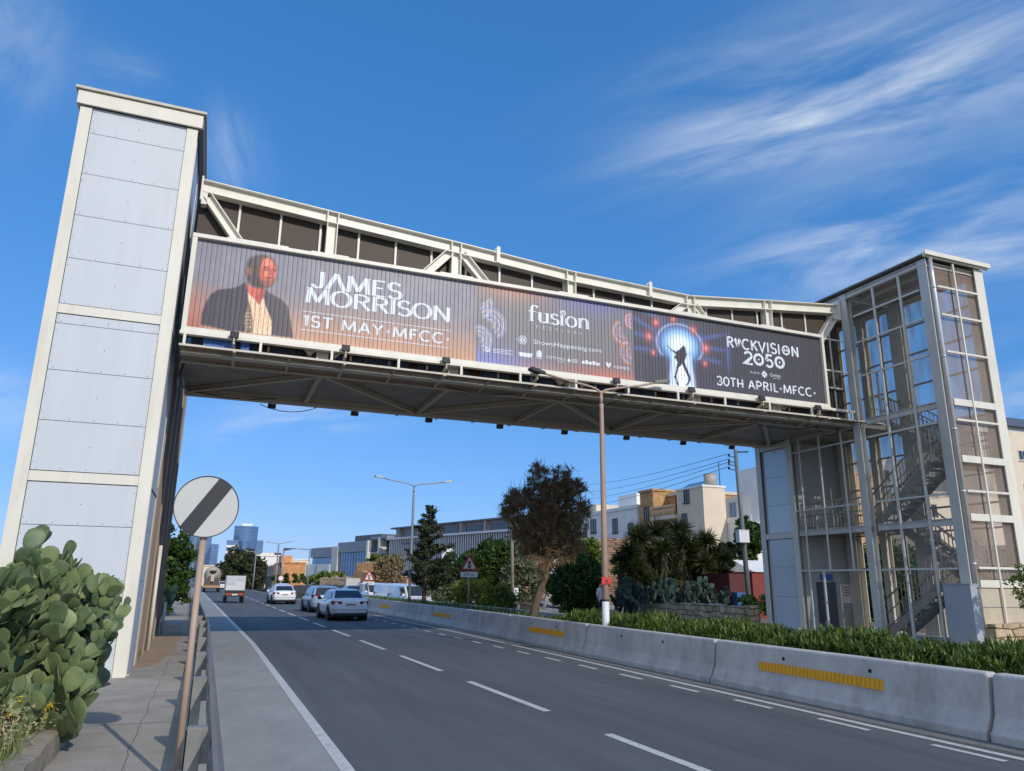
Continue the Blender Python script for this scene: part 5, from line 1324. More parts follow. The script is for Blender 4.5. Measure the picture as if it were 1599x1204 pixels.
def car(name, label, loc, rot, paint, L=4.55, W=1.80, H=1.43, kind='sedan', group=None, cat='car', wr=.32, plate=True):
    t = thing(name, label, cat, loc, group)
    hl, hw = L/2, W/2
    zb = .20; zs = .60 if kind != 'van' else .75                  # belt
    belt = H*.645 if kind != 'van' else H*.60
    # lower body: sections from tail (-Y) to nose (+Y)
    if kind == 'sedan': sec = [(-hl, .80, .34, belt-.14), (-hl+.05, .90, .27, belt+.07), (-hl+.35, .975, .22, belt+.11), (-hl*.55, 1, .19, belt+.05), (0, 1, .18, belt-.01), (hl*.45, .99, .19, belt-.03), (hl*.72, .96, .22, belt-.12), (hl-.12, .86, .26, belt-.27), (hl, .68, .32, belt-.40)]
    elif kind == 'hatch': sec = [(-hl, .82, .34, belt-.02), (-hl+.05, .93, .27, belt+.03), (-hl+.35, .99, .22, belt+.03), (-hl*.5, 1, .19, belt+.01), (0, 1, .18, belt-.02), (hl*.5, .99, .19, belt-.06), (hl*.78, .95, .22, belt-.16), (hl-.1, .85, .26, belt-.28), (hl, .7, .32, belt-.42)]
    else: sec = [(-hl, .95, .34, belt), (-hl+.05, .98, .28, belt+.02), (-hl*.5, 1, .22, belt+.02), (0, 1, .2, belt+.02), (hl*.55, 1, .2, belt), (hl*.80, .96, .22, belt-.10), (hl-.1, .88, .28, belt-.28), (hl, .74, .34, belt-.42)]
    m = MB(); k = None; vs_ = []
    for y, s, z0, z1 in sec:
        w = hw*s; zm = z0+(z1-z0)*.5
        half = [(0, z0), (w*.80, z0), (w*.95, z0+.07), (w*.985, zm-.08), (w, zm+.06), (w*.975, z1-.10), (w*.93, z1-.03), (w*.84, z1), (0, z1+.025)]
        ring = half+[(-x, z) for x, z in reversed(half[1:-1])]; k = len(ring); vs_ += [(x, y, z) for x, z in ring]
    fs = [(i*k+j, i*k+(j+1) % k, (i+1)*k+(j+1) % k, (i+1)*k+j) for i in range(len(sec)-1) for j in range(k)]+[tuple(range(k)), tuple((len(sec)-1)*k+j for j in reversed(range(k)))]
    m.add(vs_, fs, 0, True); ssmooth(m.build('body', paint, t, local=True), 1)
    # cabin: base and roof rectangles
    if kind == 'sedan': rb, rt_, ft, fb = -hl+.52, -hl+1.45, hl-1.95, hl-1.12
    elif kind == 'hatch': rb, rt_, ft, fb = -hl+.10, -hl+.48, hl-1.85, hl-1.0
    else: rb, rt_, ft, fb = -hl+.06, -hl+.14, hl-1.55, hl-.75
    bw_, tw_ = hw*(.87 if kind == 'sedan' else .90), hw*(.84 if kind == 'van' else .66 if kind == 'sedan' else .70)
    zb0, zt = belt-.03+(.06 if kind == 'sedan' else 0), H
    base = [(-bw_, rb, zb0), (bw_, rb, zb0), (bw_, fb, zb0-.05), (-bw_, fb, zb0-.05)]
    mid = [(-tw_*1.06, (rb+2.2*rt_)/3.2, zt-.10), (tw_*1.06, (rb+2.2*rt_)/3.2, zt-.10), (tw_*1.06, (fb+2.4*ft)/3.4, zt-.10), (-tw_*1.06, (fb+2.4*ft)/3.4, zt-.10)]
    top = [(-tw_*.86, rt_+.10, zt-.015), (tw_*.86, rt_+.10, zt-.015), (tw_*.86, ft-.12, zt-.02), (-tw_*.86, ft-.12, zt-.02)]
    cm = [(0, (rt_+ft)/2, zt+.015)]
    m = MB(); V = base+mid+top+cm
    F = []
    for o in (0, 4):
        for i in range(4): F.append((o+i, o+(i+1) % 4, o+4+(i+1) % 4, o+4+i))
    F += [(8, 9, 12), (9, 10, 12), (10, 11, 12), (11, 8, 12)]
    m.add(V, F, 0, False); cb = m.build('cabin', paint, t, local=True, bevel=.035)
    for p in cb.data.polygons: p.use_smooth = True
    g = MB(); g.add(panel(base[0], base[1], mid[1], mid[0], .07, .93, .10, .96, .035), [(0, 1, 2, 3)]); g.build('rear_window', M_cglass if kind != 'van' else paint, t, local=True)
    g = MB(); g.add(panel(base[2], base[3], mid[3], mid[2], .05, .95, .10, .97, .035), [(0, 1, 2, 3)]); g.build('windscreen', M_cglass, t, local=True)
    for A, B, C, D in ((base[3], base[0], mid[0], mid[3]), (base[1], base[2], mid[2], mid[1])):
        sp = ((.06, .46), (.49, .90)) if kind != 'van' else ((.06, .30),)
        if A is base[1]: sp = tuple((1-b, 1-a) for a, b in sp)
        for a, b in sp:
            g = MB(); g.add(panel(A, B, C, D, a, b, .12, .92, .035), [(0, 1, 2, 3)]); g.build('side_window', M_cglass, t, local=True)
    # lamps, plate, bumpers, mirrors
    for s in (-1, 1):
        m = MB(); lw = W*.22 if kind != 'van' else .12
        z0, z1 = (belt-.20, belt-.03) if kind == 'sedan' else ((belt-.16, belt+.04) if kind == 'hatch' else (belt-.35, belt+.1))
        xo, xi = s*hw*.90, s*(hw*.90-lw)
        m.add([(xi, -hl-.012, z0+.03), (xo, -hl+.06, z0), (xo, -hl+.06, z1), (xi, -hl-.012, z1-.02), (xo+s*.06, -hl+.30, z0+.06), (xo+s*.06, -hl+.30, z1-.01), (xi, -hl+.2, z0), (xi, -hl+.2, z1)],
              [(0, 1, 2, 3), (1, 4, 5, 2), (4, 6, 7, 5), (6, 0, 3, 7), (3, 2, 5, 7), (0, 6, 4, 1)]); m.build('tail_lamp', M_tail, t, local=True)
        m = MB(); zc = belt-.24
        m.add([(s*hw*.50, hl-.01, zc-.07), (s*hw*.86, hl-.20, zc-.07), (s*hw*.90, hl-.32, zc+.09), (s*hw*.52, hl-.12, zc+.07), (s*hw*.5, hl-.4, zc-.05), (s*hw*.9, hl-.6, zc)], [(0, 1, 2, 3), (1, 5, 2), (0, 3, 4)]); m.build('headlamp', M_head, t, local=True)
        m = MB(); m.box(min(s*hw*.93, s*(hw*.93+.2)), max(s*hw*.93, s*(hw*.93+.2)), fb-.42, fb-.30, belt-.02, belt+.12); m.build('mirror', M_trim if paint is not M_carwhite else paint, t, local=True, bevel=.03)
    if plate:
        m = MB(); m.box(-.26, .26, -hl-.022, -hl+.02, belt-.245, belt-.135); pl = m.build('number_plate', M_plate, t, local=True)
        m = MB()
        for i in range(6): m.box(-.2+.068*i, -.155+.068*i, -hl-.026, -hl-.0235, belt-.22, belt-.16)
        m.build('plate_characters', M_sblack, pl, local=True)
    m = MB(); m.box(-hw*.80, hw*.80, -hl-.008, -hl+.15, .24, .36); m.box(-hw*.8, hw*.8, hl-.12, hl+.005, .22, .36); m.box(-hw*.9, hw*.9, -hl+.3, hl-.3, .17, .26); m.build('lower_bumper', M_trim, t, local=True, bevel=.02)
    m = MB(); m.beam((-hw*.86, -hl+.015, .50), (hw*.86, -hl+.015, .50), .02, .02); m.build('bumper_line', M_trim, t, local=True)
    for y in (-hl+.92, hl-.86):
        for s in (-1, 1):
            m = MB(); m.tube((s*(hw*.6), y, wr+.02), (s*(hw+.004), y, wr+.02), wr+.055, n=22); m.build('wheel_arch', M_trim, t, local=True)
            wheel(t, s*(hw+.015), y, wr)
    t.rotation_euler = (0, 0, rot)
    return t
# moving away from us
car('sedan_car', 'silver grey sedan in the right lane, nearest of the cars driving away', (6.36, 38.5, 0), R(1.2), M_carsilver, 4.62, 1.82, 1.43, 'sedan')
car('hatchback_car', 'pale blue silver hatchback just ahead of the nearest silver sedan', (6.62, 47.8, 0), R(2.0), pm('pale_blue_car_paint', srgb(160, 182, 212), .28, metal=.4, var=.02, coat=.6), 4.3, 1.80, 1.50, 'hatch')
car('sedan_car', 'white sedan farther ahead in the right lane beside the median gap', (5.78, 64.0, 0), R(1.5), M_carwhite, 4.7, 1.84, 1.44, 'sedan')
car('hatchback_car', 'dark windowed silver car peeping over the roof of the white sedan', (7.35, 82, 0), R(2), M_carsilver, 4.2, 1.76, 1.48, 'hatch')
car('hatchback_car', 'tiny white car far ahead between the mixer lorry and the box truck', (3.0, 151, 0), R(2), M_carwhite, 4.2, 1.76, 1.5, 'hatch')
# coming towards us beyond the median
car('oncoming_car', 'dark blue car beyond the median, right of the pale hatchback', (13.3, 74, -.1), R(181), M_carblue, 4.3, 1.8, 1.46, 'hatch', plate=False)
car('white_van', 'white panel van facing us beyond the hedge, below the farther triangle sign', (13.45, 65, -.25), R(180), M_carwhite, 4.9, 1.95, 1.92, 'van', cat='van', plate=False)
car('silver_van', 'silver people carrier with dark glass behind the pine on the left', (13.6, 57.5, -.2), R(196), M_carsilver, 4.6, 1.85, 1.85, 'van', cat='van', plate=False)
car('pickup_van', 'white van half hidden behind the trunk of the pine', (13.0, 51, -.2), R(186), M_carwhite, 4.8, 1.9, 1.80, 'van', cat='van', plate=False)

# small tipper with a white box
t = thing('box_truck', 'small truck with a white box body and black tail in the left lane', 'truck', (2.31, 67.3, 0))
M_tarp = pm('white_box_sheet', srgb(206, 210, 212), .55, var=.05, stain=.35, stain_scale=3)
m = MB(); m.box(-.72, .72, -2.2, .9, .98, 2.06); m.box(-.74, .74, -2.22, .92, 2.04, 2.10); m.box(-.73, .73, -2.215, .9, 1.38, 1.42); m.build('box_body', M_tarp, t, local=True, bevel=.015)
m = MB(); m.box(-.70, .0, -2.23, -2.215, 1.46, 1.98); m.box(.08, .66, -2.23, -2.215, 1.72, 1.98); m.build('rear_flaps', pm('box_flap', srgb(188, 192, 196), .5, var=.06), t, local=True)
m = MB(); m.box(-.74, .74, -2.2, .9, .78, .98); m.box(-.3, .3, -2.1, 2.0, .5, .78); m.build('chassis', M_trim, t, local=True)
m = MB(); m.box(-.74, .74, -2.3, -2.2, .52, .82); m.build('tail_board', M_trim, t, local=True)
for s in (-1, 1):
    m = MB(); m.box(s*.46-.19, s*.46+.19, -2.325, -2.30, .62, .76); m.build('tail_lamp', pm('tail_orange_red', srgb(190, 70, 48), .3), t, local=True)
m = MB(); m.box(-.22, .22, -2.32, -2.30, .60, .72); m.build('number_plate', M_plate, t, local=True)
m = MB(); m.prism([(.98, .5), (2.2, .5), (2.25, 1.05), (1.85, 1.75), (.98, 1.78)], -.74, .74, lambda u, v, d: (d, u, v)); m.build('cab', M_carwhite, t, local=True, bevel=.04)
for y in (-1.5, 1.6):
    for s in (-1, 1): wheel(t, s*.74, y, .33, .2)
# concrete mixer lorry
t = thing('mixer_lorry', 'dusty concrete mixer lorry far ahead on the left', 'lorry', (1.0, 123, 0))
M_dusty = pm('dusty_drum', srgb(172, 162, 146), .7, var=.18, scale=3, stain=.5, stain_scale=2)
m = MB(); prof = [(-2.6, 2.9, .55), (-2.2, 2.75, .95), (-.8, 2.45, 1.22), (1.0, 2.2, 1.15), (2.2, 2.05, .7)]
m.path([(0, y, z) for y, z, r in prof], [r for *_, r in prof], 20); m.build('drum', M_dusty, t, local=True)
m = MB(); m.tube((.0, -2.60, 2.90), (0, -2.66, 2.98), .44, .5, n=18); m.build('drum_mouth', M_dark, t, local=True)
m = MB(); m.box(-1.1, 1.1, -3.2, 3.8, .85, 1.15); m.box(-1.0, 1.0, -3.1, -2.3, 1.15, 2.0); m.build('chassis', pm('dirty_chassis', srgb(82, 76, 68), .7), t, local=True)
m = MB(); m.beam((0, -2.95, 2.5), (0, -3.45, 1.5), .45, .06, (0, 1, 0)); m.beam((-.9, -2.7, 1.2), (-.6, -2.5, 3.0), .1, .1); m.beam((.9, -2.7, 1.2), (.6, -2.5, 3.0), .1, .1); m.build('chute_frame', M_dusty, t, local=True)
m = MB(); m.box(-1.15, 1.15, -3.3, -3.2, .62, .98); m.build('bumper', pm('tan_bumper', srgb(166, 132, 100), .6), t, local=True)
m = MB(); m.box(-1.15, 1.15, 3.0, 4.6, 1.0, 2.9); m.build('cab', M_carwhite, t, local=True, bevel=.08)
for y in (-2.2, -1.1, 3.4):
    for s in (-1, 1): wheel(t, s*1.16, y, .5, .35)
# ================================================================ plants
def leaf_quads(P, size, up=.3, aspect=1.6):
    """one little quad per point, turned at random, lengthened along its own axis"""
    n = len(P); a = RNG.normal(size=(n, 3)); a[:, 2] += up; a /= np.linalg.norm(a, axis=1)[:, None]
    b = np.cross(a, RNG.normal(size=(n, 3))); b /= np.linalg.norm(b, axis=1)[:, None]+1e-9
    s = size*RNG.uniform(.6, 1.3, n)[:, None]
    c = np.cross(a, b)
    A, B = b*s*aspect/2, c*s/2
    V = np.stack([P-A, P+B*.9, P+A, P-B*.9], 1).reshape(-1, 3)
    return V, np.arange(4*n).reshape(n, 4)
def clumps(center, rad, n, per, cr, hollow=.55, zsq=.8, shape=None):
    """points gathered in clumps spread through an ellipsoid, denser towards its rim"""
    u = RNG.normal(size=(n, 3)); u /= np.linalg.norm(u, axis=1)[:, None]
    r = hollow+(1-hollow)*RNG.uniform(0, 1, n)**.6
    C = u*r[:, None]*RNG.uniform(.86, 1.12, n)[:, None]
    if shape is not None: C = shape(C)
    C = C*np.array(rad)+np.array(center)
    k = np.repeat(np.arange(n), per)
    crs = cr*RNG.uniform(.6, 1.5, n)[k][:, None]
    d = RNG.normal(size=(n*per, 3)); d /= np.linalg.norm(d, axis=1)[:, None]
    return C[k]+d*crs*RNG.uniform(.15, 1, n*per)[:, None]**.5*np.array([1, 1, zsq]), C
def tree(name, label, cat, base, crowns, mat, trunk=None, tm=None, group=None, leaf=.16, limbs=True):
    """crowns: list of (centre, radii, clumps, leaves per clump, clump radius)"""
    t = thing(name, label, cat, base, group)
    Vs, Fs, o, CC = [], [], 0, []
    for c, rad, n, per, cr in crowns:
        P, C = clumps(c, rad, n, per, cr); V, F = leaf_quads(P, leaf); Vs.append(V); Fs.append(F+o); o += len(V); CC.append((np.array(c), C))
    raw_mesh('crown', np.concatenate(Vs), np.concatenate(Fs), mat, t)
    if trunk:
        m = MB(); pts, r0, r1 = trunk
        m.path(pts, [r0+(r1-r0)*i/(len(pts)-1) for i in range(len(pts))], 10)
        if limbs:
            top = Vector(pts[-1])
            for c, C in CC:
                for j in range(min(9, len(C))):
                    e = Vector(C[RNG.integers(len(C))]); mid = top.lerp(e, .5)+Vector(RNG.normal(size=3)*.12)
                    m.path([Vector(pts[-2]).lerp(top, .7), mid, e], [r1*.7, r1*.4, r1*.15], 5)
        m.build('trunk', tm or M_bark, t)
    return t
M_bark = pm('bark', srgb(100, 84, 70), .9, var=.25, scale=8, bump=.8, bscale=24, stretch=(1, 1, .3))
L_dark = leafy('dark_green_leaf', srgb(28, 48, 20), srgb(80, 110, 44))
L_mid = leafy('mid_green_leaf', srgb(52, 74, 26), srgb(128, 148, 62))
L_olive = leafy('olive_grey_leaf', srgb(62, 74, 48), srgb(138, 148, 108))
L_pine = leafy('pine_needle', srgb(30, 40, 26), srgb(86, 94, 62), .7)
L_casu = leafy('brown_needle', srgb(92, 76, 58), srgb(172, 150, 112), .8, scale=1.8)
L_yel = leafy('yellow_green_leaf', srgb(96, 104, 30), srgb(168, 166, 62))
L_cact = leafy('far_cactus_pad', srgb(58, 78, 62), srgb(112, 132, 106), .6, trans=0)

# ---- prickly pear in the foreground: flat pads growing out of each other
M_pad = bpy.data.materials.new('prickly_pear_pad'); M_pad.use_nodes = True
n_, l_ = M_pad.node_tree.nodes, M_pad.node_tree.links; b_ = n_['Principled BSDF']
b_.inputs['Roughness'].default_value = .5; b_.inputs['Specular IOR Level'].default_value = .35
ge = n_.new('ShaderNodeNewGeometry'); oi = n_.new('ShaderNodeMapRange'); l_.new(ge.outputs['Random Per Island'], oi.inputs['Value'])
mx_ = n_.new('ShaderNodeMixRGB'); mx_.inputs['Color1'].default_value = (*srgb(64, 90, 66), 1); mx_.inputs['Color2'].default_value = (*srgb(136, 148, 98), 1)
nz_ = n_.new('ShaderNodeTexNoise'); nz_.inputs['Scale'].default_value = 5; nz_.inputs['Detail'].default_value = 6
ad_ = n_.new('ShaderNodeMath'); ad_.operation = 'MULTIPLY_ADD'; ad_.inputs[1].default_value = .6; l_.new(oi.outputs[0], ad_.inputs[0])
m3 = n_.new('ShaderNodeMapRange'); m3.inputs['From Min'].default_value = .35; m3.inputs['From Max'].default_value = .7; m3.inputs['To Max'].default_value = .5
l_.new(ge.outputs['Position'], nz_.inputs['Vector']); l_.new(nz_.outputs['Fac'], m3.inputs['Value']); l_.new(m3.outputs[0], ad_.inputs[2]); l_.new(ad_.outputs[0], mx_.inputs['Fac'])
vo_ = n_.new('ShaderNodeTexVoronoi'); vo_.inputs['Scale'].default_value = 24; vo_.inputs['Randomness'].default_value = .45; l_.new(ge.outputs['Position'], vo_.inputs['Vector'])
m4 = n_.new('ShaderNodeMapRange'); m4.inputs['From Min'].default_value = .10; m4.inputs['From Max'].default_value = .17; l_.new(vo_.outputs['Distance'], m4.inputs['Value'])
mx2 = n_.new('ShaderNodeMixRGB'); mx2.inputs['Color1'].default_value = (*srgb(150, 146, 104), 1); l_.new(m4.outputs[0], mx2.inputs['Fac']); l_.new(mx_.outputs[0], mx2.inputs['Color2']); l_.new(mx2.outputs[0], b_.inputs['Base Color'])
bp_ = n_.new('ShaderNodeBump'); bp_.inputs['Strength'].default_value = .35; bp_.inputs['Distance'].default_value = .01; bp_.invert = True; l_.new(m4.outputs[0], bp_.inputs['Height']); l_.new(bp_.outputs[0], b_.inputs['Normal'])
def pad_shape(nu=14, nv=7):
    """unit pad: base at the origin, tip at +Z, broad in X, thin in Y"""
    V = []; F = []
    for j in range(nv+1):
        t = j/nv; zz = (1-math.cos(math.pi*t))/2; w = math.sin(math.pi*t)**.78*(.30+.17*zz)
        for i in range(nu):
            a = 2*math.pi*i/nu; V.append((w*math.cos(a), .044*(math.sin(math.pi*t)**.5)*(1.5-.8*zz)*math.sin(a), zz+.012*math.cos(2*a)))
    for j in range(nv):
        for i in range(nu): F.append((j*nu+i, j*nu+(i+1) % nu, (j+1)*nu+(i+1) % nu, (j+1)*nu+i))
    return np.array(V), np.array(F)
PADV, PADF = pad_shape()
def opuntia(name, label, base, seeds, depth, padlen, rng, lim, mat, parentgroup=None):
    t = thing(name, label, 'cactus', base, parentgroup)
    Vs, Fs, o = [], [], 0; tips = []
    def grow(p, d, n, L, lv):
        nonlocal o
        z = d.normalized(); x = z.cross(n)
        x = x.normalized() if x.length > 1e-4 else z.orthogonal().normalized(); y = z.cross(x)
        M = np.array([[x.x, y.x, z.x], [x.y, y.y, z.y], [x.z, y.z, z.z]])
        bend_ = PADV.copy(); bend_[:, 1] += (rng.uniform(-.10, .10))*bend_[:, 2]**2
        bend_[:, 0] *= rng.uniform(.85, 1.15)
        V = (bend_*L)@M.T+np.array(p)
        Vs.append(V); Fs.append(PADF+o); o += len(V)
        if lv <= 0: return
        for k in range(rng.choice((1, 2, 2, 3))):
            f = rng.uniform(-.75, .75); q = Vector(p)+z*(L*(.97-.22*abs(f)))+x*(L*.40*f)
            nd = (z+x*(f*1.05+rng.uniform(-.3, .3))+y*rng.uniform(-.7, .7)+Vector((0, 0, .42))).normalized()
            if not lim(q+nd*L*.8): continue
            grow(q-nd*L*.03, nd, (y+Vector((rng.uniform(-.8, .8), rng.uniform(-.8, .8), rng.uniform(-.3, .3)))).normalized(), L*rng.uniform(.76, 1.06), lv-1)
    for sd in seeds: grow(Vector(sd[0]), Vector(sd[1]), Vector(sd[2]), padlen*rng.uniform(.9, 1.15), sd[3] if len(sd) > 3 else depth)
    if len(Vs) < 1: return t
    raw_mesh('pads', np.concatenate(Vs), np.concatenate(Fs), mat, t, True)
    return t
rng = random.Random(21)
def lim1(q):
    # the bush leans against the tower side and stays off the footpath
    if q.x > (-.80 if q.z > 1.6 else -1.0 if q.z > .8 else -1.12) or q.y > 13.3 or q.y < 9.9 or q.z < .02: return False
    ztop = max(1.45, 2.50-.95*max(0, -1.75-q.x))-max(0, q.x+1.35)*.8
    ztop += .22*math.sin(q.x*7.3+q.y*2)+.12*math.sin(q.x*15+1)
    return q.z < ztop
seeds = []
for k in range(38):
    x, y = rng.uniform(-4.2, -1.42), rng.uniform(10.3, 12.9)
    if y < 11.1 and x > -1.6: x -= .4
    d = Vector((rng.uniform(-.6, .5), rng.uniform(-.8, .4), rng.uniform(.6, 1.2))); seeds.append(((x, y, rng.uniform(-.05, .5)), d, (rng.uniform(-1, 1), -1, rng.uniform(-.2, .5))))
for k in range(9):
    seeds.append(((rng.uniform(-3.6, -1.5), rng.uniform(11.2, 12.7), rng.uniform(.9, 1.7)), (rng.uniform(-.5, .6), rng.uniform(-.8, .3), rng.uniform(.5, 1)), (rng.uniform(-1, 1), -1, .2)))
for k in range(15):
    seeds.append(((rng.uniform(-3.4, -1.38), rng.uniform(10.4, 12.2), rng.uniform(-.1, .1)), (rng.uniform(-.5, .7), rng.uniform(-.9, .1), rng.uniform(.3, .9)), (rng.uniform(-1, 1), -1, .3), 2))
for k in range(16):
    seeds.append(((rng.uniform(-1.75, -1.36), rng.uniform(11.0, 12.4), rng.uniform(-.12, .35)), (rng.uniform(-.4, .6), rng.uniform(-.9, .1), rng.uniform(.6, 1.1)), (rng.uniform(-1, 1), -1, .3), rng.choice((1, 2, 3))))
opuntia('prickly_pear', 'large grey green prickly pear in the left foreground in front of the white tower', (-2.4, 11.6, -.1), seeds, 7, .325, rng, lim1, M_pad)
sm_ = MB()
for k in range(26):
    x, y = rng.uniform(-3.9, -1.6), rng.uniform(10.9, 12.7); p = Vector((x, y, -.1)); pts = [p]
    for i in range(3): p = p+Vector((rng.uniform(-.16, .16), rng.uniform(-.12, .12), rng.uniform(.25, .42))); pts.append(p)
    sm_.path(pts, [.07, .06, .05, .035], 7)
o = sm_.build('woody_stems', pm('cactus_wood', srgb(128, 104, 80), .9, var=.25, scale=10, bump=.5), bpy.data.objects['prickly_pear'])

# verge: grass, oats and little yellow flowers behind the low wall
M_grass = leafy('verge_grass', srgb(66, 92, 34), srgb(136, 152, 70), .6, scale=3)
M_straw = leafy('dry_oat', srgb(150, 140, 96), srgb(206, 198, 160), .7, scale=6)
n = 9000
gx_ = RNG.uniform(-4.6, -1.52, n); gy_ = RNG.uniform(6.5, 11.6, n)
V1, F1 = blades(n, lambda k: gx_, lambda k: gy_, lambda k: np.full(k, -.12), lambda k: RNG.uniform(.16, .46, k), lambda k: RNG.uniform(.007, .014, k), .5)
tag(raw_mesh('verge_grass', V1, F1, M_grass), 'tufts of green grass behind the low wall below the prickly pear', 'grass', kind='stuff')
n = 520
gx2 = RNG.uniform(-3.6, -1.58, n); gy2 = RNG.uniform(7.5, 11.2, n)
V2, F2 = blades(n, lambda k: gx2, lambda k: gy2, lambda k: np.full(k, -.12), lambda k: RNG.uniform(.35, .62, k), lambda k: RNG.uniform(.004, .007, k), .25)
tips = V2.reshape(-1, 6, 3)[:, 4]; P = np.repeat(tips, 7, 0)+RNG.normal(size=(n*7, 3))*np.array([.02, .02, .05]); V3, F3 = leaf_quads(P, .022, 1.5, 2.2)
tag(raw_mesh('wild_oats', np.concatenate([V2, V3]), np.concatenate([F2, F3+len(V2)]), M_straw), 'dry pale wild oats among the grass at the lower left', 'grass', kind='stuff')
P = np.stack([RNG.uniform(-2.4, -1.5, 26), RNG.uniform(10.2, 11.5, 26), RNG.uniform(.15, .48, 26)], 1)
P = np.repeat(P, 9, 0)+RNG.normal(size=(234, 3))*.014; V4, F4 = leaf_quads(P, .03, 2, 1.2)
tag(raw_mesh('yellow_flowers', V4, F4, pm('petal_yellow', srgb(232, 190, 30), .5)), 'small yellow flowers at the foot of the prickly pear', 'flowers', kind='stuff')
# low stone kerb wall along the path
M_stone = pm('pale_weathered_stone', srgb(158, 148, 132), .9, var=.18, scale=3, bump=.9, bscale=14, stain=.7, stain_scale=2.2, stain_col=srgb(112, 102, 88))
m = MB(); n = 34; ring = []
for i in range(n+1):
    y = 3.0+9.15*i/n; x1 = -1.31-.002*i+.012*math.sin(i*1.9)+rng.uniform(-.012, .012); h = .10+rng.uniform(-.018, .018); w = .26+rng.uniform(-.02, .02)
    if i == n: h = .04
    ring.append([(x1, y, -.3), (x1+.0, y, -.06+rng.uniform(-.02, .02)), (x1-.015, y, h-.025), (x1-.05, y, h), (x1-w, y, h+rng.uniform(-.01, .01)), (x1-w-.03, y, h-.05), (x1-w-.02, y, -.3)])
k = 7; m.add([p for r in ring for p in r], [(i*k+j, i*k+j+1, (i+1)*k+j+1, (i+1)*k+j) for i in range(n) for j in range(k-1)]+[tuple(n*k+j for j in range(k))])
o = m.build('low_wall', M_stone); tag(o, 'low weathered stone kerb wall between the grass verge and the footpath', 'wall')
# the planting bed itself
MB().add([(-8, 2, -.13), (-1.5, 2, -.13), (-1.55, 12.3, -.13), (-1.7, 14, -.15), (-8, 14, -.13)], [(0, 1, 2, 3, 4)]).build('verge', M_soil, kind='structure')

# ---- left side beyond the tower
tree('leafy_tree', 'dense dark green tree behind the left tower', 'tree', (-3.2, 48, -.2), [((-3.3, 48, 3.0), (2.5, 2.6, 2.4), 150, 60, .42), ((-2.2, 47, 1.6), (1.6, 2, 1.4), 60, 60, .36)], L_dark, ([(-3.2, 48, -.3), (-3.1, 48, 1), (-3.2, 48, 2.2)], .2, .14), leaf=.20)
opuntia('prickly_pear', 'smaller prickly pear by the footpath beyond the brown tower cladding', (-2.0, 38, -.2), [((rng.uniform(-2.9, -1.5), rng.uniform(36.5, 40), -.1), (rng.uniform(-.4, .4), rng.uniform(-.4, .2), 1), (rng.uniform(-.5, .5), -1, 0)) for k in range(16)], 4, .42, rng, lambda q: q.z < 2.2 and q.x < -1.2 and q.x > -3.6, M_pad)
n = 260; ax = RNG.uniform(-2.8, -1.7, n); ay = RNG.uniform(34.5, 36.2, n)
V5, F5 = blades(n, lambda k: ax, lambda k: ay, lambda k: np.full(k, -.16), lambda k: RNG.uniform(.5, 1.0, k), lambda k: RNG.uniform(.06, .10, k), .9)
tag(raw_mesh('agave', V5, F5, L_cact), 'grey leaved agave clump on the path edge behind the brown tower', 'plant')
for i, (x, y, s) in enumerate(((-3.4, 58, 1.0), (-3.6, 70, 1.25))):
    tree('roadside_bush', ['green bush on the left verge beyond the dark tree', 'far green bush on the left verge behind the round sign'][i], 'bush', (x, y, -.2), [((x, y, 1.3*s), (1.3*s, 1.8*s, 1.4*s), 50, 50, .4)], L_mid, leaf=.22)
b0 = MB(); b0.box(-4, -1.75, 33.2, 33.5, -.2, .35); tag(b0.build('rubble_edge', M_stone), 'short stretch of low rubble beyond the brown tower cladding', 'wall')

# ---- median trees
X, Y = 10.95, 40.0
t = thing('pine_tree', 'dark small pine with tiered branches in the median beyond the bridge', 'tree', (X, Y, .2))
Vs, Fs, o = [], [], 0; m = MB(); m.path([(X-.05, Y, .2), (X, Y, 1.6), (X+.05, Y, 3.4), (X+.12, Y, 5.6)], [.13, .11, .07, .015], 9)
H0, H1 = 1.35, 5.75
for i in range(44):
    tt = (i+.5)/44; z = H0+(H1-H0)*tt; a = i*2.4+rng.uniform(-.3, .3); Lb = 1.55*(1-tt)**.75*rng.uniform(.40, 1.3)+.10
    p0 = Vector((X+.1*tt, Y, z)); e = p0+Vector((math.cos(a)*Lb, math.sin(a)*Lb, .34*Lb+rng.uniform(-.05, .15)))
    m.path([p0, p0.lerp(e, .5)+Vector((0, 0, -.05)), e], [.03*(1-tt)+.012, .02, .006], 5)
    kk = int(190*Lb+30); s = RNG.uniform(.2, 1.05, kk); P = np.array(p0)+(np.array(e-p0))*s[:, None]+RNG.normal(size=(kk, 3))*np.array([.09, .09, .065])*(.5+.6*Lb)
    V, F = leaf_quads(P, .085, .5, 2.4); Vs.append(V); Fs.append(F+o); o += len(V)
raw_mesh('crown', np.concatenate(Vs), np.concatenate(Fs), L_pine, t); m.build('trunk', M_bark, t)

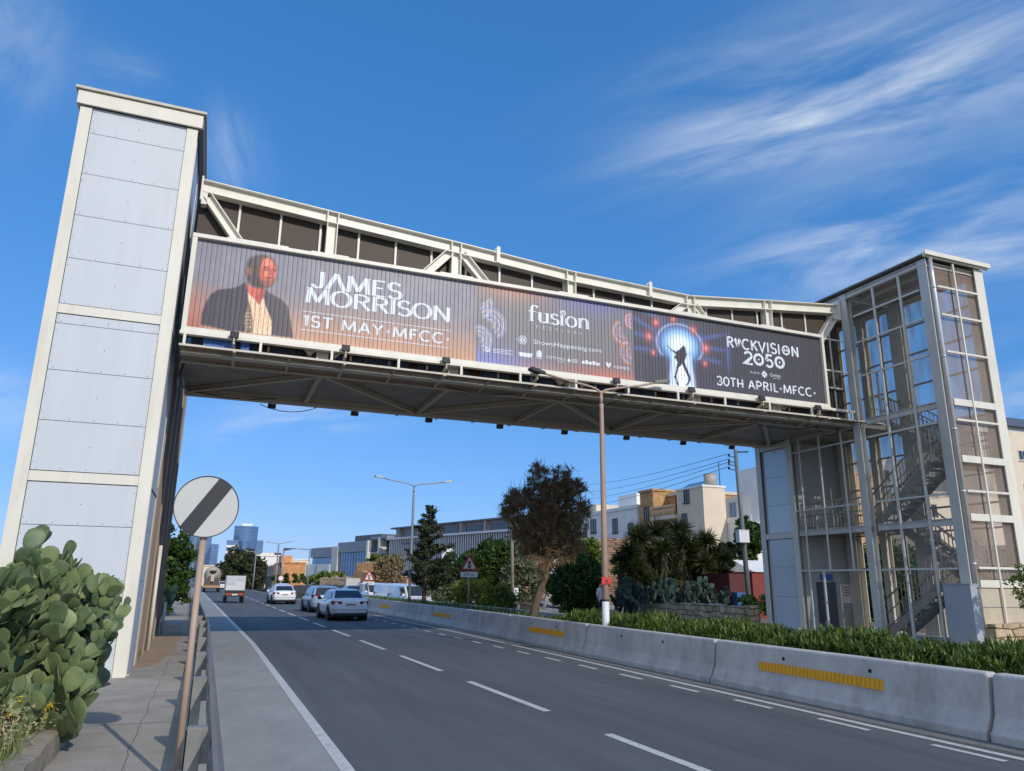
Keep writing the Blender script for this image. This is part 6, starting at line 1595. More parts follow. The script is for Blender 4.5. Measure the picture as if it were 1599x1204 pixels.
X, Y = 10.98, 25.6
t = thing('casuarina_tree', 'leaning brownish wispy tree with half dead crown in the median under the bridge', 'tree', (X, Y, .2))
m = MB()
def Q(px, py, dy=0): p = at(px, py, Y+dy); return (p.x, p.y, p.z)
m.path([Q(826, 985), Q(834, 955), Q(842, 925), Q(853, 895), Q(852, 870), Q(848, 845)], [.165, .15, .135, .13, .12, .10], 12)
limbs_ = [[(852, 880), (830, 845), (806, 800)], [(850, 860), (868, 810), (880, 760)], [(849, 850), (845, 800), (852, 745)], [(852, 875), (880, 845), (903, 800)], [(853, 892), (868, 880), (885, 868)], [(850, 850), (822, 815), (792, 780)], [(870, 800), (900, 770), (918, 765)]]
Vs, Fs, o = [], [], 0
for k, L in enumerate(limbs_): m.path([Q(*L[0]), Q(*L[1], rng.uniform(-.5, .5)), Q(*L[2], rng.uniform(-.8, .8))], [.09, .06, .02], 7)
blobs = [(862, 752, 46, 34, 36), (822, 800, 40, 36, 34), (880, 790, 44, 36, 34), (850, 815, 44, 40, 36), (800, 785, 20, 22, 14), (908, 806, 16, 26, 10), (858, 845, 40, 30, 34), (826, 856, 20, 20, 12), (890, 850, 26, 26, 20), (892, 762, 30, 20, 16), (832, 832, 34, 34, 20), (846, 778, 40, 26, 24), (852, 880, 30, 16, 5), (885, 868, 24, 12, 5), (876, 830, 36, 34, 24)]
for bx_, by_, rx_, ry_, nn in blobs:
    c = np.array(Q(bx_, by_)); sc = Y/1163*1.02
    P, C = clumps(c, (rx_*sc*1.04, rx_*sc*.9, ry_*sc*1.04), int(nn*2.3), 11, .085, .25)
    for q in P:
        pass
    # every clump is a spray of drooping needle twigs
    nT = len(P); k6 = 6
    az = RNG.uniform(0, 2*np.pi, nT); dr = RNG.uniform(.1, .28, nT)
    base_ = np.repeat(P, k6, 0); j = np.tile(np.arange(k6), nT)
    d = np.stack([np.cos(az)*.5, np.sin(az)*.5, RNG.uniform(-.9, .5, nT)], 1)[np.repeat(np.arange(nT), k6)]+RNG.normal(size=(nT*k6, 3))*.35
    e = base_+d*np.repeat(dr, k6)[:, None]; s = np.cross(d, RNG.normal(size=d.shape)); s /= np.linalg.norm(s, axis=1)[:, None]+1e-9; s *= .009
    V = np.stack([base_-s, base_+s, e+s*.6, e-s*.6], 1).reshape(-1, 3); F = np.arange(len(V)).reshape(-1, 4)
    Vs.append(V); Fs.append(F+o); o += len(V)
tw_ = MB()
for k in range(26):
    a = rng.uniform(0, 6.28); r = rng.uniform(.5, 1); px, py = 852+70*r*math.cos(a), 790-64*r*abs(math.sin(a)); p = Vector(Q(px, py)); e = p+Vector((rng.uniform(-.12, .12), 0, rng.uniform(.2, .45)))
    m.path([p-Vector((0, 0, .35)), p, e], [.012, .009, .003], 4)
raw_mesh('crown', np.concatenate(Vs), np.concatenate(Fs), L_casu, t); m.build('trunk', M_bark, t)

# ---- bushes and trees on the far side, each from its outline in the photograph set at its own distance
def bush(name, label, px, pt, pb, wpx, Y, mat, n=60, per=60, leaf=.16, cat='bush', depth=.8, group=None, cr=None):
    c = at(px, (pt+pb)/2, Y); rz = (pb-pt)/2*Y/1163; rx = wpx/2*Y/1163
    base = hill(c.x, Y)
    return tree(name, label, cat, (c.x, Y, base), [((c.x, Y, c.z), (rx, rx*depth, rz), n, per, cr or min(rx, rz)*.34)], mat, ([(c.x, Y, base-.1), (c.x+.03, Y, (base+c.z)/2), (c.x, Y, c.z)], .07, .04), leaf=leaf, group=group)
bush('shrub', 'big dark green shrub left of the leaning tree behind the slim pole', 770, 846, 925, 92, 47, L_dark, 110, 70, .18)
bush('shrub', 'dark shrub behind the nearer triangle sign', 712, 862, 930, 60, 50, L_dark, 60, 60, .18)
bush('shrub', 'yellow green low bush right below the nearer triangle sign', 752, 902, 952, 100, 38, L_yel, 70, 60, .10)
bush('shrub', 'green low bush left of the side lane entrance', 778, 912, 962, 60, 37, L_mid, 50, 60, .10)
bush('olive_tree', 'grey green olive like bush behind the leaning trunk', 815, 868, 945, 66, 44, L_olive, 80, 60, .13)
bush('shrub', 'grey green scrub between the pine and the nearer triangle sign', 690, 900, 945, 60, 46, L_olive, 45, 50, .12)
bush('shrub', 'brownish tamarisk bush left of the pine', 608, 868, 915, 46, 78, L_casu, 50, 50, .22)
bush('shrub', 'green bush on the terrace wall left of the pine', 600, 866, 884, 62, 118, L_mid, 30, 40, .3)
bush('shrub', 'feathery green bush in front of the white hoarding', 502, 896, 922, 48, 108, L_mid, 45, 50, .26)
bush('shrub', 'low scrub under the orange stone building', 452, 897, 914, 60, 120, L_dark, 30, 40, .28)
bush('palm_scrub', 'pale spiky scrub right of the white hoarding', 527, 893, 908, 30, 112, L_yel, 18, 40, .26)
bush('shrub', 'dark green hedge mass hanging over the wall right of the leaning tree', 905, 862, 962, 84, 34.5, L_dark, 130, 70, .12)
bush('shrub', 'bright green crest of the hedge near the red plate on the lamp', 876, 880, 945, 52, 36, L_mid, 60, 60, .11)
bush('shrub', 'brown green scrub on the rubble slope behind the lamp pole', 912, 838, 890, 70, 52, L_mid, 60, 60, .17)
bush('shrub', 'yellow topped bush between the lamp pole and the yuccas', 973, 868, 905, 42, 40, L_yel, 40, 50, .11)
bush('shrub', 'dark undergrowth massed behind the yuccas', 1055, 862, 958, 150, 37.5, L_dark, 150, 70, .13)
bush('leafy_tree', 'dark evergreen tree behind the utility pole beside the lift shaft', 1168, 800, 880, 50, 40, L_dark, 90, 70, .16, 'tree')
bush('leafy_tree', 'low dark tree left of the utility pole below the white houses', 1136, 842, 888, 30, 42, L_dark, 60, 60, .16, 'tree')
bush('shrub', 'dark ground bush below the red shed', 1180, 925, 962, 70, 27.5, L_dark, 40, 50, .09)
bush('shrub', 'small leafy shrub at the right edge in front of the stair tower', 1606, 868, 962, 84, 13.6, L_mid, 60, 36, .045, cr=.12)
# distant trees past the end of the road
for i, (px, pt, w, lab) in enumerate(((352, 884, 40, 'leftmost of the dark far trees past the end of the road'), (374, 862, 44, 'tallest of the dark far trees past the end of the road'), (394, 872, 38, 'rightmost of the dark far trees past the end of the road'), (338, 892, 26, 'lowest of the dark far trees behind the mixer lorry'))):
    bush('far_tree', lab, px, pt, 922, w, 175, leafy('far_tree_leaf', srgb(38, 46, 30), srgb(92, 96, 66), .7, scale=.4), 80, 50, .55, 'tree', .8, 'dark trees at the far end of the road')
# yucca clump: heads of sword leaves on thick trunks
def yucca(px, pt, pb, Y, label, heads):
    b = at(px, pb, Y); t = thing('yucca', label, 'yucca', (b.x, Y, hill(b.x, Y)), 'yuccas behind the dry stone wall')
    Vs, Fs, o = [], [], 0; m = MB()
    heads = heads+[(hx_+rng.uniform(-16, 16), hy_+rng.uniform(6, 40), r*.8) for hx_, hy_, r in heads]
    for hx_, hy_, r in heads:
        c = at(hx_, hy_, Y+rng.uniform(-.8, .8)); n = 300; R_ = 1.15*r*Y/1163
        u = RNG.normal(size=(n, 3)); u[:, 2] = np.abs(u[:, 2])*.9-.35; u /= np.linalg.norm(u, axis=1)[:, None]
        L = R_*RNG.uniform(.75, 1.1, n); s = np.cross(u, RNG.normal(size=u.shape)); s /= np.linalg.norm(s, axis=1)[:, None]; s *= .028
        p0 = np.array(c)+u*.06; p1 = np.array(c)+u*(L*.55)[:, None]; p2 = np.array(c)+u*L[:, None]-np.array([0, 0, 1])*(L*.16*(1-np.abs(u[:, 2])))[:, None]
        V = np.stack([p0-s, p0+s, p1+s*.9, p1-s*.9, p2+s*.1, p2-s*.1], 1).reshape(-1, 3); k = np.arange(n)[:, None]*6
        F = np.concatenate([k+np.array([[0, 1, 2, 3]]), k+np.array([[3, 2, 4, 5]])]); Vs.append(V); Fs.append(F+o); o += len(V)
        m.path([(b.x+(c.x-b.x)*.6, Y, b.z-.3), (c.x, c.y, c.z-.9), tuple(c)], [.14, .12, .10], 7)
        # skirt of hanging dead leaves
        n2 = 90; q = np.array(c)+np.stack([RNG.normal(size=n2)*.10, RNG.normal(size=n2)*.10, -RNG.uniform(.1, 1.5, n2)], 1); e = q+np.stack([RNG.normal(size=n2)*.14, RNG.normal(size=n2)*.14, -RNG.uniform(.3, .6, n2)], 1)
        V = np.stack([q-[.02, 0, 0], q+[.02, 0, 0], e+[.01, 0, 0], e-[.01, 0, 0]], 1).reshape(-1, 3); Vs.append(V); Fs.append(np.arange(4*n2).reshape(-1, 4)+o); o += len(V)
    raw_mesh('crown', np.concatenate(Vs), np.concatenate(Fs), L_yucca, t); m.build('trunk', M_bark, t)
L_yucca = leafy('yucca_leaf', srgb(24, 34, 18), srgb(84, 92, 48), .45, scale=1.0)
yucca(1010, 830, 955, 34, 'left yucca with many dark sword leaved heads', [(998, 838, 28), (1022, 832, 30), (990, 885, 26), (1018, 915, 26), (985, 862, 24), (1012, 872, 28), (1035, 858, 26), (1000, 900, 26), (1030, 900, 26)])
yucca(1062, 828, 955, 35, 'middle yucca, its top head highest of the clump', [(1062, 830, 28), (1050, 852, 26), (1072, 915, 26), (1040, 880, 26), (1078, 856, 28), (1062, 884, 28), (1045, 905, 24), (1088, 888, 26)])
yucca(1105, 845, 955, 34, 'right yucca with paler sword leaves near the utility pole', [(1102, 846, 26), (1120, 866, 26), (1098, 880, 26), (1125, 895, 24), (1108, 912, 24)])
M_padfar = pm('dark_prickly_pear_pad', srgb(52, 72, 62), .55, var=.4, scale=2)
for i, (px, w, n, lab) in enumerate(((985, 44, 14, 'grey green prickly pear thicket right of the lamp pole'), (1050, 60, 18, 'grey green prickly pear thicket below the middle yucca'), (1108, 60, 18, 'grey green prickly pear thicket left of the utility pole'))):
    Yp = 31.5; b = at(px, 955, Yp); wr = w*Yp/1163/2
    opuntia('prickly_pear', lab, (b.x, Yp, .2), [((b.x+rng.uniform(-wr, wr), Yp+rng.uniform(-.8, .8), .3+rng.uniform(0, .5)), (rng.uniform(-.5, .5), rng.uniform(-.5, .3), 1), (rng.uniform(-.6, .6), -1, 0)) for k in range(n)], 4, .34, rng, lambda q, bx=b.x, wr=wr: q.z < 1.75+.6*math.sin(q.x*4.1)*math.sin(q.y*3+q.x) and abs(q.x-bx) < wr*1.25, M_padfar, 'prickly pears behind the dry stone wall')
# ================================================================ walls and buildings on the far side
B_rub = blocky('dry_rubble_wall', srgb(214, 192, 160), srgb(176, 154, 126), srgb(118, 102, 84), .42, .22, .02, rand=.3, bump=.9)
B_pink = blocky('pinkish_rubble', srgb(196, 160, 136), srgb(158, 128, 108), srgb(120, 98, 82), .34, .2, .03, rand=.14, bump=.8)
B_tan = blocky('tan_masonry', srgb(206, 164, 118), srgb(188, 148, 104), srgb(160, 126, 90), .7, .27, .012, bump=.3)
B_orange = blocky('orange_limestone', srgb(218, 160, 108), srgb(206, 148, 98), srgb(178, 126, 84), .9, .35, .015, bump=.2)
M_wallw = pm('whitewash', srgb(234, 232, 228), .8, var=.06, scale=.8, stain=.25, stain_scale=.6, stain_col=srgb(178, 172, 164))
M_wallc = pm('cream_render', srgb(222, 208, 186), .8, var=.06, scale=.8, stain=.25, stain_scale=.7, stain_col=srgb(190, 174, 150))
M_bgrey = pm('grey_cladding', srgb(138, 148, 160), .45, var=.06, scale=.3, metal=.1)
M_louv = pm('white_louvre', srgb(206, 212, 220), .4, var=.05, scale=.4)
M_bglass = pm('blue_curtain_glass', srgb(98, 130, 166), .08, metal=.55, var=.25, scale=.25, spec=.8)
M_bdark = pm('dark_window_glass', (.03, .04, .055), .08, var=.3, spec=.8)
M_frame = pm('window_frame_white', srgb(206, 206, 202), .5)
M_shut = pm('brown_shutter', srgb(96, 74, 58), .6, var=.1)
def wallrun(pts, h0, th, mat, name, label, cat='wall', uneven=.05):
    """a free-standing wall through points (x, y, top)"""
    m = MB(); r = random.Random(len(label)); L = []
    for (a, b) in zip(pts, pts[1:]):
        n = max(1, int((Vector(b[:2])-Vector(a[:2])).length/.6))
        L += [tuple(Vector(a).lerp(Vector(b), i/n)) for i in range(n)]
    L.append(pts[-1]); R_ = []
    for i, p in enumerate(L):
        q0, q1 = Vector(L[max(i-1, 0)][:2]), Vector(L[min(i+1, len(L)-1)][:2]); d = (q1-q0).normalized(); nn = Vector((-d.y, d.x)); z = p[2]+r.uniform(-uneven, uneven)
        R_.append([(p[0]-nn.x*th/2, p[1]-nn.y*th/2, h0), (p[0]-nn.x*th/2, p[1]-nn.y*th/2, z), (p[0]+nn.x*th/2, p[1]+nn.y*th/2, z), (p[0]+nn.x*th/2, p[1]+nn.y*th/2, h0)])
    m.add([q for s in R_ for q in s], [(i*4+j, i*4+j+1, i*4+4+j+1, i*4+4+j) for i in range(len(L)-1) for j in range(3)]+[(0, 1, 2, 3), tuple((len(L)-1)*4+j for j in (3, 2, 1, 0))])
    return tag(m.build(name, mat), label, cat)
wallrun([(19.4, 23.9, 1.02), (19.5, 28.3, 1.0), (19.9, 31, .95), (20.3, 34.5, .8)], -.2, .5, B_rub, 'stone_wall', 'rough dry stone wall running from the lift shaft towards the lamp pole')
wallrun([(20.0, 15.0, .83), (21.2, 14.75, .83), (25.5, 14.5, .85)], -.2, .45, B_rub, 'stone_wall', 'short rubble wall at the right edge below the stair tower end')
p, q = at(872, 930, 36), at(896, 930, 36); wallrun([(p.x, 36, .62), (q.x, 35.6, .60), (q.x+.5, 36.4, .5)], -.2, .5, B_tan, 'stone_wall', 'end of a pale block wall right of the leaning tree trunk')
p, q = at(782, 930, 42), at(797, 930, 42); wallrun([(p.x, 42, 1.1), (q.x, 42, 1.0)], -.2, .5, B_rub, 'stone_pier', 'stone gate pier left of the slim pole', 'pier')
p, q = at(822, 930, 40), at(832, 930, 40); wallrun([(p.x, 40.5, .75), (q.x, 39.5, .55)], -.2, .5, B_tan, 'stone_pier', 'low pale block stub across the side lane from the slim pole', 'pier')
p, q = at(934, 860, 58), at(990, 855, 56); wallrun([(p.x-6, 60, at(900, 848, 60).z), (p.x, 58, at(934, 842, 58).z), (q.x, 56, at(992, 838, 56).z), (q.x+4, 55, at(1030, 850, 55).z)], 0, .8, B_pink, 'retaining_wall', 'pinkish rubble retaining wall below the white houses', uneven=.15)
p, q = at(560, 880, 118), at(610, 880, 112); wallrun([(p.x, 118, at(568, 879, 118).z), (q.x, 112, at(604, 877, 112).z)], 0, .8, B_tan, 'terrace_wall', 'tan terrace wall left of the pine', uneven=.1)
p, q = at(505, 905, 105), at(556, 905, 100); wallrun([(p.x, 106, at(505, 903, 106).z), (q.x, 100, at(556, 901, 100).z)], 0, .8, B_rub, 'terrace_wall', 'brown rubble wall behind the silver cars', uneven=.15)
p, q = at(556, 905, 95), at(640, 905, 84); wallrun([(p.x, 95, at(556, 890, 95).z), (q.x, 84, at(640, 902, 84).z)], 0, .8, B_tan, 'terrace_wall', 'sandy wall behind the white van', uneven=.12)
p, q = at(470, 918, 92), at(545, 918, 84); wallrun([(p.x, 98, at(440, 914, 98).z), (q.x, 84, at(545, 913, 84).z)], -.2, .5, pm('grey_old_wall', srgb(122, 116, 110), .9, var=.15, scale=2, stain=.4), 'roadside_wall', 'long grey roadside wall beyond the parked cars', uneven=.05)
bx0 = at(551, 900, 83); tag(MB().box(bx0.x-.75, bx0.x+.75, 82.6, 83.4, 0, at(551, 903, 83).z).build('kiosk', pm('kiosk_grey', srgb(190, 190, 186), .6, var=.05), bevel=.03), 'plain pale grey roadside box between the silver cars and the triangle sign', 'kiosk')

class Bld:
    """a building in its own frame: u along the front, v into the depth, z up"""
    def __init__(s, name, label, x, y, ang, cat='building', group=None):
        s.o = Vector((x, y)); a = R(ang); s.u = Vector((math.cos(a), math.sin(a))); s.v = Vector((-math.sin(a), math.cos(a)))
        s.t = thing(name, label, cat, (x, y, hill(x, y)), group)
    def P(s, u, v, z): p = s.o+s.u*u+s.v*v; return (p.x, p.y, z)
    def blk(s, name, u0, u1, v0, v1, z0, z1, mat, parent=None):
        m = MB(); m.add([s.P(u, v, z) for z in (z0, z1) for u, v in ((u0, v0), (u1, v0), (u1, v1), (u0, v1))], [(0, 3, 2, 1), (4, 5, 6, 7), (0, 1, 5, 4), (1, 2, 6, 5), (2, 3, 7, 6), (3, 0, 4, 7)]); return m.build(name, mat, parent or s.t)
    def win(s, u, z, w, h, v=0.0, side='front', pane=None, frame=None, shutters=False, name='window', sill=True, e=.06):
        """frame ring standing proud of the wall with the pane set back inside it"""
        F = (lambda a, d, zz: s.P(a, v-d, zz)) if side == 'front' else ((lambda a, d, zz: s.P(v-d, a, zz)) if side == 'left' else (lambda a, d, zz: s.P(v+d, a, zz)))
        m = MB(); f = min(.09, w*.1)
        def bx(a0, a1, z0, z1, d0, d1): m.add([F(a, d, zz) for zz in (z0, z1) for a, d in ((a0, d0), (a1, d0), (a1, d1), (a0, d1))], [(0, 3, 2, 1), (4, 5, 6, 7), (0, 1, 5, 4), (1, 2, 6, 5), (2, 3, 7, 6), (3, 0, 4, 7)])
        bx(u, u+f, z, z+h, .004, e); bx(u+w-f, u+w, z, z+h, .004, e); bx(u+f, u+w-f, z+h-f, z+h, .004, e); bx(u+f, u+w-f, z, z+f, .004, e)
        if w > .7: bx(u+w/2-f*.3, u+w/2+f*.3, z+f, z+h-f, .006, e*.8)
        if sill: bx(u-.08, u+w+.08, z-.10, z-.002, .004, .16)
        fr = m.build(name, frame or M_frame, s.t); m = MB(); bx(u+f, u+w-f, z+f, z+h-f, .004, .02); m.build('pane', pane or M_bdark, fr)
        return fr
# -- houses along the ridge: fronts face the road (-X), ends face the camera and catch the sun
HX = 40.0
def hz(px, py, X=HX): return atx(px, py, X).z
def hy(px, X=HX): d = ray(px, 830); return X*d.y/d.x
# long low white house
ya, yb = hy(996), hy(893); zt = hz(960, 799)
h = Bld('white_house', 'long low whitewashed house with dark windows behind the lamp pole', HX, ya, 90)   # u runs away from us, v runs towards -X
def fr(h): h.v = -h.v; return h
h.v = Vector((1, 0)); 
h.blk('wall', 0, yb-ya, 0, 9, 1.5, zt, M_wallw); h.blk('parapet', -.1, yb-ya+.1, -.12, 9.1, zt, zt+.35, M_wallw)
for px, w, hh in ((927, 1.3, 1.5), (961, 1.1, 1.5), (905, 1.1, 1.5), (985, 1.0, 1.0)): h.win(hy(px)-ya-w/2, hz(px, 835)+.2, w, hh, frame=M_shut)
h.blk('door', hy(914)-ya-.5, hy(914)-ya+.5, -.06, .1, hz(915, 842), hz(915, 824), M_shut)
h.blk('roof_room', 5, 9, 3, 8, zt+.35, zt+2.2, M_wallw)
h.blk('roof_room', 12.5, 15, 2, 6, zt+.35, zt+1.6, M_wallc)
# sandstone house
ya, yb = hy(1058), hy(1001); zt = hz(1010, 768)
h = Bld('sandstone_house', 'tan sandstone house with a balustraded balcony between the white houses', HX, ya, 90); h.v = Vector((1, 0)); L = yb-ya
h.blk('wall', L*.62, L, 0, 9, 1.5, zt, B_tan); h.blk('wall', 0, L*.62, 1.8, 9, 1.5, zt-.5, B_tan); h.blk('roof_edge', -.1, L*.62, 1.6, 9, zt-.5, zt-.2, M_wallc); h.blk('roof_edge', L*.60, L+.1, -.15, 9, zt, zt+.2, B_tan)
zb_ = hz(1038, 806)
h.blk('balcony_slab', 0, L*.62, -.4, 1.8, zb_-.35, zb_, M_wallc)
m = MB()
for i in range(18): u = .15+(L*.62-.3)*i/17; m.tube(h.P(u, -.3, zb_), h.P(u, -.3, zb_+.75), .09, .06, 6)
m.add([h.P(u, v, z) for z in (zb_+.75, zb_+.95) for u, v in ((0, -.42), (L*.62, -.42), (L*.62, -.2), (0, -.2))], [(0, 3, 2, 1), (4, 5, 6, 7), (0, 1, 5, 4), (1, 2, 6, 5), (2, 3, 7, 6), (3, 0, 4, 7)])
h_b = m.build('balustrade', pm('pale_tan_balusters', srgb(222, 190, 150), .8, var=.1), h.t)
h.blk('recess_shade', .3, L*.58, 1.7, 1.78, zb_-3.0, zb_-.45, pm('recess_shade_brown', srgb(60, 48, 38), .8)); h.win(L*.28, zb_+.1, .9, 1.9, 1.78, frame=M_shut, pane=M_shut); h.win(L*.75, hz(1010, 812), .9, 1.3, frame=M_shut); h.blk('lower_terrace', 0, L*.62, -.3, 1.5, hz(1038, 838)-.3, hz(1038, 838), M_wallc)  # dark sheet painted as the shade under the balcony
# two storey white house whose end wall is in the sun
ya, yb = hy(1101), hy(1059); zt = hz(1080, 763)
h = Bld('white_house', 'two storey white house with brown shutters, a sunlit end wall and a roof tank', HX, ya, 90); h.v = Vector((1, 0)); L = yb-ya
h.blk('wall', 0, L, 0, 2.35, 1.5, zt, M_wallc); h.blk('parapet', -.08, L+.06, -.08, 2.43, zt, zt+.18, M_wallw)
h.win(L*.50, hz(1077, 784), .85, 1.25, frame=M_shut); h.win(L*.62, hz(1073, 823), .85, 1.25, frame=M_shut); 
m = MB(); c = Vector(h.P(.9, 1.5, zt+.18)); m.tube(c, c+Vector((0, 0, 1.1)), .55, n=18); m.tube(c+Vector((0, 0, 1.1)), c+Vector((0, 0, 1.2)), .58, .3, n=18); m.build('roof_tank', pm('tank_grey', srgb(176, 168, 156), .7, var=.1), h.t)
m = MB(); p0 = h.P(.3, 2.1, zt+.18); m.tube(p0, (p0[0], p0[1], zt+2.4), .04, n=6); m.build('aerial', M_sblack, h.t)
m = MB()
for k in range(3): a = h.P(L*.3+k*1.0, .5, zt+.25); m.add([a, h.P(L*.3+k*1.0+.9, .5, zt+.25), h.P(L*.3+k*1.0+.9, 1.6, zt+.8), h.P(L*.3+k*1.0, 1.6, zt+.8)], [(0, 1, 2, 3)])
m.build('solar_panels', M_bdark, h.t)
h.blk('yard_wall', 0, L+1.5, -1.6, -1.4, 2, hz(1085, 842), M_wallc)
m = MB()
for i in range(16): u = -.8+i*.28; p0 = h.P(u, -1.5, hz(1085, 842)); m.tube(p0, (p0[0], p0[1], p0[2]+.9), .02, n=5)
p0, p1 = h.P(-.8, -1.5, hz(1085, 842)+.9), h.P(3.4, -1.5, hz(1085, 842)+.9); m.tube(p0, p1, .03, n=5); m.build('yard_railing', M_gpole, h.t)
# stepped white house behind the utility pole
X2 = 44.0; ya, yb = hy(1205, X2), hy(1122, X2)
h = Bld('white_house', 'stepped white house behind the utility pole, next to the lift shaft', X2, ya, 90); h.v = Vector((1, 0)); L = yb-ya
zt1, zt2, zt3 = hz(1140, 777, X2), hz(1165, 730, X2), hz(1130, 822, X2)
h.blk('wall', 0, L*.60, .6, 9, 1.5, zt2, M_wallw); h.blk('wall', L*.35, L*.92, 0, 9, 1.5, zt1, M_wallw); h.blk('wall', .5, L, -1.6, .0, 1.5, zt3, M_wallw)
h.win(L*.60, hz(1146, 815, X2), 1.1, 1.8, frame=M_frame, pane=pm('pale_blue_glass', srgb(120, 158, 196), .1, var=.2)); h.win(L*.86, hz(1128, 803, X2), .3, .3, sill=False); h.blk('terrace_rail', .5, L, -1.66, -1.6, zt3, zt3+.5, M_wallw)
# red shed with a white sheet roof right of the pole
p = at(1192, 940, 31); q = at(1163, 940, 31)
h = Bld('red_shed', 'small red corrugated shed with a pale lean-to roof beside the lift shaft', q.x, 31, 0, 'shed'); w = p.x-q.x+2.2
zr = at(1180, 893, 31).z
h.blk('wall', .55, w, 0, 3, .2, zr, pm('red_corrugated', srgb(132, 58, 52), .6, var=.15, scale=4, stain=.4)); m = MB()
m.add([h.P(.5, -.15, zr+.02), h.P(w, -.15, zr+.02), h.P(w, 1.3, zr+.6), h.P(.45, 1.3, zr+.6)], [(0, 1, 2, 3)]); m.build('roof', M_wallw, h.t)
h.blk('dark_bay', -.6, .5, .3, 3, .2, zr-.1, pm('dark_red', srgb(92, 44, 44), .7, var=.2)); h.blk('blue_drum', -.5, .3, -.1, .28, .2, at(1165, 925, 31).z, pm('blue_plastic', srgb(60, 96, 150), .4))
# pale block at the right edge behind the stair tower
bz = at(1590, 690, 62); c0_ = at(1574, 800, 62)
h = Bld('apartment_block', 'cream apartment block with dark windows behind the stair tower at the right edge', c0_.x-3, 62, 0); 
h.blk('wall', 0, 16, 0, 9, 0, bz.z+1.2, M_wallc); h.blk('roof', -.4, 16, -.4, 9, bz.z+1.9, bz.z+2.9, pm('slate_roof', srgb(84, 96, 116), .5, var=.1)); h.blk('roof_gap', .3, 16, .3, 9, bz.z+1.2, bz.z+1.9, M_frame)
for k, py in enumerate((718, 770, 822, 874)):
    for j in range(4): h.win(3.1+3.4*j, at(1584, py, 62).z, 1.5, 1.3)
# pale houses seen through the stair tower
for i, (px0, px1, pt, Yd, mt, lab) in enumerate(((1318, 1372, 742, 70, B_tan, 'tan house seen through the left half of the stair tower'), (1372, 1448, 722, 74, M_wallw, 'white house seen through the middle of the stair tower'), (1440, 1512, 772, 64, M_wallc, 'cream house with a balcony seen through the right half of the stair tower'), (1268, 1322, 745, 80, M_wallc, 'cream house seen between the lift shaft and the middle column'))):
    a, b = at(px0, 800, Yd), at(px1, 800, Yd)
    h = Bld('ridge_house', lab, a.x, Yd, 0); w = b.x-a.x; z = at((px0+px1)/2, pt, Yd).z
    h.blk('wall', 0, w, 0, 8, 0, z, mt); h.blk('parapet', -.1, w+.1, -.1, 8.1, z, z+.3, mt)
    for j in range(2):
        for kk in range(2): h.win(w*(.2+.45*j), z-2.6-3*kk, .9, 1.3, frame=M_shut)
# dark planted bank behind the stairs
bush('shrub', 'dark bank of shrubs behind the foot of the stairs', 1395, 838, 990, 150, 27.5, L_dark, 260, 70, .12)
bush('shrub', 'dark shrubs seen between the lift door and the stairs', 1320, 850, 990, 60, 28.5, L_dark, 90, 70, .12)

# -- long office building with a white louvre front
A = Vector((47, 110)); dirn = Vector((-.2924, .9563)); ang = math.degrees(math.atan2(dirn.y, dirn.x))
h = Bld('office_building', 'long office building with a white louvred front and set back upper floor', A.x, A.y, ang); h.v = Vector((dirn.y, -dirn.x))
Lf = 45.0; z0, z1 = 3.5, 10.05
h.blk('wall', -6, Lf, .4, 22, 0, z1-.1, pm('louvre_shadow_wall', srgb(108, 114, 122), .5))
h.blk('upper_floor', -6, Lf+1.5, 2.6, 20, z1, z1+2.2, pm('grey_beige_render', srgb(160, 154, 148), .7, var=.05)); h.blk('roof', -6.5, Lf+2.5, 1.8, 21, z1+2.2, z1+2.5, pm('dark_grey_fascia', srgb(92, 96, 102), .5, var=.08))
for k in range(6):
    u = 1.5+k*7.4; h.blk('upper_glazing', u, u+5.0, 2.5, 2.62, z1+.25, z1+1.75, M_bdark); h.blk('upper_pier', u+5.6, u+6.1, 1.9, 2.6, z1, z1+2.2, pm('grey_beige_render', srgb(160, 154, 148), .7))
m = MB(); n = 74
for i in range(n):
    u = -5.6+(Lf+5.2)*i/n; w = .15
    vs_ = [h.P(a, b, z) for z in (z0, z1-.2) for a, b in ((u, -.14), (u+w, -.22), (u+w+.03, -.16), (u+.03, -.08))]
    m.add(vs_, [(0, 3, 2, 1), (4, 5, 6, 7), (0, 1, 5, 4), (1, 2, 6, 5), (2, 3, 7, 6), (3, 0, 4, 7)])
o = m.build('louvres', M_louv, h.t)
h.blk('louvre_rail', -6, Lf, -.5, .38, z1-.18, z1+.18, M_louv); h.blk('louvre_rail', -6, Lf, -.42, .38, z0-.2, z0, M_louv)
for k, (u, w) in enumerate(((38.6, .5), (37.7, .7), (36.8, .7), (35.9, .6), (34.8, .8), (33.9, .6), (33.0, .6))): h.blk('sign_letter', u-w/2, u+w/2-.15, -.62, -.55, z1-1.25, z1-.65-.2*(k % 2), pm('sign_grey_blue', srgb(84, 98, 124), .5))
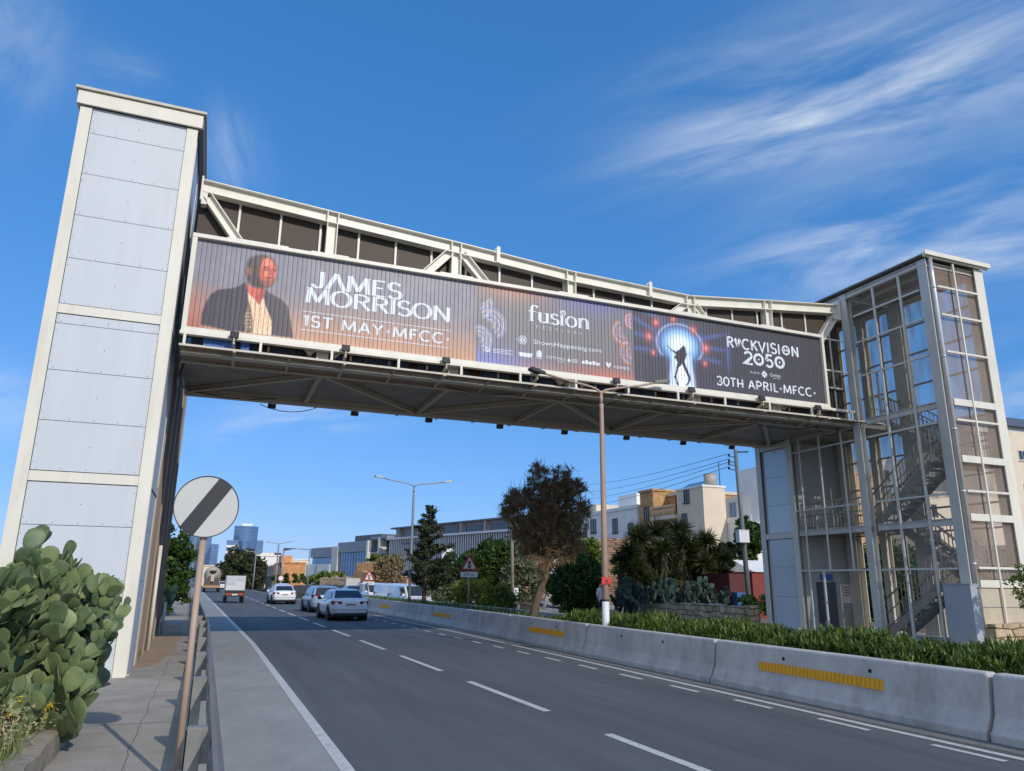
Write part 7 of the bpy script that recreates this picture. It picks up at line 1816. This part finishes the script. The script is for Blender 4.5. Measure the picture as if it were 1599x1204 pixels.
# glazed wing
o2 = A+dirn*(Lf+.5)
h = Bld('glass_office', 'grey office wing with a blue glass front left of the louvred building', o2.x, o2.y, ang); h.v = Vector((dirn.y, -dirn.x))
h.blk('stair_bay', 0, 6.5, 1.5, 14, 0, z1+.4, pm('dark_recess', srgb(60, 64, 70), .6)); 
for zz in (4.2, 7.2, 10.3): h.blk('gallery', -.2, 6.6, -.2, 1.6, zz, zz+.5, M_bgrey)
h.blk('bay_pier', 2.6, 3.3, -.3, 1.4, 1, z1+.4, M_frame)
h.blk('wall', 6.5, 21, 0, 14, 0, z1-.2, M_bgrey); h.blk('top_band', 6.3, 21.2, -.5, 14, z1-2.2, z1, M_bgrey); h.blk('roof_plant', 8, 20, 3, 12, z1, z1+1.6, pm('dark_grey_fascia', srgb(92, 96, 102), .5)); h.blk('end_fin', 6.5, 7.2, -.9, 0, 1, z1, M_frame)
gl = h.blk('glass_front', 7.8, 20.4, -.14, -.02, 2.0, z1-2.3, M_bglass)
m = MB()
for i in range(11): u = 7.8+12.6*i/10; m.beam(h.P(u, -.2, 2), h.P(u, -.2, z1-2.3), .06, .06)
for z in (3.3, 4.6, 6.2): m.beam(h.P(7.8, -.2, z), h.P(20.4, -.2, z), .06, .06)
m.build('glazing_bars', M_bgrey, gl)
h.blk('entrance_block', 21, 24, -.6, 8, 0, z1-.8, M_frame); h.blk('far_wing', 24, 36, .3, 12, 0, z1-1.0, M_bgrey); h.blk('far_band', 23.9, 36.2, -.2, 12, z1-3.0, z1-.8, M_bgrey); h.blk('far_glazing', 24.6, 35.6, .16, .28, 3.2, z1-3.2, M_bglass)
# hoarding, orange building, white blocks
p, q = at(477, 890, 128), at(514, 890, 122); m = MB(); 
m.beam((p.x, 128, 0), (p.x, 128, 1), .1, .1)
h = Bld('white_hoarding', 'plain white sheet hoarding between the orange building and the glass office', p.x, 128, math.degrees(math.atan2(-6, q.x-p.x)), 'hoarding'); w = math.hypot(q.x-p.x, 6)
zt = at(495, 881, 125).z
for k in range(2): h.blk('sheet', w*k/2+.03, w*(k+1)/2-.03, 0, .2, .5, zt, pm('pale_sheet', srgb(196, 206, 212), .5, var=.05))
h.blk('post', w/2-.12, w/2+.12, -.15, -.02, 0, zt, M_gpole)
a, b = at(441, 900, 138), at(476, 900, 138)
h = Bld('orange_building', 'plain orange limestone building with a small roof room, sunlit end facing us', a.x, 138, 0); w = b.x-a.x; zt = at(458, 880, 138).z
h.blk('wall', 0, w, 0, 16, 0, zt, B_orange); h.blk('parapet', -.15, w+.15, -.15, 16, zt, zt+.3, B_orange); h.blk('roof_room', 0, w*.5, 5, 10, zt+.3, zt+1.5, B_orange)
h.blk('shaded_side', -1.6, -.05, 1, 16, 0, zt-.3, pm('shaded_side_brown', srgb(104, 92, 84), .8));  # shade of the building's left side put into a darker brown
for j in range(3): h.win(2+4*j, 2.6, 1.2, 1.8, -1.62, 'left')
for i, (px0, px1, pt, Yd, mt, lab) in enumerate(((398, 436, 868, 210, M_wallw, 'white flat roofed building with a smaller roof block, left of the orange building'), (436, 484, 874, 230, M_wallw, 'long white building behind the orange building'), (403, 436, 888, 190, M_wallc, 'low cream building below the white roofs'), (340, 364, 886, 260, M_wallw, 'small white building behind the far dark trees'), (318, 334, 884, 240, M_wallc, 'pale building glimpsed behind the sign pole'))):
    a, b = at(px0, 880, Yd), at(px1, 880, Yd); h = Bld('far_building', lab, a.x, Yd, 0); w = b.x-a.x; z = at(px0, pt, Yd).z
    h.blk('wall', 0, w, 0, 14, 0, z, mt); h.blk('parapet', -.2, w+.2, -.2, 14, z, z+.35, mt)
    if i == 0: h.blk('roof_block', w*.25, w*.8, 3, 9, z+.35, at(420, 863, Yd).z, M_wallc); h.blk('roof_rail', w*.8, w*1.1, 3, 3.2, z+.35, z+1.0, M_sblack)
    for j in range(max(2, int(w/4))): h.win(1+j*3.6, z-3.4, 1.3, 1.5)
# glass towers far off
def gtower(name, label, Yd, x0, x1, pt, ang=12, dep=22, curved=False):
    a, b = at(x0, 850, Yd), at(x1, 850, Yd); z = at((x0+x1)/2, pt, Yd).z
    h = Bld(name, label, a.x, Yd, 0, 'tower'); w = b.x-a.x; m = MB(); n = 14 if curved else 1
    front = [(w*i/n, -math.sin(math.pi*i/n)*w*.28) for i in range(n+1)]
    pts = front+[(w, dep), (0, dep)]
    k = len(pts); m.add([h.P(u, v, zz) for zz in (0, z) for u, v in pts], [(i, (i+1) % k, k+(i+1) % k, k+i) for i in range(k)]+[tuple(range(k, 2*k))], 0, False); m.build('glass_body', M_tglass, h.t)
    m = MB()
    for q in range(int(z/4)):
        zz = 4*q+2; m.add([h.P(u, v-.25, z_) for z_ in (zz, zz+.5) for u, v in front], [(i, i+1, n+1+i+1, n+1+i) for i in range(n)])
    m.build('floor_bands', pm('tower_band', srgb(112, 140, 176), .3, metal=.3), h.t)
    m = MB(); m.add([h.P(u*1.0, v-.4, zz) for zz in (z, z+1.6) for u, v in pts], [(i, (i+1) % k, k+(i+1) % k, k+i) for i in range(k)]+[tuple(range(k, 2*k))]); m.build('roof_edge', pm('tower_band', srgb(86, 112, 150), .3, metal=.3), h.t)
    return h, w, z
M_tglass = pm('tower_glass', srgb(112, 140, 172), .14, metal=.5, var=.18, scale=.06)
h, w, z = gtower('glass_tower', 'tallest blue glass tower with a curved front above the far trees', 900, 364, 401, 824, curved=True)
h.blk('roof_room', w*.3, w*.75, 6, 16, z, z+5, M_wallw)
gtower('glass_tower', 'lower blue glass block in front of the tallest tower', 870, 371, 392, 846, curved=True)
gtower('glass_tower', 'blue glass block right of the tallest tower', 900, 398, 411, 846)
h, w, z = gtower('glass_tower', 'banded white and blue block left of the tallest tower', 860, 354, 372, 846)
for q in range(5): h.blk('balcony_band', -.5, w+.3, -2.5, -.6, z-6-q*6, z-3.6-q*6, M_wallw)
gtower('glass_tower', 'left blue glass tower behind the round sign', 880, 293, 312, 835, curved=True)
gtower('glass_tower', 'dark blue tower right beside the round sign pole', 880, 312, 330, 834)
gtower('glass_tower', 'shorter dark blue tower right of the sign pole', 860, 330, 342, 852)

# small white wall with an arched opening right of the pine, and a blue awning behind the leaning trunk
a, b = at(690, 892, 74), at(707, 892, 74); zt = at(698, 864, 74).z; ztop = at(698, 852, 74).z
m = MB(); rr = (b.x-a.x)*.36; cx = (a.x+b.x)/2; out = []
n = 12; arch_o = [(cx+(b.x-a.x)/2*math.cos(R(180-180*i/n)), zt+(ztop-zt)*math.sin(R(180*i/n))) for i in range(n+1)]
arch_i = [(cx+rr*math.cos(R(180-180*i/n)), zt-.25+rr*math.sin(R(180*i/n))) for i in range(n+1)]
zb_ = zt-1.3
A_ = [(a.x, zb_)]+arch_o+[(b.x, zb_)]; B_ = [(cx-rr, zb_)]+arch_i+[(cx+rr, zb_)]
for y0 in (74, 74.5): m.add([(x, y0, z) for x, z in A_+B_], [(i, i+1, len(A_)+i+1, len(A_)+i) for i in range(len(A_)-1)])
for L_ in (A_, B_): m.add([(x, y, z) for y in (74, 74.5) for x, z in L_], [(i, i+1, len(L_)+i+1, len(L_)+i) for i in range(len(L_)-1)])
m.box(a.x, b.x, 74, 74.5, 1, zb_); m.box(cx-rr, cx+rr, 74.3, 74.4, zb_, zt)
tag(m.build('bell_arch', M_wallw), 'small white wall with a rounded top and dark arched opening right of the pine', 'wall')
p = at(872, 887, 46); m = MB(); m.add([(p.x-.45, 46, p.z-.25), (p.x+.55, 46, p.z-.35), (p.x+.55, 46.9, p.z+.15), (p.x-.45, 46.9, p.z+.25)], [(0, 1, 2, 3)]); m.tube((p.x-.4, 46, p.z-.3), (p.x-.4, 46, 0), .03); m.tube((p.x+.5, 46, p.z-.35), (p.x+.5, 46, 0), .03)
tag(m.build('blue_awning', pm('blue_awning_cloth', srgb(40, 110, 190), .6, var=.1)), 'small blue awning behind the leaning tree trunk', 'awning')
p0, p1 = at(868, 872, 40), at(848, 952, 40); m = MB(); m.path([p0, p0.lerp(p1, .45)+Vector((.15, 0, 0)), p1], [.14, .18, .10], 7); tag(m.build('white_sheet', M_wallw), 'narrow white cloth hanging behind the leaning tree trunk', 'cloth')
# -- person behind the lamp pole on the far pavement, one skinned body
def person(x, y, z, rot):
    P = {'pelvis': (0, 0, .92), 'waist': (0, 0, 1.08), 'chest': (0, .02, 1.32), 'neck': (0, .01, 1.48), 'head': (0, -.02, 1.60), 'crown': (0, -.01, 1.72)}
    vs_ = list(P.values()); ed = [(0, 1), (1, 2), (2, 3), (3, 4), (4, 5)]; rad = [.14, .135, .155, .055, .085, .06]
    for s in (-1, 1):
        i = len(vs_); vs_ += [(s*.18, .02, 1.40), (s*.23, .03, 1.13), (s*.22, -.06, .90), (s*.22, -.09, .80)]; ed += [(2, i), (i, i+1), (i+1, i+2), (i+2, i+3)]; rad += [.065, .048, .036, .03]
        i = len(vs_); vs_ += [(s*.09, 0, .86), (s*.10, -.02, .48), (s*.10, .03, .08), (s*.10, -.12, .04)]; ed += [(0, i), (i, i+1), (i+1, i+2), (i+2, i+3)]; rad += [.095, .065, .045, .04]
    me = bpy.data.meshes.new('body'); me.from_pydata(vs_, ed, []); t = thing('person', 'person in a white top and dark trousers standing behind the beige lamp pole', 'person', (x, y, z))
    o = bpy.data.objects.new('body', me); COL.objects.link(o); o.parent = t
    md = o.modifiers.new('skin', 'SKIN'); sk = me.skin_vertices[0].data
    for k, r in enumerate(rad): sk[k].radius = (r, r*.8 if k in (0, 1, 2) else r)
    sk[0].use_root = True
    o.modifiers.new('sub', 'SUBSURF').render_levels = 2
    dg = bpy.context.evaluated_depsgraph_get(); m2 = bpy.data.meshes.new_from_object(o.evaluated_get(dg)); o.modifiers.clear(); o.data = m2; o.name = 'body'
    for m_ in (pm('skin', srgb(196, 150, 124), .6), M_wallw, pm('dark_trousers', srgb(40, 44, 58), .8), pm('dark_hair', (.02, .016, .012), .7)): m2.materials.append(m_)
    for p in m2.polygons:
        c = p.center; p.use_smooth = True
        p.material_index = 3 if (c.z > 1.63 and c.y > -.06) or c.z > 1.69 else (0 if c.z > 1.46 or (abs(c.x) > .17 and c.z < 1.12) else (1 if c.z > .93 else 2))
    t.rotation_euler = (0, 0, rot); return t
pp_ = at(940.5, 940, 32.5); person(pp_.x-.08, 32.5, .12, R(25))
